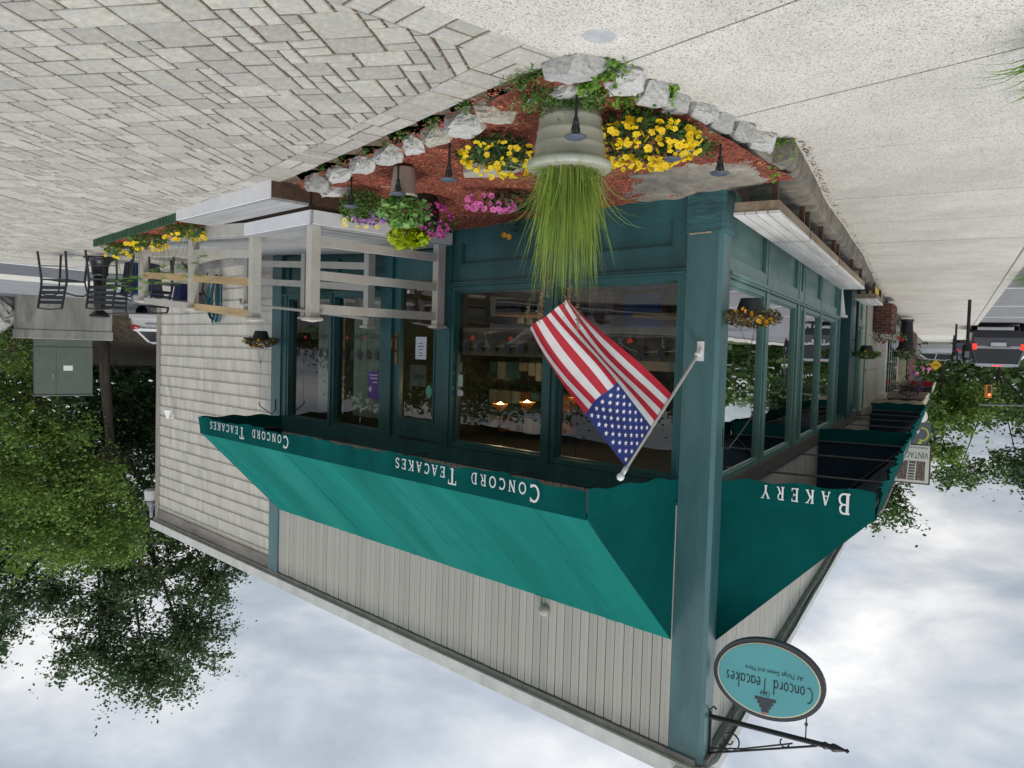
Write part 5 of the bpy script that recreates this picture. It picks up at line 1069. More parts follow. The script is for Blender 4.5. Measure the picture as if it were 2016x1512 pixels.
# --- pansies
def clump(name, label, cat, base, c, r, nl, ls, mat_l, flowers=(), group=None):
    t = thing(name, label, cat, base, 0, group); c = np.array(c) - np.array(base)
    P = ell_pts(nl, c, r); P = P[P[:, 2] > .0 - .02]; fo = link('foliage', leaf_mesh('foliage', P, NR.uniform(ls * .6, ls * 1.2, len(P)), .5), mat_l, t)
    for me, n_, r0, r1, face, cc, rr_ in flowers:
        d = unit_rand(n_ * 6); f = np.array(face) / np.linalg.norm(face); d = d[(d @ f) > -.05][:n_]; pts = np.array(cc) - np.array(base) + d * np.array(rr_) * NR.uniform(.85, 1.08, (len(d), 1)); blossoms(t, me, [tuple(p) for p in pts], r0, r1, face)
    return t
clump('pansy_clump', 'dense yellow pansies spilling beside the pot towards the street', 'pansies', (-.78, 4.98, .1), (-.76, 4.95, .19), (.34, .36, .13), 900, .05, leaf_dk, [(PANSY, 230, .015, .029, (0, -.5, 1), (-.76, 4.98, .21), (.37, .38, .15))])
clump('pansy_clump', 'looser yellow pansies beside the pot towards the porch', 'pansies', (.12, 5.45, .1), (.12, 5.45, .18), (.23, .30, .11), 600, .05, leaf_dk, [(PANSY, 96, .015, .029, (.1, -.3, 1), (.13, 5.48, .20), (.27, .32, .13))])
# --- petunias
clump('petunia', 'pale pink petunias trailing from a low pot at the foot of the wall', 'petunias', wpt(1.55, .78), wpt(1.58, .80, .26), (.26, .14, .09), 350, .05, leaf_dk, [(PINK, 34, .025, .034, (0, -1, .7), wpt(1.70, .92, .28), (.22, .10, .09))])
bp_ = thing('black_pot', 'black nursery pot among the flowers by the porch', 'pot', wpt(2.45, 1.05, .12)); b = B(); b.lathe([(.10, 0), (.135, .24), (.145, .24), (.145, .265), (.13, .265), (.12, .2)], 24); b.build('shell', black, bp_); b = B(); b.lathe([(.0, .22), (.125, .225)], 16); b.build('soil', MATS['soil'], bp_)
clump('petunia', 'magenta petunias cascading from the black pot', 'petunias', wpt(2.42, 1.0, .36), wpt(2.40, .95, .38), (.2, .2, .12), 350, .04, leaf_dk, [(MAG, 62, .016, .023, (-.3, -1, .5), wpt(2.38, 1.0, .36), (.17, .16, .16))])
# --- beige pot with a variegated plant
bpt = thing('beige_pot', 'small beige ceramic pot holding a variegated leafy plant', 'pot', wpt(1.82, 1.78, .11)); b = B(); b.lathe([(.075, 0), (.085, .01), (.105, .21), (.112, .215), (.112, .235), (.10, .235), (.09, .2)], 28); b.build('shell', pot_beige, bpt, smooth=True); b = B(); b.lathe([(.0, .2), (.098, .205)], 16); b.build('soil', MATS['soil'], bpt)
t = thing('variegated_plant', 'bushy green plant with pale edged leaves in the beige pot', 'plant', wpt(1.82, 1.78, .33)); P = ell_pts(260, (0, .05, .12), (.22, .20, .13)); link('foliage', leaf_mesh('foliage', P, NR.uniform(.06, .10, 260), .6, .7), leaf_mint, t)
t = thing('coleus', 'bright lime green coleus standing highest by the porch railing', 'plant', wpt(2.62, 1.12, .38)); P = ell_pts(170, (0, 0, .14), (.19, .18, .10), .6); link('foliage', leaf_mesh('foliage', P, NR.uniform(.08, .13, 170), .62, .6), leaf_lime, t); b = B(); [b.tube([(0, 0, -.15), (rnd.uniform(-.1, .1), rnd.uniform(-.1, .1), .12)], .005, 5) for _ in range(6)]; b.build('stem', leaf_md, t)
clump('verbena', 'violet and pale yellow flowers massed at the porch edge', 'flowers', wpt(3.0, 1.38, .14), wpt(2.98, 1.38, .27), (.24, .16, .12), 700, .045, leaf_md, [(VIOL, 60, .014, .02, (0, -.8, .8), wpt(2.93, 1.36, .33), (.17, .12, .07)), (PALE, 14, .022, .030, (0, -.9, .6), wpt(3.08, 1.33, .36), (.26, .12, .05))])
t = thing('ferny_plant', 'feathery green plant behind the path light by the step', 'plant', wpt(2.75, 1.55, .13)); n = 700; P = ell_pts(n, (0, 0, .12), (.2, .16, .14)); link('foliage', leaf_mesh('foliage', P, .045, .22), leaf_md, t)
t = thing('marigold', 'small plant with orange flowers against the green wall', 'flower', wpt(2.3, .10)); n = 60; P = ell_pts(n, (0, 0, .08), (.12, .06, .08)); link('foliage', leaf_mesh('foliage', P, .045, .3), leaf_dk, t); blossoms(t, ORNG, [(.0, -.05, .20), (.06, -.06, .18)], .03, .036)
b = B(); b.tube([(.0, 0, .05), (.0, -.03, .19)], .002, 4); b.build('stem', leaf_md, t)
# --- weeds and ground cover
def weeds(label, spots, n, L, mat_l, wid=.35, zr=.04):
    t = thing('weeds', label, 'weeds', wpt(*spots[0][:2])); base = np.array(wpt(*spots[0][:2])); P = []
    for s, o, r in spots:
        k = int(n / len(spots)); q = NR.normal(size=(k, 2)) * r * .55
        for a, c in q: ss, oo = s + a, o + c; zz = bed_z(ss, oo) if oo < ob_edge(ss) and ss > -.62 else .0; x, y, _ = W2(ss, oo); P.append((x, y, zz + abs(rnd.gauss(0, zr)) + .005))
    P = np.array(P) - base; link('foliage', leaf_mesh('foliage', P, NR.uniform(L * .6, L * 1.3, len(P)), wid, .6), mat_l, t)
weeds('weedy grass growing round the tip stones towards the pavers', [(-.18, 2.40, .12), (-.10, 2.30, .14), (-.28, 2.05, .12), (-.42, 2.15, .08), (-.2, 2.15, .1)], 900, .05, leaf_md, .22)
weeds('bright clover between the tip stones on the sidewalk side', [(-.62, 2.32, .06), (-.66, 2.2, .06), (-.48, 2.28, .05), (-.52, 1.98, .07), (-.66, 1.75, .04)], 420, .035, leaf_br, .7)
weeds('low green ground cover inside the sidewalk edge of the bed', [(-.45, 1.75, .10), (-.42, 1.5, .12), (-.45, 1.25, .10), (-.4, 1.0, .10), (-.5, 1.35, .08)], 900, .035, leaf_md, .6)
weeds('dull green leafy weeds in the mulch between pansies and porch', [(.75, 1.80, .12), (.95, 1.7, .14), (1.15, 1.72, .1), (.85, 1.6, .1)], 300, .065, leaf_dk, .3, .02)
weeds('small green tufts along the foot of the edging stones', [(.45, 2.34, .05), (.9, 2.24, .05), (1.3, 2.19, .06), (1.9, 2.12, .06), (2.3, 2.08, .07), (2.65, 2.05, .06), (1.55, 2.16, .05)], 480, .035, leaf_md, .25)
weeds('bright green weed tuft at the end of the raised walk', [(-.66, .34, .06), (-.68, .28, .05)], 220, .035, leaf_br, .5, .06)
# --- narrow bed beside the ramp with its green edging
rb = thing('ramp_bed', 'narrow mulch bed with green wooden edging beside the ramp', 'flower bed', (CX, CY, 0), A2)
b = B(); V = []
for i in range(29):
    s = 5.38 + 2.9 * i / 28; zg = .025 * s
    for j in range(7): o = 1.775 + .34 * j / 6; V.append((s, -o, zg + .05 + .03 * (1 - j / 6) + rnd.uniform(-.008, .008)))
b.add(V, [(i * 7 + j, i * 7 + j + 1, (i + 1) * 7 + j + 1, (i + 1) * 7 + j) for i in range(28) for j in range(6)]); b.build('mulch', mulch_m, rb, fix=True)
chips(rb, 1500, lambda: (lambda s, o: (s, -o, .025 * s + .075))(rnd.uniform(5.38, 8.25), rnd.uniform(1.78, 2.11)))
edge_g = M('edging_green', (.030, .085, .045), .8, .25, 9, .2, 40)
for i in range(66): s = 5.37 + i * .0442; b = B(-1); b.box(s, s + .042, 2.105, 2.13 + .006 * (i % 2), .0, .025 * s + .095); b.build('edging_slat', edge_g, rb)
def papyrus(s, o, n, label, hmin, hmax):
    x, y, _ = W2(s, o); z = .025 * s + .07; t = thing('papyrus', label, 'plant', (x, y, z)); ang = NR.random(n) * 6.28; tips = np.stack([np.cos(ang) * NR.uniform(.04, .26, n), np.sin(ang) * NR.uniform(.04, .2, n), NR.uniform(hmin, hmax, n)], 1); root = tips * np.array([.12, .12, 0]); link('stems', blades_mesh('stems', root, tips, np.full(n, .006), .1), leaf_md, t)
    R_ = []; T_ = []
    for tp in tips:
        for k in range(16): a = rnd.random() * 6.28; L = rnd.uniform(.05, .085); R_.append(tp); T_.append(tp + np.array([math.cos(a) * L, math.sin(a) * L, rnd.uniform(-.02, .035)]))
    kind(link('umbels', blades_mesh('umbels', np.array(R_), np.array(T_), np.full(len(R_), .006), .15, 3), leaf_br, t), 'stuff')
for s, o, nf, lab in ((5.75, 1.92, 22, 'yellow daisies in the ramp bed nearest the step'), (6.85, 1.93, 26, 'yellow daisies in the middle of the ramp bed'), (7.85, 1.93, 14, 'yellow daisies at the far end of the ramp bed')):
    x, y, _ = W2(s, o); z = .025 * s + .07; clump('daisy_clump', lab, 'daisies', (x, y, z), (x, y, z + .07), (.26, .16, .09), 420, .05, leaf_md, [(DAISY, nf, .022, .032, (-.2, -.8, .8), (x, y, z + .12), (.26, .12, .07))])
papyrus(5.55, 1.95, 9, 'papyrus with tall arching stems nearest the step', .35, .62); papyrus(6.35, 1.95, 10, 'papyrus between two daisy clumps by the ramp', .4, .66); papyrus(7.15, 1.95, 11, 'papyrus beside the far daisy clump', .42, .7); papyrus(8.05, 1.95, 12, 'papyrus at the far end of the green edging', .42, .68)
# --- hanging baskets
def basket(label, top, c, arm0, mat_b, nf, scale=1.0, group='hanging flower baskets'):
    """arm0 wall point, top hook point, c centre of the pot rim (world)"""
    t = thing('hanging_basket', label, 'hanging basket', c, 0, group); c = np.array(c); arm0 = np.array(arm0) - c; top = np.array(top) - c
    b = B(); mid = arm0 + (top - arm0) * .5 + np.array([0, 0, .10]); b.tube([tuple(arm0 + np.array([0, 0, -.10])), tuple(arm0 + np.array([0, 0, .05])), tuple(arm0 + (top - arm0) * .2 + np.array([0, 0, .12])), tuple(mid), tuple(top + np.array([0, 0, .04])), tuple(top + (top - arm0) * .08 + np.array([0, 0, .0])), tuple(top)], .007, 6); b.build('hook_arm', metal_dk, t)
    b = B(); hk = np.array([0, 0, .30 * scale]); b.tube([tuple(top), tuple(hk)], .0022, 5)
    b.tube([(hk[0] + .018 * math.cos(a), 0, hk[2] + .018 * math.sin(a) + .01) for a in [i * .6 for i in range(9)]], .003, 5)
    for k in range(3): a = k * 2.1 + .4; b.tube([tuple(hk), (.125 * scale * math.cos(a), .125 * scale * math.sin(a), 0)], .0016, 4)
    b.build('hanger_wires', metal_dk, t)
    b = B(); b.lathe([(.075 * scale, -.13 * scale), (.085 * scale, -.13 * scale), (.125 * scale, 0), (.13 * scale, 0), (.11 * scale, -.01)], 22); b.build('basket_pot', M('dark_green_pot', (.014, .030, .026), .5, .1, 5), t)
    n = 900; P = ell_pts(n, (0, 0, .03 * scale), (.25 * scale, .25 * scale, .08 * scale), .3); P[:, 2] -= .10 * scale * np.clip(np.hypot(P[:, 0], P[:, 1]) / (.26 * scale) - .55, 0, 1) * NR.random(n); link('foliage', leaf_mesh('foliage', P, NR.uniform(.025, .05, n) * scale, .5), mat_b, t)
    pts = []
    for _ in range(nf): a = rnd.random() * 6.28; r = rnd.uniform(.10, .27) * scale; pts.append((r * math.cos(a), r * math.sin(a), rnd.uniform(-.02, .09) * scale - max(0, r - .2) * .3))
    blossoms(t, ORNG, pts, .015 * scale, .022 * scale, (0, -1, .5), .5)
    n = 24; a = NR.random(n) * 6.28; link('stems', blades_mesh('stems', np.zeros((n, 3)), np.stack([np.cos(a) * .24, np.sin(a) * .24, NR.uniform(-.06, .08, n)], 1) * scale, np.full(n, .004), .3), mat_b, t)
basket('hanging basket of orange petunias beside the corner post', W1(.22, .25, 2.0), W1(.22, .215, 1.20), W1(.20, .03, 2.24), leaf_brown, 34)
basket('hanging basket of small yellow flowers on the shingled side of the porch', W2(7.1, .29, 2.40), W2(7.1, .29, 1.50), W2(7.1, .05, 2.45), leaf_brown, 26)
basket('hanging basket at the green pilaster beyond the street entrance', W1(10, .36, 2.55), W1(10, .26, 1.40), W1(10, .04, 2.45), leaf_md, 22, 1.1)
# --- strappy grass tufts at the road edge
def tuft(x, y, z, n, L, label):
    t = thing('grass_tuft', label, 'grass tuft', (x, y, z)); a = NR.random(n) * 6.28; root = np.stack([np.cos(a), np.sin(a), np.zeros(n)], 1) * NR.random((n, 1)) * L * .18; le = NR.uniform(.2, 1, n); tip = root + np.stack([np.cos(a) * L * le, np.sin(a) * L * le, L * NR.uniform(.35, 1.0, n) * (1.1 - .6 * le)], 1); link('blades', blades_mesh('blades', root, tip, NR.uniform(.006, .013, n) * (L / .35), .55), leaf_br, t)
tuft(-2.50, 3.60, 0, 150, .42, 'bright strappy grass reaching in at the near edge of the sidewalk')
x, y, _ = W1(9.2, 2.86, 0); tuft(x, y, -.1, 160, .5, 'bright grass tuft at the kerb further along the street')
# ================================================================== patio furniture at the end of the plaza
def chair(label, x, y, rz):
    z = plaza_z(x, y); t = thing('patio_chair', label, 'chair', (x, y, z), rz, 'black metal slatted chairs')
    for sx in (-1, 1):
        b = B(); b.tube([(sx * .235, -.24, 0), (sx * .215, -.18, .42), (sx * .205, -.20, .55), (sx * .20, -.27, .86)], .017, 8); b.build('leg', chair_m, t)
        b = B(); b.tube([(sx * .235, .25, 0), (sx * .215, .20, .42)], .017, 8); b.build('leg', chair_m, t)
        b = B(); b.tube([(sx * .205, -.21, .62), (sx * .255, -.05, .655), (sx * .265, .12, .65), (sx * .25, .22, .60), (sx * .22, .20, .43)], .013, 8); b.build('arm', chair_m, t)
    b = B()
    for i in range(9): y0 = -.19 + i * .046; b.box(-.21, .21, y0, y0 + .032, .425 - .012 * math.sin(i / 8 * math.pi), .434 - .012 * math.sin(i / 8 * math.pi))
    b.tube([(-.215, -.2, .42), (.215, -.2, .42), (.215, .22, .42), (-.215, .22, .42), (-.215, -.2, .42)], .011, 6); b.build('seat', chair_m, t)
    for i in range(4): z0 = .52 + i * .075; yb = -.195 - (z0 - .52) * .20; b = B(); b.box(-.205, .205, yb - .006, yb + .004, z0, z0 + .048); b.build('back_slat', chair_m, t)
    b = B(); b.tube([(-.20, -.27, .86), (0, -.285, .88), (.20, -.27, .86)], .013, 8); b.build('top_bar', chair_m, t); b = B(); b.tube([(-.222, -.208, .22), (.222, -.208, .22)], .008, 6); b.build('stretcher', chair_m, t)
chair('black slatted patio chair furthest out on the plaza, back turned', 6.95, 12.0, .15)
chair('black slatted patio chair beside the bell based stand, back turned', 6.15, 11.85, .05)
chair('black slatted patio chair tucked behind the other two', 6.55, 12.75, 2.6)
chair('black slatted patio chair pulled up to the round table near the ramp', 5.45, 12.4, 1.9)
px, py = 6.62, 12.45
st = thing('pedestal_stand', 'black bell based pedestal stand between the patio chairs', 'stand', (px, py, plaza_z(px, py)))
b = B(); b.lathe([(.235, 0), (.24, .02), (.20, .035), (.15, .08), (.125, .16), (.118, .26), (.13, .27), (.118, .285), (.10, .31)], 28); b.build('base', black, st, smooth=True); b = B(); b.lathe([(.095, .31), (.085, .80), (.06, .84)], 24); b.build('column', black, st, smooth=True); b = B(); b.lathe([(.06, .84), (.15, .92), (.15, .945), (.11, .955), (.0, .96)], 24); b.build('cap', black, st)
tb = thing('patio_table', 'round patio table with pale top and bowed black legs', 'table', (5.3, 13.1, plaza_z(5.3, 13.1))); b = B(); b.lathe([(.44, .71), (.455, .72), (.455, .735), (.44, .745)], 32); b.build('top', M('pale_table_top', (.30, .33, .32), .3, .1, 4), tb)
for k in range(4): a = k * math.pi / 2 + .5; b = B(); b.tube([(.34 * math.cos(a), .34 * math.sin(a), 0), (.10 * math.cos(a), .10 * math.sin(a), .32), (.08 * math.cos(a), .08 * math.sin(a), .45), (.30 * math.cos(a), .30 * math.sin(a), .71)], .012, 8); b.build('leg', chair_m, tb)
bc = thing('blue_crate', 'navy blue plastic bin standing behind the patio chairs', 'bin', (6.35, 13.3, .25)); b = B(); b.add([(-.22, -.16, 0), (.22, -.16, 0), (.22, .16, 0), (-.22, .16, 0), (-.27, -.2, .5), (.27, -.2, .5), (.27, .2, .5), (-.27, .2, .5)], [(3, 2, 1, 0), (4, 5, 6, 7), (0, 1, 5, 4), (1, 2, 6, 5), (2, 3, 7, 6), (3, 0, 4, 7)]); b.build('body', blue_pl, bc); b = B(); b.cbox(-.28, .28, -.21, .21, .5, .53, .01); b.build('rim', blue_pl, bc)

# ================================================================== vehicles
tyre_m = M('tyre', (.012, .012, .013), .8, .1, 8); rim_m = M('alloy', (.35, .36, .38), .3, .1, 6, metal=.8); cglass = M('car_glass', (.010, .013, .017), .12, .05, 2, spec=.4); tail_m = M('tail_lens', (.42, .012, .015), .25, .05, 4, coat=.8); tail_on = emit('tail_light_on', (1.0, .035, .02), 1.3); chrome = M('chrome', (.7, .7, .72), .12, .05, 4, metal=1); plate_m = M('number_plate', (.55, .57, .62), .5, .08, 9); head_m = M('headlamp_glass', (.6, .62, .65), .1, .05, 5, coat=1); trim_b = M('bumper_plastic', (.02, .021, .023), .6, .1, 6)
def car(label, loc, rz, paint, typ='sedan', lit=False, group=None):
    t = thing('parked_car' if not lit else 'suv', label, 'car', loc, rz, group)
    if typ == 'suv': L, Wd, H, zl, zb = 4.75, 1.92, 1.76, .28, 1.06; st = [(-2.36, .42, .94, .84), (-2.30, .34, 1.04, .92), (-1.6, .28, zb, .955), (0, .26, zb, .96), (1.3, .27, 1.06, .95), (2.1, .32, .98, .90), (2.36, .40, .80, .80)]; cab = [(-2.28, 1.03, .86, .82), (-2.05, 1.62, .84, .70), (-1.7, 1.72, .84, .68), (.2, 1.75, .84, .67), (.75, 1.66, .84, .66), (1.45, 1.06, .86, .80)]
    else: L, Wd, H, zl, zb = 4.6, 1.80, 1.45, .22, .92; st = [(-2.28, .40, .86, .74), (-2.2, .30, .97, .84), (-1.5, .22, .96, .895), (0, .20, zb, .90), (1.2, .22, .92, .89), (2.0, .28, .80, .84), (2.28, .38, .66, .70)]; cab = [(-1.75, .95, .80, .74), (-1.15, 1.34, .78, .62), (-.7, 1.42, .78, .60), (.2, 1.44, .78, .59), (.55, 1.38, .78, .60), (1.25, .93, .80, .72)]
    b = B(); rows = []
    for x, z0, z1, hw in st:
        zm = z0 + (z1 - z0) * .55
        rows.append([(x, -hw * .88, z0), (x, -hw, z0 + .10), (x, -hw * 1.0, zm), (x, -hw * .95, z1 - .06), (x, -hw * .86, z1), (x, hw * .86, z1), (x, hw * .95, z1 - .06), (x, hw * 1.0, zm), (x, hw, z0 + .10), (x, hw * .88, z0)])
    n = len(rows); b.add([p for r in rows for p in r], [(i * 10 + k, i * 10 + (k + 1) % 10, (i + 1) * 10 + (k + 1) % 10, (i + 1) * 10 + k) for i in range(n - 1) for k in range(10)] + [tuple(range(10)), tuple(reversed(range((n - 1) * 10, n * 10)))]); body = b.build('body', paint, t, fix=True, smooth=False)
    # cabin: dark glass volume, painted roof and pillars
    b = B(); c0, cN = cab[0], cab[-1]; zb_ = cab[0][1] - .03
    prof = [(x, z, hb, ht) for x, z, hb, ht in cab]; V = []
    for x, z, hb, ht in prof: V += [(x, -hb, zb_), (x, -ht, z), (x, ht, z), (x, hb, zb_)]
    m = len(prof); b.add(V, [(i * 4 + k, i * 4 + k + 1, (i + 1) * 4 + k + 1, (i + 1) * 4 + k) for i in range(m - 1) for k in range(3)]); b.build('glasshouse', cglass, t, fix=True)
    b = B(); V = []
    for x, z, hb, ht in prof[1:-1]: V += [(x, -ht - .015, z - .03), (x, -ht + .05, z + .018), (x, ht - .05, z + .018), (x, ht + .015, z - .03)]
    m = len(prof) - 2; b.add(V, [(i * 4 + k, i * 4 + k + 1, (i + 1) * 4 + k + 1, (i + 1) * 4 + k) for i in range(m - 1) for k in range(3)]); b.build('roof', paint, t, fix=True)
    b = B()
    for sg_ in (-1, 1):
        for i0, i1 in ((0, 1), (1, 2), (m, m + 1)): p, q = prof[i0], prof[i1]; b.bar((p[0], sg_ * (p[2] + .005) if i0 == 0 else sg_ * (p[3] + .005), zb_ + .02 if i0 == 0 else p[1]), (q[0], sg_ * (q[3] + .005) if i1 != len(prof) - 1 else sg_ * (q[2] + .005), q[1] if i1 != len(prof) - 1 else zb_ + .02), .09, .05)
        b.bar((-.45, sg_ * .79 * (Wd / 1.8) , zb_), (-.5, sg_ * .62 * (Wd / 1.8), H - .06), .07, .03)
        b.bar((prof[0][0] + .1, sg_ * prof[0][2], zb_ + .04), (prof[-1][0], sg_ * prof[-1][2], zb_ + .04), .05, .06)
    b.build('pillar', paint, t)
    for sx, sy in ((-1.42, -1), (-1.42, 1), (1.42, -1), (1.42, 1)):
        b = B(); r = .36 if typ == 'suv' else .32; b.lathe([(r * .6, -.10), (r * .95, -.11), (r, -.08), (r, .08), (r * .95, .11), (r * .6, .10)], 24, (sx, sy * (Wd / 2 - .12), r), 'y'); w_ = b.build('wheel', tyre_m, t); b = B(); b.lathe([(.0, -.09), (r * .62, -.105), (r * .62, .105), (.0, .09)], 18, (sx, sy * (Wd / 2 - .12), r), 'y'); b.build('rim', rim_m, w_)
    xr = st[0][0]; tm = tail_on if lit else tail_m
    for sy in (-1, 1):
        b = B()
        if typ == 'suv': b.box(xr - .02, xr + .25, *sorted((sy * .74, sy * .90)), .86, 1.08)
        else: b.add([(xr - .015, sy * .42, .80), (xr - .015, sy * .80, .72), (xr + .20, sy * .90, .78), (xr + .22, sy * .88, .92), (xr + .03, sy * .78, .93), (xr + .0, sy * .5, .88)], [(0, 1, 4, 5), (1, 2, 3, 4)])
        b.build('tail_light', tm, t)
        b = B(); b.box(st[-1][0] - .25, st[-1][0] + .005, *sorted((sy * .45, sy * .74)), .60, .72); b.build('headlight', head_m, t)
        b = B(); b.box(.75, .95, *sorted((sy * (Wd / 2 - .02), sy * (Wd / 2 + .16))), .98 if typ != 'suv' else 1.10, 1.12 if typ != 'suv' else 1.26); b.build('mirror', paint, t)
    b = B(); b.box(xr - .035, xr - .02, -.26, .26, .70 if typ != 'suv' else .80, .82 if typ != 'suv' else .94); b.build('number_plate', plate_m, t)
    b = B(); b.box(xr - .05, xr + .3, -.86, .86, .34, .50 if typ != 'suv' else .60); b.build('rear_bumper', trim_b if typ == 'suv' else paint, t)
    b = B(); b.box(xr - .032, xr - .01, -.42, .42, .85 if typ != 'suv' else .965, .868 if typ != 'suv' else .99); b.build('chrome_strip', chrome, t)
    if typ == 'suv':
        b = B(); b.box(-2.12, -2.02, -.16, .16, 1.70, 1.735); b.build('brake_light', tm, t)
        b = B(); b.box(xr - .03, xr, -.55, .55, .48, .58); b.build('lower_panel', M('silver_panel', (.5, .5, .52), .4, .1, 5), t)
    return t
grey_p = M('graphite_paint', (.10, .105, .125), .28, .06, 2, metal=.4, coat=1.0); white_p = M('white_car_paint', (.72, .73, .74), .25, .03, 2, coat=1.0); silver_p = M('silver_car_paint', (.45, .46, .48), .28, .05, 2, metal=.5, coat=1.0); red_pt = M('dark_blue_car_paint', (.03, .05, .10), .28, .05, 2, coat=1.0)
x, y, _ = W1(32.4, 3.34); car('dark grey SUV seen from behind with its red lights lit', (x, y, -.12), A1, grey_p, 'suv', True)
x, y, _ = W1(46, 4.4); car('white sedan beyond the dark grey SUV in the street', (x, y, -.12), A1 - .1, white_p, 'sedan')
x, y, _ = W1(60, 1.0); car('silver car parked across the end of the street', (x, y, -.1), A1 + 1.2, silver_p, 'sedan')
x, y, _ = W1(55, 2.9); car('dark blue car far down the kerb', (x, y, -.12), A1, red_pt, 'sedan')
car('white sedan parked past the shingled end wall, rear towards the plaza', (13.55, 31.3, .25), math.pi / 2 - .05, white_p, 'sedan')
# cars and house on the far side of the street, mirrored in the shop windows
x, y, _ = W1(10.6, 4.35); vn = car('white van parked alongside the street windows', (x, y, -.12), A1 + math.pi, white_p, 'suv'); vn.scale = (1.08, 1.0, 1.18)
x, y, _ = W1(17.5, 12.2); car('white SUV parked across the street', (x, y, -.12), A1, white_p, 'suv')
car('silver sedan in the car park beside the plaza', (16.5, 9.0, .0), 1.2, silver_p, 'sedan'); car('white sedan in the car park beyond the silver one', (17.5, 3.5, .0), 1.3, white_p, 'sedan')
hs_ = thing('white_house', 'white clapboard house across the street', 'house', W1(26, 20, -.1), A1)
b = B()
for i in range(34): b.box(-7, 7, -3.0 - .01 * (i % 2) * 0, 4, .0 + i * .16, .155 + i * .16) if i == -1 else b.add([(-7, -3 - .02, i * .16), (7, -3 - .02, i * .16), (7, -3, i * .16 + .16), (-7, -3, i * .16 + .16), (-7, -3.02, i * .16), (-7, 4, i * .16), (-7, 4, i * .16 + .16), (-7, -3, i * .16 + .16)], [(0, 1, 2, 3), (4, 7, 6, 5)])
b.build('clapboard_wall', white_paint, hs_); b = B(); b.add([(-7.4, -3.4, 5.4), (7.4, -3.4, 5.4), (7.4, .5, 8.2), (-7.4, .5, 8.2), (-7.4, 4.4, 5.4), (7.4, 4.4, 5.4)], [(0, 1, 2, 3), (3, 2, 5, 4), (0, 3, 4)]); b.build('roof', M('grey_shingle_roof', (.10, .10, .11), .9, .1, 4), hs_)
for x in (-5.5, -3.3, -1.1, 1.1, 3.3, 5.5):
    for z in (.9, 3.3): b = B(); b.box(x - .5, x + .5, -3.08, -3.02, z, z + 1.5); w_ = b.build('window', sign_edge, hs_)

# ================================================================== street furniture
def meter(s, o, label):
    t = thing('parking_meter', label, 'parking meter', W1(s, o, 0), A1, 'parking meters along the kerb'); b = B(); b.tube([(0, 0, 0), (0, 0, 1.05)], .038, 10); b.build('post', black, t); b = B(); b.lathe([(.05, 1.02), (.11, 1.10), (.115, 1.18), (.115, 1.36), (.10, 1.46), (.05, 1.52), (.0, 1.53)], 14); b.build('head', black, t); b = B(); b.box(-.119, -.112, -.05, .05, 1.25, 1.4); b.build('display', M('meter_glass', (.15, .17, .18), .2, .1, 4), t)
for s, l in ((15.6, 'dark parking meter nearest the camera, beside the SUV'), (29.0, 'second dark parking meter along the kerb'), (43, 'third dark parking meter, in line with the white sedan'), (50, 'smallest dark parking meter at the end of the row')): meter(s, 2.02 if s < 20 else 1.85, l)
sgl = thing('traffic_signal', 'orange framed traffic signal showing red above the SUV', 'traffic signal', (-33.6, 54.8, -.1))
b = B(); b.tube([(-6.5, 0, 0), (-6.5, 0, 4.3), (-6.2, 0, 4.45), (.6, 0, 4.5)], .07, 8); b.build('mast', M('mast_grey', (.12, .13, .12), .5, .1, 5), sgl); b = B(); b.box(-.2, .2, -.12, .12, 3.1, 4.0); b.build('housing', M('signal_orange', (.70, .24, .03), .5, .1, 5), sgl); b = B(); b.box(-.13, .13, -.14, -.12, 3.17, 3.93); b.build('face', black, sgl)
for z, m_ in ((3.79, emit('red_signal', (1, .10, .04), 5.0)), (3.54, M('amber_off', (.10, .06, .01), .3, .1, 4)), (3.29, M('green_off', (.01, .06, .04), .3, .1, 4))): b = B(); b.lathe([(.0, -.16), (.10, -.155), (.10, -.14)], 16, (0, 0, z), 'y'); b.build('lamp', m_, sgl)
ws = thing('warning_sign', 'yellow diamond warning sign at the end of the sidewalk', 'road sign', W1(62, .8, 0), A1); b = B(); b.tube([(0, 0, 0), (0, 0, 1.75)], .03, 6); b.build('post', steel, ws); b = B(); b.add([(-.04, 0, 1.3), (-.04, .42, 1.72), (-.04, 0, 2.14), (-.04, -.42, 1.72), (-.02, 0, 1.3), (-.02, .42, 1.72), (-.02, 0, 2.14), (-.02, -.42, 1.72)], [(0, 1, 2, 3), (7, 6, 5, 4), (0, 4, 5, 1), (1, 5, 6, 2), (2, 6, 7, 3), (3, 7, 4, 0)]); b.build('plate', M('sign_yellow', (.75, .45, .02), .5, .05, 4), ws, fix=True); b = B(); b.box(-.046, -.041, -.2, .2, 1.69, 1.75); b.build('arrow_mark', ink, ws)

# ================================================================== further shops in the row
ns_ = thing('stone_shop', 'pale stone panelled shop next to the green corner shop', 'shop building', (CX, CY, 0), A1)
b = B(1); b.box(11.9, 19.5, -4, -.06, .0, 5.0); b.build('core', fascia_d, ns_)
for i, s in enumerate((11.9, 12.75, 13.6, 14.45, 15.3, 16.15, 18.5)):
    for k, (z0, z1) in enumerate(((.17, .95), (.96, 1.75), (1.76, 2.62), (2.63, 3.6))): w_ = .84 if s < 18 else 1.0; b = B(1); b.box(s + .004, s + w_, -.06, .0 + rnd.uniform(-.003, .003), z0 + (.15 * (i % 2) if 0 < k < 3 else 0) * 0, z1); b.build('stone_panel', stone_wall, ns_)
b = B(1); b.box(12.55, 12.72, -.03, .025, .17, 2.62); b.build('green_strip', green_skylit, ns_)
b = B(1); b.box(16.9, 17.25, -.06, .16, .17, 2.4); b.box(16.85, 17.3, -.06, .2, 2.4, 2.55); b.build('pilaster', white_paint, ns_)
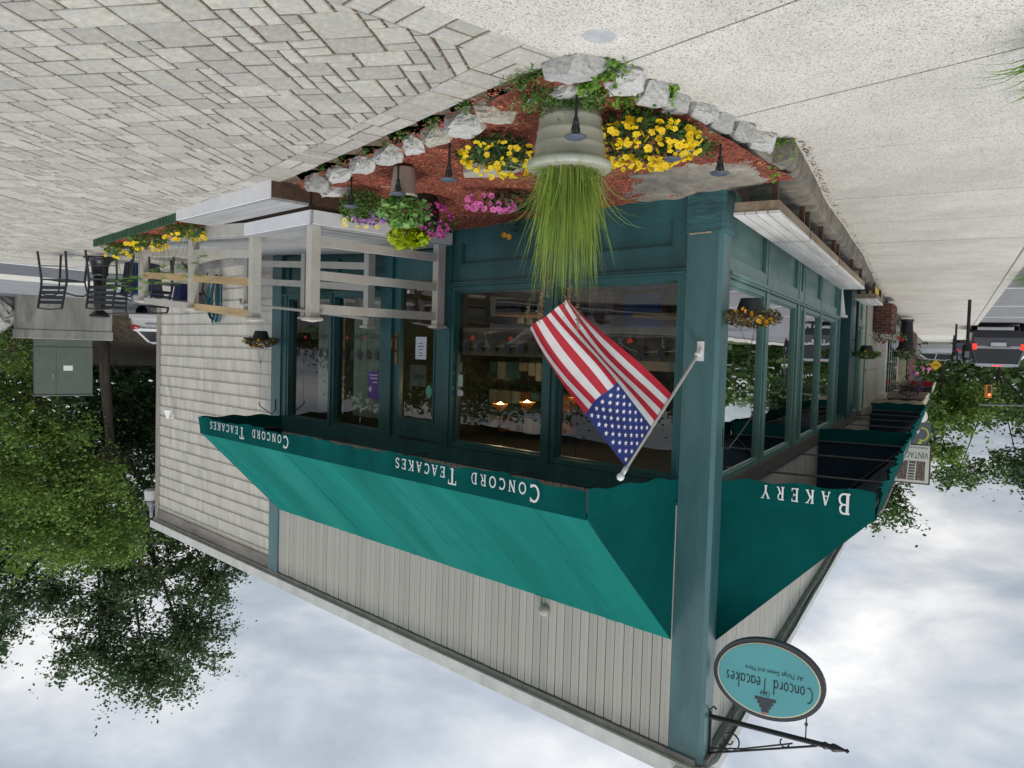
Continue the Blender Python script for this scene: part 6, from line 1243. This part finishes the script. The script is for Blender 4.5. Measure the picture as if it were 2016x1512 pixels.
b = B(1); b.box(17.3, 18.45, -.08, -.03, .8, 2.5); w_ = b.build('window', white_paint, ns_); b = B(1); b.quad((17.38, -.026, .88), (18.38, -.026, .88), (18.38, -.026, 2.42), (17.38, -.026, 2.42)); b.build('pane', glass_st, w_)
b = B(1); b.box(11.9, 19.5, -.06, .06, 2.62, 2.8); b.build('header', fascia_d, ns_)
tall = thing('shingled_gable', 'dark grey shingled wall rising above the far awnings', 'building', W1(17.2, -.05, 0), A1); b = B(); b.box(0, 9, -3.2, .22, 3.2, 5.62); b.build('wall', M('slate_shingle', (.085, .088, .10), .85, .2, 24, .6, 20, stretch=(1, 1, 2.2)), tall); b = B(); b.box(-.08, 9, -3.3, .3, 5.62, 5.70); b.build('roof', fascia_d, tall)
wsh = thing('white_storefront', 'white framed storefront with tall panes further down the street', 'shop building', W1(19.7, -.1, .1), A1)
b = B(); b.box(0, 9, -3, -.02, 0, 4.2); b.build('wall', stone_wall, wsh)
for i in range(5):
    b = B(); b.box(.3 + i * 1.1, .3 + i * 1.1 + .95, -.02, .10, .7, 2.5); w_ = b.build('window', white_paint, wsh); b = B(); b.quad((.36 + i * 1.1, .103, .76), (1.19 + i * 1.1, .103, .76), (1.19 + i * 1.1, .103, 2.44), (.36 + i * 1.1, .103, 2.44)); b.build('pane', glass_st, w_)
bks = thing('brick_shop', 'narrow red brick shop front at the end of the row', 'shop building', W1(29, -.2, 0), A1); b = B(); b.box(0, 14, -4, .25, 0, 4.5); b.build('wall', brick_m, bks); b = B(); b.box(-.15, .2, -.1, .34, 0, 3.2); b.build('pilaster', M('olive_trim', (.28, .28, .19), .7, .1, 5), bks); b = B(); b.box(2, 4, .25, .3, .7, 2.4); b.build('window', cglass, bks)
# brick planter
bp_ = thing('brick_planter', 'dark red brick planter box on the raised walk', 'planter', W1(14.4, .02, .16), A1); L_, Wd_, H_ = 1.5, .42, .70
b = B(); b.box(.012, L_ - .012, .012, Wd_ - .012, 0, H_ - .03); b.build('mortar', mortar, bp_)
r = 0; z = .004
while z < H_ - .04:
    off = .1 if r % 2 else 0
    for face, ln in ((0, Wd_), (1, L_), (2, Wd_)):
        t0 = -off
        while t0 < ln:
            a0, a1 = max(t0, 0), min(t0 + .195, ln)
            if a1 - a0 > .03:
                b = B()
                if face == 0: b.box(0, .05, a0 + .004, a1 - .004, z, z + .06)
                elif face == 1: b.box(a0 + (.054 if a0 == 0 else .004), a1 - (.054 if a1 == L_ else .004), Wd_ - .05, Wd_, z, z + .06)
                else: b.box(L_ - .05, L_, a0 + .004, a1 - .004, z, z + .06)
                b.build('brick', brick_m, bp_)
            t0 += .2
    z += .07; r += 1
x, y, zz = W1(15.1, .22, .84)
clump('planter_flowers', 'red flowers and foliage growing in the brick planter', 'flowers', (x, y, .8), (x, y, .93), (.55, .5, .16), 500, .06, leaf_md, [(blossom_me('blossom', M('red_petal', (.55, .03, .05), .6, .1, 6, trans=.2), eye_dk, 5, .3, .2), 16, .03, .045, (0, -1, .5), (x, y, .95), (.5, .4, .14))])
x, y, zz = W1(20.5, .55, 2.35)
clump('hanging_flowers', 'large hanging basket of purple flowers under the cream awning', 'hanging basket', (x, y, 2.2), (x, y, 2.2), (.42, .42, .36), 700, .07, leaf_brown, [(blossom_me('blossom', M('mauve_petal', (.22, .14, .28), .6, .1, 6, trans=.2), eye_dk, 5, .3, .2), 60, .03, .05, (0, -1, .2), (x, y, 2.2), (.44, .44, .4))])
x, y, zz = W1(23.5, .35, .16); urn = thing('tall_urn', 'tall black urn of yellow green plants before the white storefront', 'planter', (x, y, .1)); b = B(); b.lathe([(.22, 0), (.18, .1), (.24, .9), (.34, 1.05), (.30, 1.05), (.2, .9)], 18); b.build('urn', black, urn); P = ell_pts(260, (0, 0, 1.15), (.5, .5, .22)); link('foliage', leaf_mesh('foliage', P, .12, .5), leaf_md, urn)
# hanging shop signs seen above the awnings
def sign(label, s, o, z, name='hanging_sign'): return thing(name, label, 'hanging sign', W1(s, o, z), A1)
fsg = lambda x, y, dz: (-.032 - dz, -x, y)
t = sign('brown framed sign reading VINTAGE with a ladder picture', 12, 1.055, 3.67)
b = B(); b.box(-.03, .03, -.36, .36, -.42, .42); b.build('frame', M('sign_brown', (.085, .055, .05), .6, .1, 6), t); b = B(); b.box(-.032, .032, -.33, .33, -.39, .39); b.build('board', M('sign_cream', (.60, .58, .53), .6, .05, 6), t)
b = B(); V, F = T_VIN; b.add([fsg(-.31 + vx * .78, -.25 + vy, .002) for vx, vy in V], F); V, F = T_ADV; b.add([fsg(-.30 + vx * 1.2, -.36 + vy, .002) for vx, vy in V], F); kind(b.build('lettering', M('sign_ink', (.06, .04, .04), .6, .05, 5), t), 'stuff')
b = B(); b.quad(*[fsg(x, y, .001) for x, y in ((-.26, -.06), (.26, -.06), (.26, .34), (-.26, .34))]); b.build('picture', M('sepia_wood', (.15, .10, .09), .7, .4, 8, stretch=(1, 6, 1)), t)
b = B(); k = 0
for x0 in (-.09, .05): k = ribbon(b, [(x0, -.05), (x0 + .02, .33)], .022, lambda x, y, dz: fsg(x, y, .003 + dz), k)
for i in range(6): k = ribbon(b, [(-.09, .0 + i * .06), (.065, .0 + i * .06)], .016, lambda x, y, dz: fsg(x, y, .005 + dz), k)
b.build('ladder_picture', MATS['sign_cream'], t); b = B(); ribbon(b, arc(0, .14, .21, .17, 0, 360, 28), .014, lambda x, y, dz: fsg(x, y, .002 + dz)); b.build('wheel_picture', MATS['sign_brown'], t); b = B(); b.tube([(0, 0, .42), (0, 0, .55), (0, -1.05, .55)], .012, 6); b.build('bracket', metal_dk, t)
t = sign('rounded slate grey sign with white lettering and a green apple curl', 16, .93, 3.42)
b = B(); pts = [(-.40, -.35), (.40, -.35)] + arc(0, -.08, .40, .42, -10, 190, 16); b.add([(-.02, -x, y) for x, y in pts] + [(.02, -x, y) for x, y in pts], [tuple(range(len(pts))), tuple(reversed(range(len(pts), 2 * len(pts))))] + [(i, (i + 1) % len(pts), len(pts) + (i + 1) % len(pts), len(pts) + i) for i in range(len(pts))]); b.build('board', M('slate_board', (.085, .105, .135), .6, .06, 5), t, fix=True)
b = B(); V, F = T_APP; b.add([(-.024, .16 - vx, -.16 + vy) for vx, vy in V], F); b.build('lettering', letter_m, t); b = B(); ribbon(b, arc(-.22, -.05, .13, .16, 60, 290, 14), .035, lambda x, y, dz: (-.024 - dz, -x, y)); ribbon(b, [(-.20, .14), (-.10, .24)], .06, lambda x, y, dz: (-.024 - dz, -x, y)); b.build('apple_mark', M('lime_paint', (.45, .50, .05), .6, .05, 5), t); b = B(); b.tube([(0, 0, .34), (0, 0, .45), (0, -.95, .45)], .012, 6); b.build('bracket', metal_dk, t)
t = sign('round white sign with a small grey heart', 21, .96, 3.23)
b = B(); disc(b, .20, .21, -.02, .02, 28); b.build('board', white_paint, t, fix=True); b = B(); heart(b, .02, .05, .07, 0, lambda x, y: (-.022, -x, y)); b.build('heart_mark', M('grey_heart', (.22, .20, .21), .6, .05, 5), t); b = B(); ribbon(b, [(-.10, -.08), (-.10, -.14), (-.04, -.10), (-.02, -.14), (.03, -.09), (.05, -.14), (.1, -.08)], .018, lambda x, y, dz: (-.022 - dz, -x, y)); b.build('script_mark', M('faded_red', (.50, .20, .18), .6, .05, 5), t); b = B(); b.tube([(0, 0, .21), (0, 0, .3), (0, -.95, .3)], .01, 6); b.build('bracket', metal_dk, t)

# ================================================================== beyond the car park
cw = thing('concrete_wall', 'stained grey concrete block wall carrying the steel cabinet', 'wall', (14.45, 25.15, .2), -.62)
b = B(); b.cbox(-1.33, 1.33, 0, 2.6, 0, 1.36, .03); b.build('block', conc_wall, cw); b = B(); b.cbox(-1.36, 1.36, -.02, 2.65, 1.12, 1.40, .02); b.build('coping', conc_wall, cw)
cb = thing('steel_cabinet', 'grey green steel utility cabinet standing on the concrete wall', 'cabinet', (14.72, 25.5, 1.60), -.62); cb.scale = (.83, .9, .93)
b = B(); b.box(-.98, .98, 0, .9, 0, 1.95); b.build('body', cab_m, cb); b = B(); b.box(-1.0, -.36 + .62, -.02, 0, .28, 1.93); b.build('door', cab_m, cb); b = B(); b.box(.272, 1.0, -.02, 0, .28, 1.93); b.build('door', cab_m, cb); b = B(); b.box(.36, .40, -.05, -.02, 1.2, 1.38); b.build('handle', steel, cb); b = B(); b.box(-.30, .02, -.024, -.02, .92, 1.10); b.build('label_plate', white_paint, cb); b = B(); b.box(-1.03, 1.03, -.04, .94, 1.95, 2.0); b.build('roof', cab_m, cb)
for k, (x, y, l, w, h, lab) in enumerate(((17.4, 26.3, 1.5, 1.2, 1.3, 'large pale boulder at the end of the concrete wall'), (17.0, 25.6, 1.0, .9, .85, 'smaller pale boulder leaning before the large one'))): tag(link('boulder', rock_mesh(l, w, h, 300 + k), rock_m, None, (x, y, .22)), lab, 'boulder')
rw = thing('block_wall', 'dark concrete block retaining wall behind the white sedan', 'wall', (9.0, 35.5, .2), 0)
b = B(); b.box(0, 6.5, .05, .6, 0, 1.7); b.build('core', black, rw)
for r in range(8):
    for c in range(14): b = B(); b.box(c * .46 + (.23 if r % 2 else 0) + .01, c * .46 + (.23 if r % 2 else 0) + .45, -.02 - rnd.random() * .02, .05, r * .21 + .005, r * .21 + .2); b.build('block', M('dark_block', (.06, .058, .052), .9, .2, 6, .4, 30, piece=.3), rw)

# ================================================================== trees
def tree(label, base, blobs, n, ls, mat_l, r0, seed, name='tree', forks=None, clr=.55, per=42, group=None, twigs=40):
    g = np.random.default_rng(seed); rr_ = random.Random(seed); t = thing(name, label, 'tree', base, 0, group)
    bl = np.array(blobs, float); wts = (bl[:, 3] * bl[:, 4] * bl[:, 5]) ** .7; wts /= wts.sum(); nc = max(8, n // per); idx = g.choice(len(bl), nc, p=wts)
    d = g.normal(size=(nc, 3)); d /= np.linalg.norm(d, axis=1, keepdims=True); k = g.random((nc, 1)) ** .42; cc = bl[idx, :3] + d * k * bl[idx, 3:6]
    ax = d + g.normal(size=(nc, 3)) * .7; ax /= np.linalg.norm(ax, axis=1, keepdims=True); ax = ax.repeat(per, 0); sz = g.uniform(.5, 1.25, (nc, 1)).repeat(per, 0)   # leafy sprays pointing outwards
    P = np.repeat(cc, per, 0) + (g.normal(size=(nc * per, 3)) * np.array([.5, .5, .34]) + ax * g.normal(size=(nc * per, 1)) * 1.15) * clr * sz
    global NR; keep, NR = NR, g; me = leaf_mesh('crown', P, g.uniform(ls * .6, ls * 1.35, len(P)), .62, .35); NR = keep; link('crown', me, mat_l, t)
    zc = min(b_[2] - b_[5] for b_ in blobs); cxm = np.average(bl[:, 0], weights=wts); cym = np.average(bl[:, 1], weights=wts)
    fork = forks or (cxm * .3, cym * .3, max(1.2, zc * .95)); b = B(); b.tube([(0, 0, -.3), (fork[0] * .3, fork[1] * .3, fork[2] * .5), fork], [r0 * 1.25, r0, r0 * .85], 9); b.build('trunk', bark, t, smooth=True)
    b = B()
    for x, y, z, rx, ry, rz_ in blobs: m_ = ((fork[0] + x) / 2 + rr_.uniform(-.4, .4), (fork[1] + y) / 2 + rr_.uniform(-.4, .4), (fork[2] + z) / 2 + .3); b.tube([fork, m_, (x, y, z), (x * 1.05, y * 1.05, z + rz_ * .7)], [r0 * .55, r0 * .36, r0 * .18, r0 * .05], 6)
    for i in g.choice(nc, min(twigs, nc), replace=False): x, y, z = bl[idx[i], :3]; b.tube([(x, y, z - .3), tuple((cc[i] + bl[idx[i], :3]) / 2), tuple(cc[i])], [r0 * .14, r0 * .08, r0 * .03], 5)
    b.build('limbs', bark, t); return t
# big oak behind the car park
tree('tall dark oak towering over the car park behind the cabinet', (20.3, 38.5, .2), [(-4.4, -.5, 16.4, 2.1, 2.6, 2.2), (-2.2, 0, 18.0, 1.9, 2.6, 1.7), (.1, 0, 17.0, 1.9, 2.4, 1.8), (-5.8, -.3, 13.0, 1.2, 2.2, 1.7), (-2.8, 0, 13.0, 2.2, 2.6, 1.6), (2.6, 0, 14.2, 1.7, 2.4, 1.3), (-.2, 0, 14.6, 2.0, 2.4, 1.5), (.6, .4, 11.8, 2.8, 2.6, 1.6), (-3.4, 0, 10.0, 2.6, 2.6, 1.8), (3.8, 0, 10.4, 2.4, 2.4, 1.7), (0, 0, 8.6, 3.2, 2.6, 1.8)], 52000, .19, tree_oak, .24, 3, per=60, clr=.46, twigs=220, forks=(-.4, 0, 6.5))
tree('second dark oak at the edge of the view beyond the cabinet', (27.2, 38, .2), [(-2.4, 0, 13.2, 1.4, 2.2, 2.4), (-2.0, 0, 10, 2.2, 2.2, 2), (-1.0, 0, 16, 1.8, 2.2, 2), (1.5, 0, 13, 2.5, 2.5, 3), (-1.5, 0, 7.6, 2.5, 2.2, 1.8)], 22000, .22, tree_oak, .24, 5, per=40, clr=.45)
tree('bright green maple overhanging the steel cabinet', (18.6, 29.5, .2), [(-1.2, -.5, 8.6, 2.4, 2.0, 1.5), (-3.4, -1, 8.6, 1.8, 1.8, 1.1), (-2.6, -1.6, 6.8, 2.2, 1.8, 1.2), (.4, -1, 6.6, 2.2, 1.8, 1.4), (-1.6, -1.8, 4.9, 2.1, 1.6, 1.0), (.6, -2.2, 3.4, 1.5, 1.5, 1.1), (-.9, -2.6, 3.7, 1.0, 1.2, .8)], 36000, .135, tree_maple, .13, 8, per=46, clr=.36, twigs=120, forks=(-.5, -.3, 3.0))
tree('shady tree rising between the cabinet and the shingled wall', (12.6, 41, .2), [(0, 0, 7.0, 2.6, 2.5, 2.2), (2.4, 0, 9.0, 2.4, 2.5, 1.8), (-1.5, 0, 10.2, 1.8, 2.2, 1.6), (1.2, 0, 12.0, 1.8, 2.0, 1.4), (3.6, 0, 6.0, 2.2, 2.0, 1.6)], 26000, .20, tree_dark, .2, 12, per=40, clr=.45, twigs=90)
tree('dark tree trunk and crown just behind the steel cabinet', (17.5, 44, .2), [(0, 0, 7.5, 4.2, 2.6, 2.2), (3.5, 0, 5.6, 3.4, 2.4, 2.2), (-3.6, 0, 5.2, 2.6, 2.2, 1.8), (6.5, 0, 8, 3, 2.5, 2.5)], 22000, .26, tree_dark, .24, 14, per=40, clr=.6)
def shrub(label, x, y, z, rx, ry, rz_, n, L, mat_l): t = thing('shrub', label, 'shrub', (x, y, z)); P = ell_pts(n, (0, 0, rz_ * .85), (rx, ry, rz_), .5); link('foliage', leaf_mesh('foliage', P, NR.uniform(L * .6, L * 1.3, n), .6), mat_l, t); b = B(); [b.tube([(rnd.uniform(-rx, rx) * .3, 0, 0), (rnd.uniform(-rx, rx) * .8, rnd.uniform(-ry, ry) * .6, rz_ * 1.3)], [.03, .008], 5) for _ in range(7)]; b.build('stem', bark, t)
shrub('leafy green shrub on the bank between the cabinet and white sedan', 12.9, 33.0, 1.5, 2.0, 1.0, .85, 5000, .13, tree_street); shrub('dark shrub on the bank behind the white sedan', 11.6, 36.6, 1.6, 2.6, 1.0, 1.1, 3000, .18, tree_dark); shrub('green shrub growing left of the cabinet by the boulders', 17.3, 27.6, .8, 1.0, .9, 1.3, 2400, .13, tree_maple); shrub('low shrub in front of the cabinet foot', 16.9, 26.2, 1.3, .55, .4, .9, 900, .10, tree_maple)
b = B(); V = [(x, y, z) for x in (0, 9, 18, 27, 40) for y, z in ((37.5, .1), (40, 1.6), (47, 3.0), (60, 4.5))]; b.add(V, [(i * 4 + k, (i + 1) * 4 + k, (i + 1) * 4 + k + 1, i * 4 + k + 1) for i in range(4) for k in range(3)]); kind(b.build('bank', M('leaf_litter_bank', (.05, .038, .026), .95, .4, 3, .6, 20), fix=True), 'structure')
n = 16000; P = np.stack([NR.uniform(-2, 34, n), NR.uniform(48, 54, n), NR.random(n) ** 1.2 * 8 + .2], 1); o = link('woods', leaf_mesh('woods', P, NR.uniform(.35, .8, n), .7), tree_dark); tag(o, 'dark woodland closing the view behind the car park trees', 'woods'); kind(o, 'stuff')
# street trees at the far end of the street
tree('green street tree leaning over the row of shop signs', W1(56, -2.5, 0), [(-.5, 1.5, 10.6, 2.4, 2.2, 1.6), (.8, 0, 8.6, 3.0, 2.6, 2.0), (-1.8, 0, 7.2, 2.2, 2.2, 1.8), (1.5, 0, 6.0, 2.8, 2.4, 1.7), (-.5, 0, 12.2, 2.2, 1.8, 1.4), (-1.2, 0, 4.2, 2.4, 2, 1.4)], 15000, .30, tree_street, .16, 21, per=36, clr=.5)
tree('wide street tree with sky showing through, behind the traffic signal', W1(84, 6, 0), [(0, 0, 5.6, 5.4, 3, 1.9), (-4.5, 0, 6.5, 3.4, 3, 2.4), (4, 0, 4.6, 3.4, 3, 2.2), (-2.5, 0, 11.5, 4.0, 2.5, 1.6), (3.5, 0, 12.5, 3.0, 2.5, 1.6)], 13000, .42, tree_street, .18, 22, per=36, clr=.7)
tree('dark street tree at the road side beyond the SUV', W1(62, 9.5, 0), [(0, 0, 5.2, 2.4, 2.6, 2.2), (-1.6, 0, 8.2, 2.6, 2.6, 2.0), (1.2, 0, 9.0, 2.6, 2.4, 2.2), (-3.0, 0, 11, 2.2, 2.2, 1.5)], 12000, .34, tree_dark, .16, 23, per=36, clr=.55)
tree('pale green street tree above the far cars', W1(72, 1.2, 0), [(0, 0, 6.2, 3.2, 2.6, 1.6), (-2.4, 0, 5.0, 2.4, 2.4, 1.6), (2.0, 0, 4.0, 2.4, 2.4, 1.2), (.5, 0, 9.3, 2.2, 2.2, 1.2)], 9000, .36, tree_maple, .15, 24, per=34, clr=.6)
n = 9000; Q = np.stack([NR.uniform(95, 112, n), NR.uniform(-25, 40, n), NR.random(n) ** 1.3 * 8], 1); P = np.array([W1(a, c, z) for a, c, z in Q]); o = link('far_woods', leaf_mesh('far_woods', P, NR.uniform(.7, 1.5, n), .7), tree_street); tag(o, 'green woodland closing the far end of the street', 'woods'); kind(o, 'stuff')
x, y, _ = W1(24, .5, 0); clump('curb_flowers', 'pink and orange flowers beyond the white storefront', 'flowers', (*W1(40, .1)[:2], 1.4), W1(40, .1, 1.7), (.7, .7, .6), 260, .14, leaf_md, [(PINK, 14, .07, .12, (0, -1, .3), W1(40, .1, 1.75), (.7, .7, .6))])
# trees standing to the right of the camera and across the street (seen in the panes)
tree('broad green tree beyond the parked cars to the side of the plaza', (27, 9, 0), [(0, -4, 2.6, 2.6, 3.6, 1.6), (0, 0, 2.8, 2.6, 3.6, 1.8), (0, 4, 2.5, 2.6, 3.4, 1.6), (0, 0, 1.4, 2, 8, 1.4)], 40000, .24, tree_street, .3, 31, per=40, clr=.55, twigs=10)
tree('second broad green tree to the side of the plaza', (27, -4, 0), [(0, -4, 2.8, 2.6, 3.6, 1.8), (0, 0, 3.0, 2.6, 3.6, 1.8), (0, 4, 2.8, 2.6, 3.4, 1.6), (0, 0, 1.4, 2, 8, 1.4)], 40000, .24, tree_dark, .3, 32, per=40, clr=.55, twigs=10)
tree('bright tree beside the white house across the street', W1(38, 15, 0), [(0, 0, 5, 3, 3, 3), (0, 0, 8, 2.5, 2.5, 2.5), (2, 0, 3, 2.5, 2.5, 2)], 6000, .5, tree_maple, .3, 33, per=30, clr=.8, twigs=10)
tree('round green tree across the street near the house', W1(16, 19, 0), [(0, 0, 4.4, 2.6, 2.6, 2.4), (0, 0, 6.4, 2.2, 2.2, 2)], 5000, .5, tree_maple, .3, 34, per=30, clr=.8, twigs=10)

hd = thing('hedge', 'long clipped green hedge added out of view to block sky in the reflections', 'hedge', (24.5, 2, 0)); b = B(); b.box(-.6, .6, -14, 14, 0, 1.5); b.build('core', tree_dark, hd)  # unseen hedge added to keep sky gaps out of the window reflections
n = 30000; P = np.stack([NR.uniform(-.8, .8, n), NR.uniform(-14.3, 14.3, n), NR.random(n) * 1.75], 1); m_ = (np.abs(P[:, 0]) > .55) | (P[:, 2] > 1.4); kind(link('foliage', leaf_mesh('foliage', P[m_], NR.uniform(.08, .16, m_.sum()), .6), tree_street, hd), 'stuff')
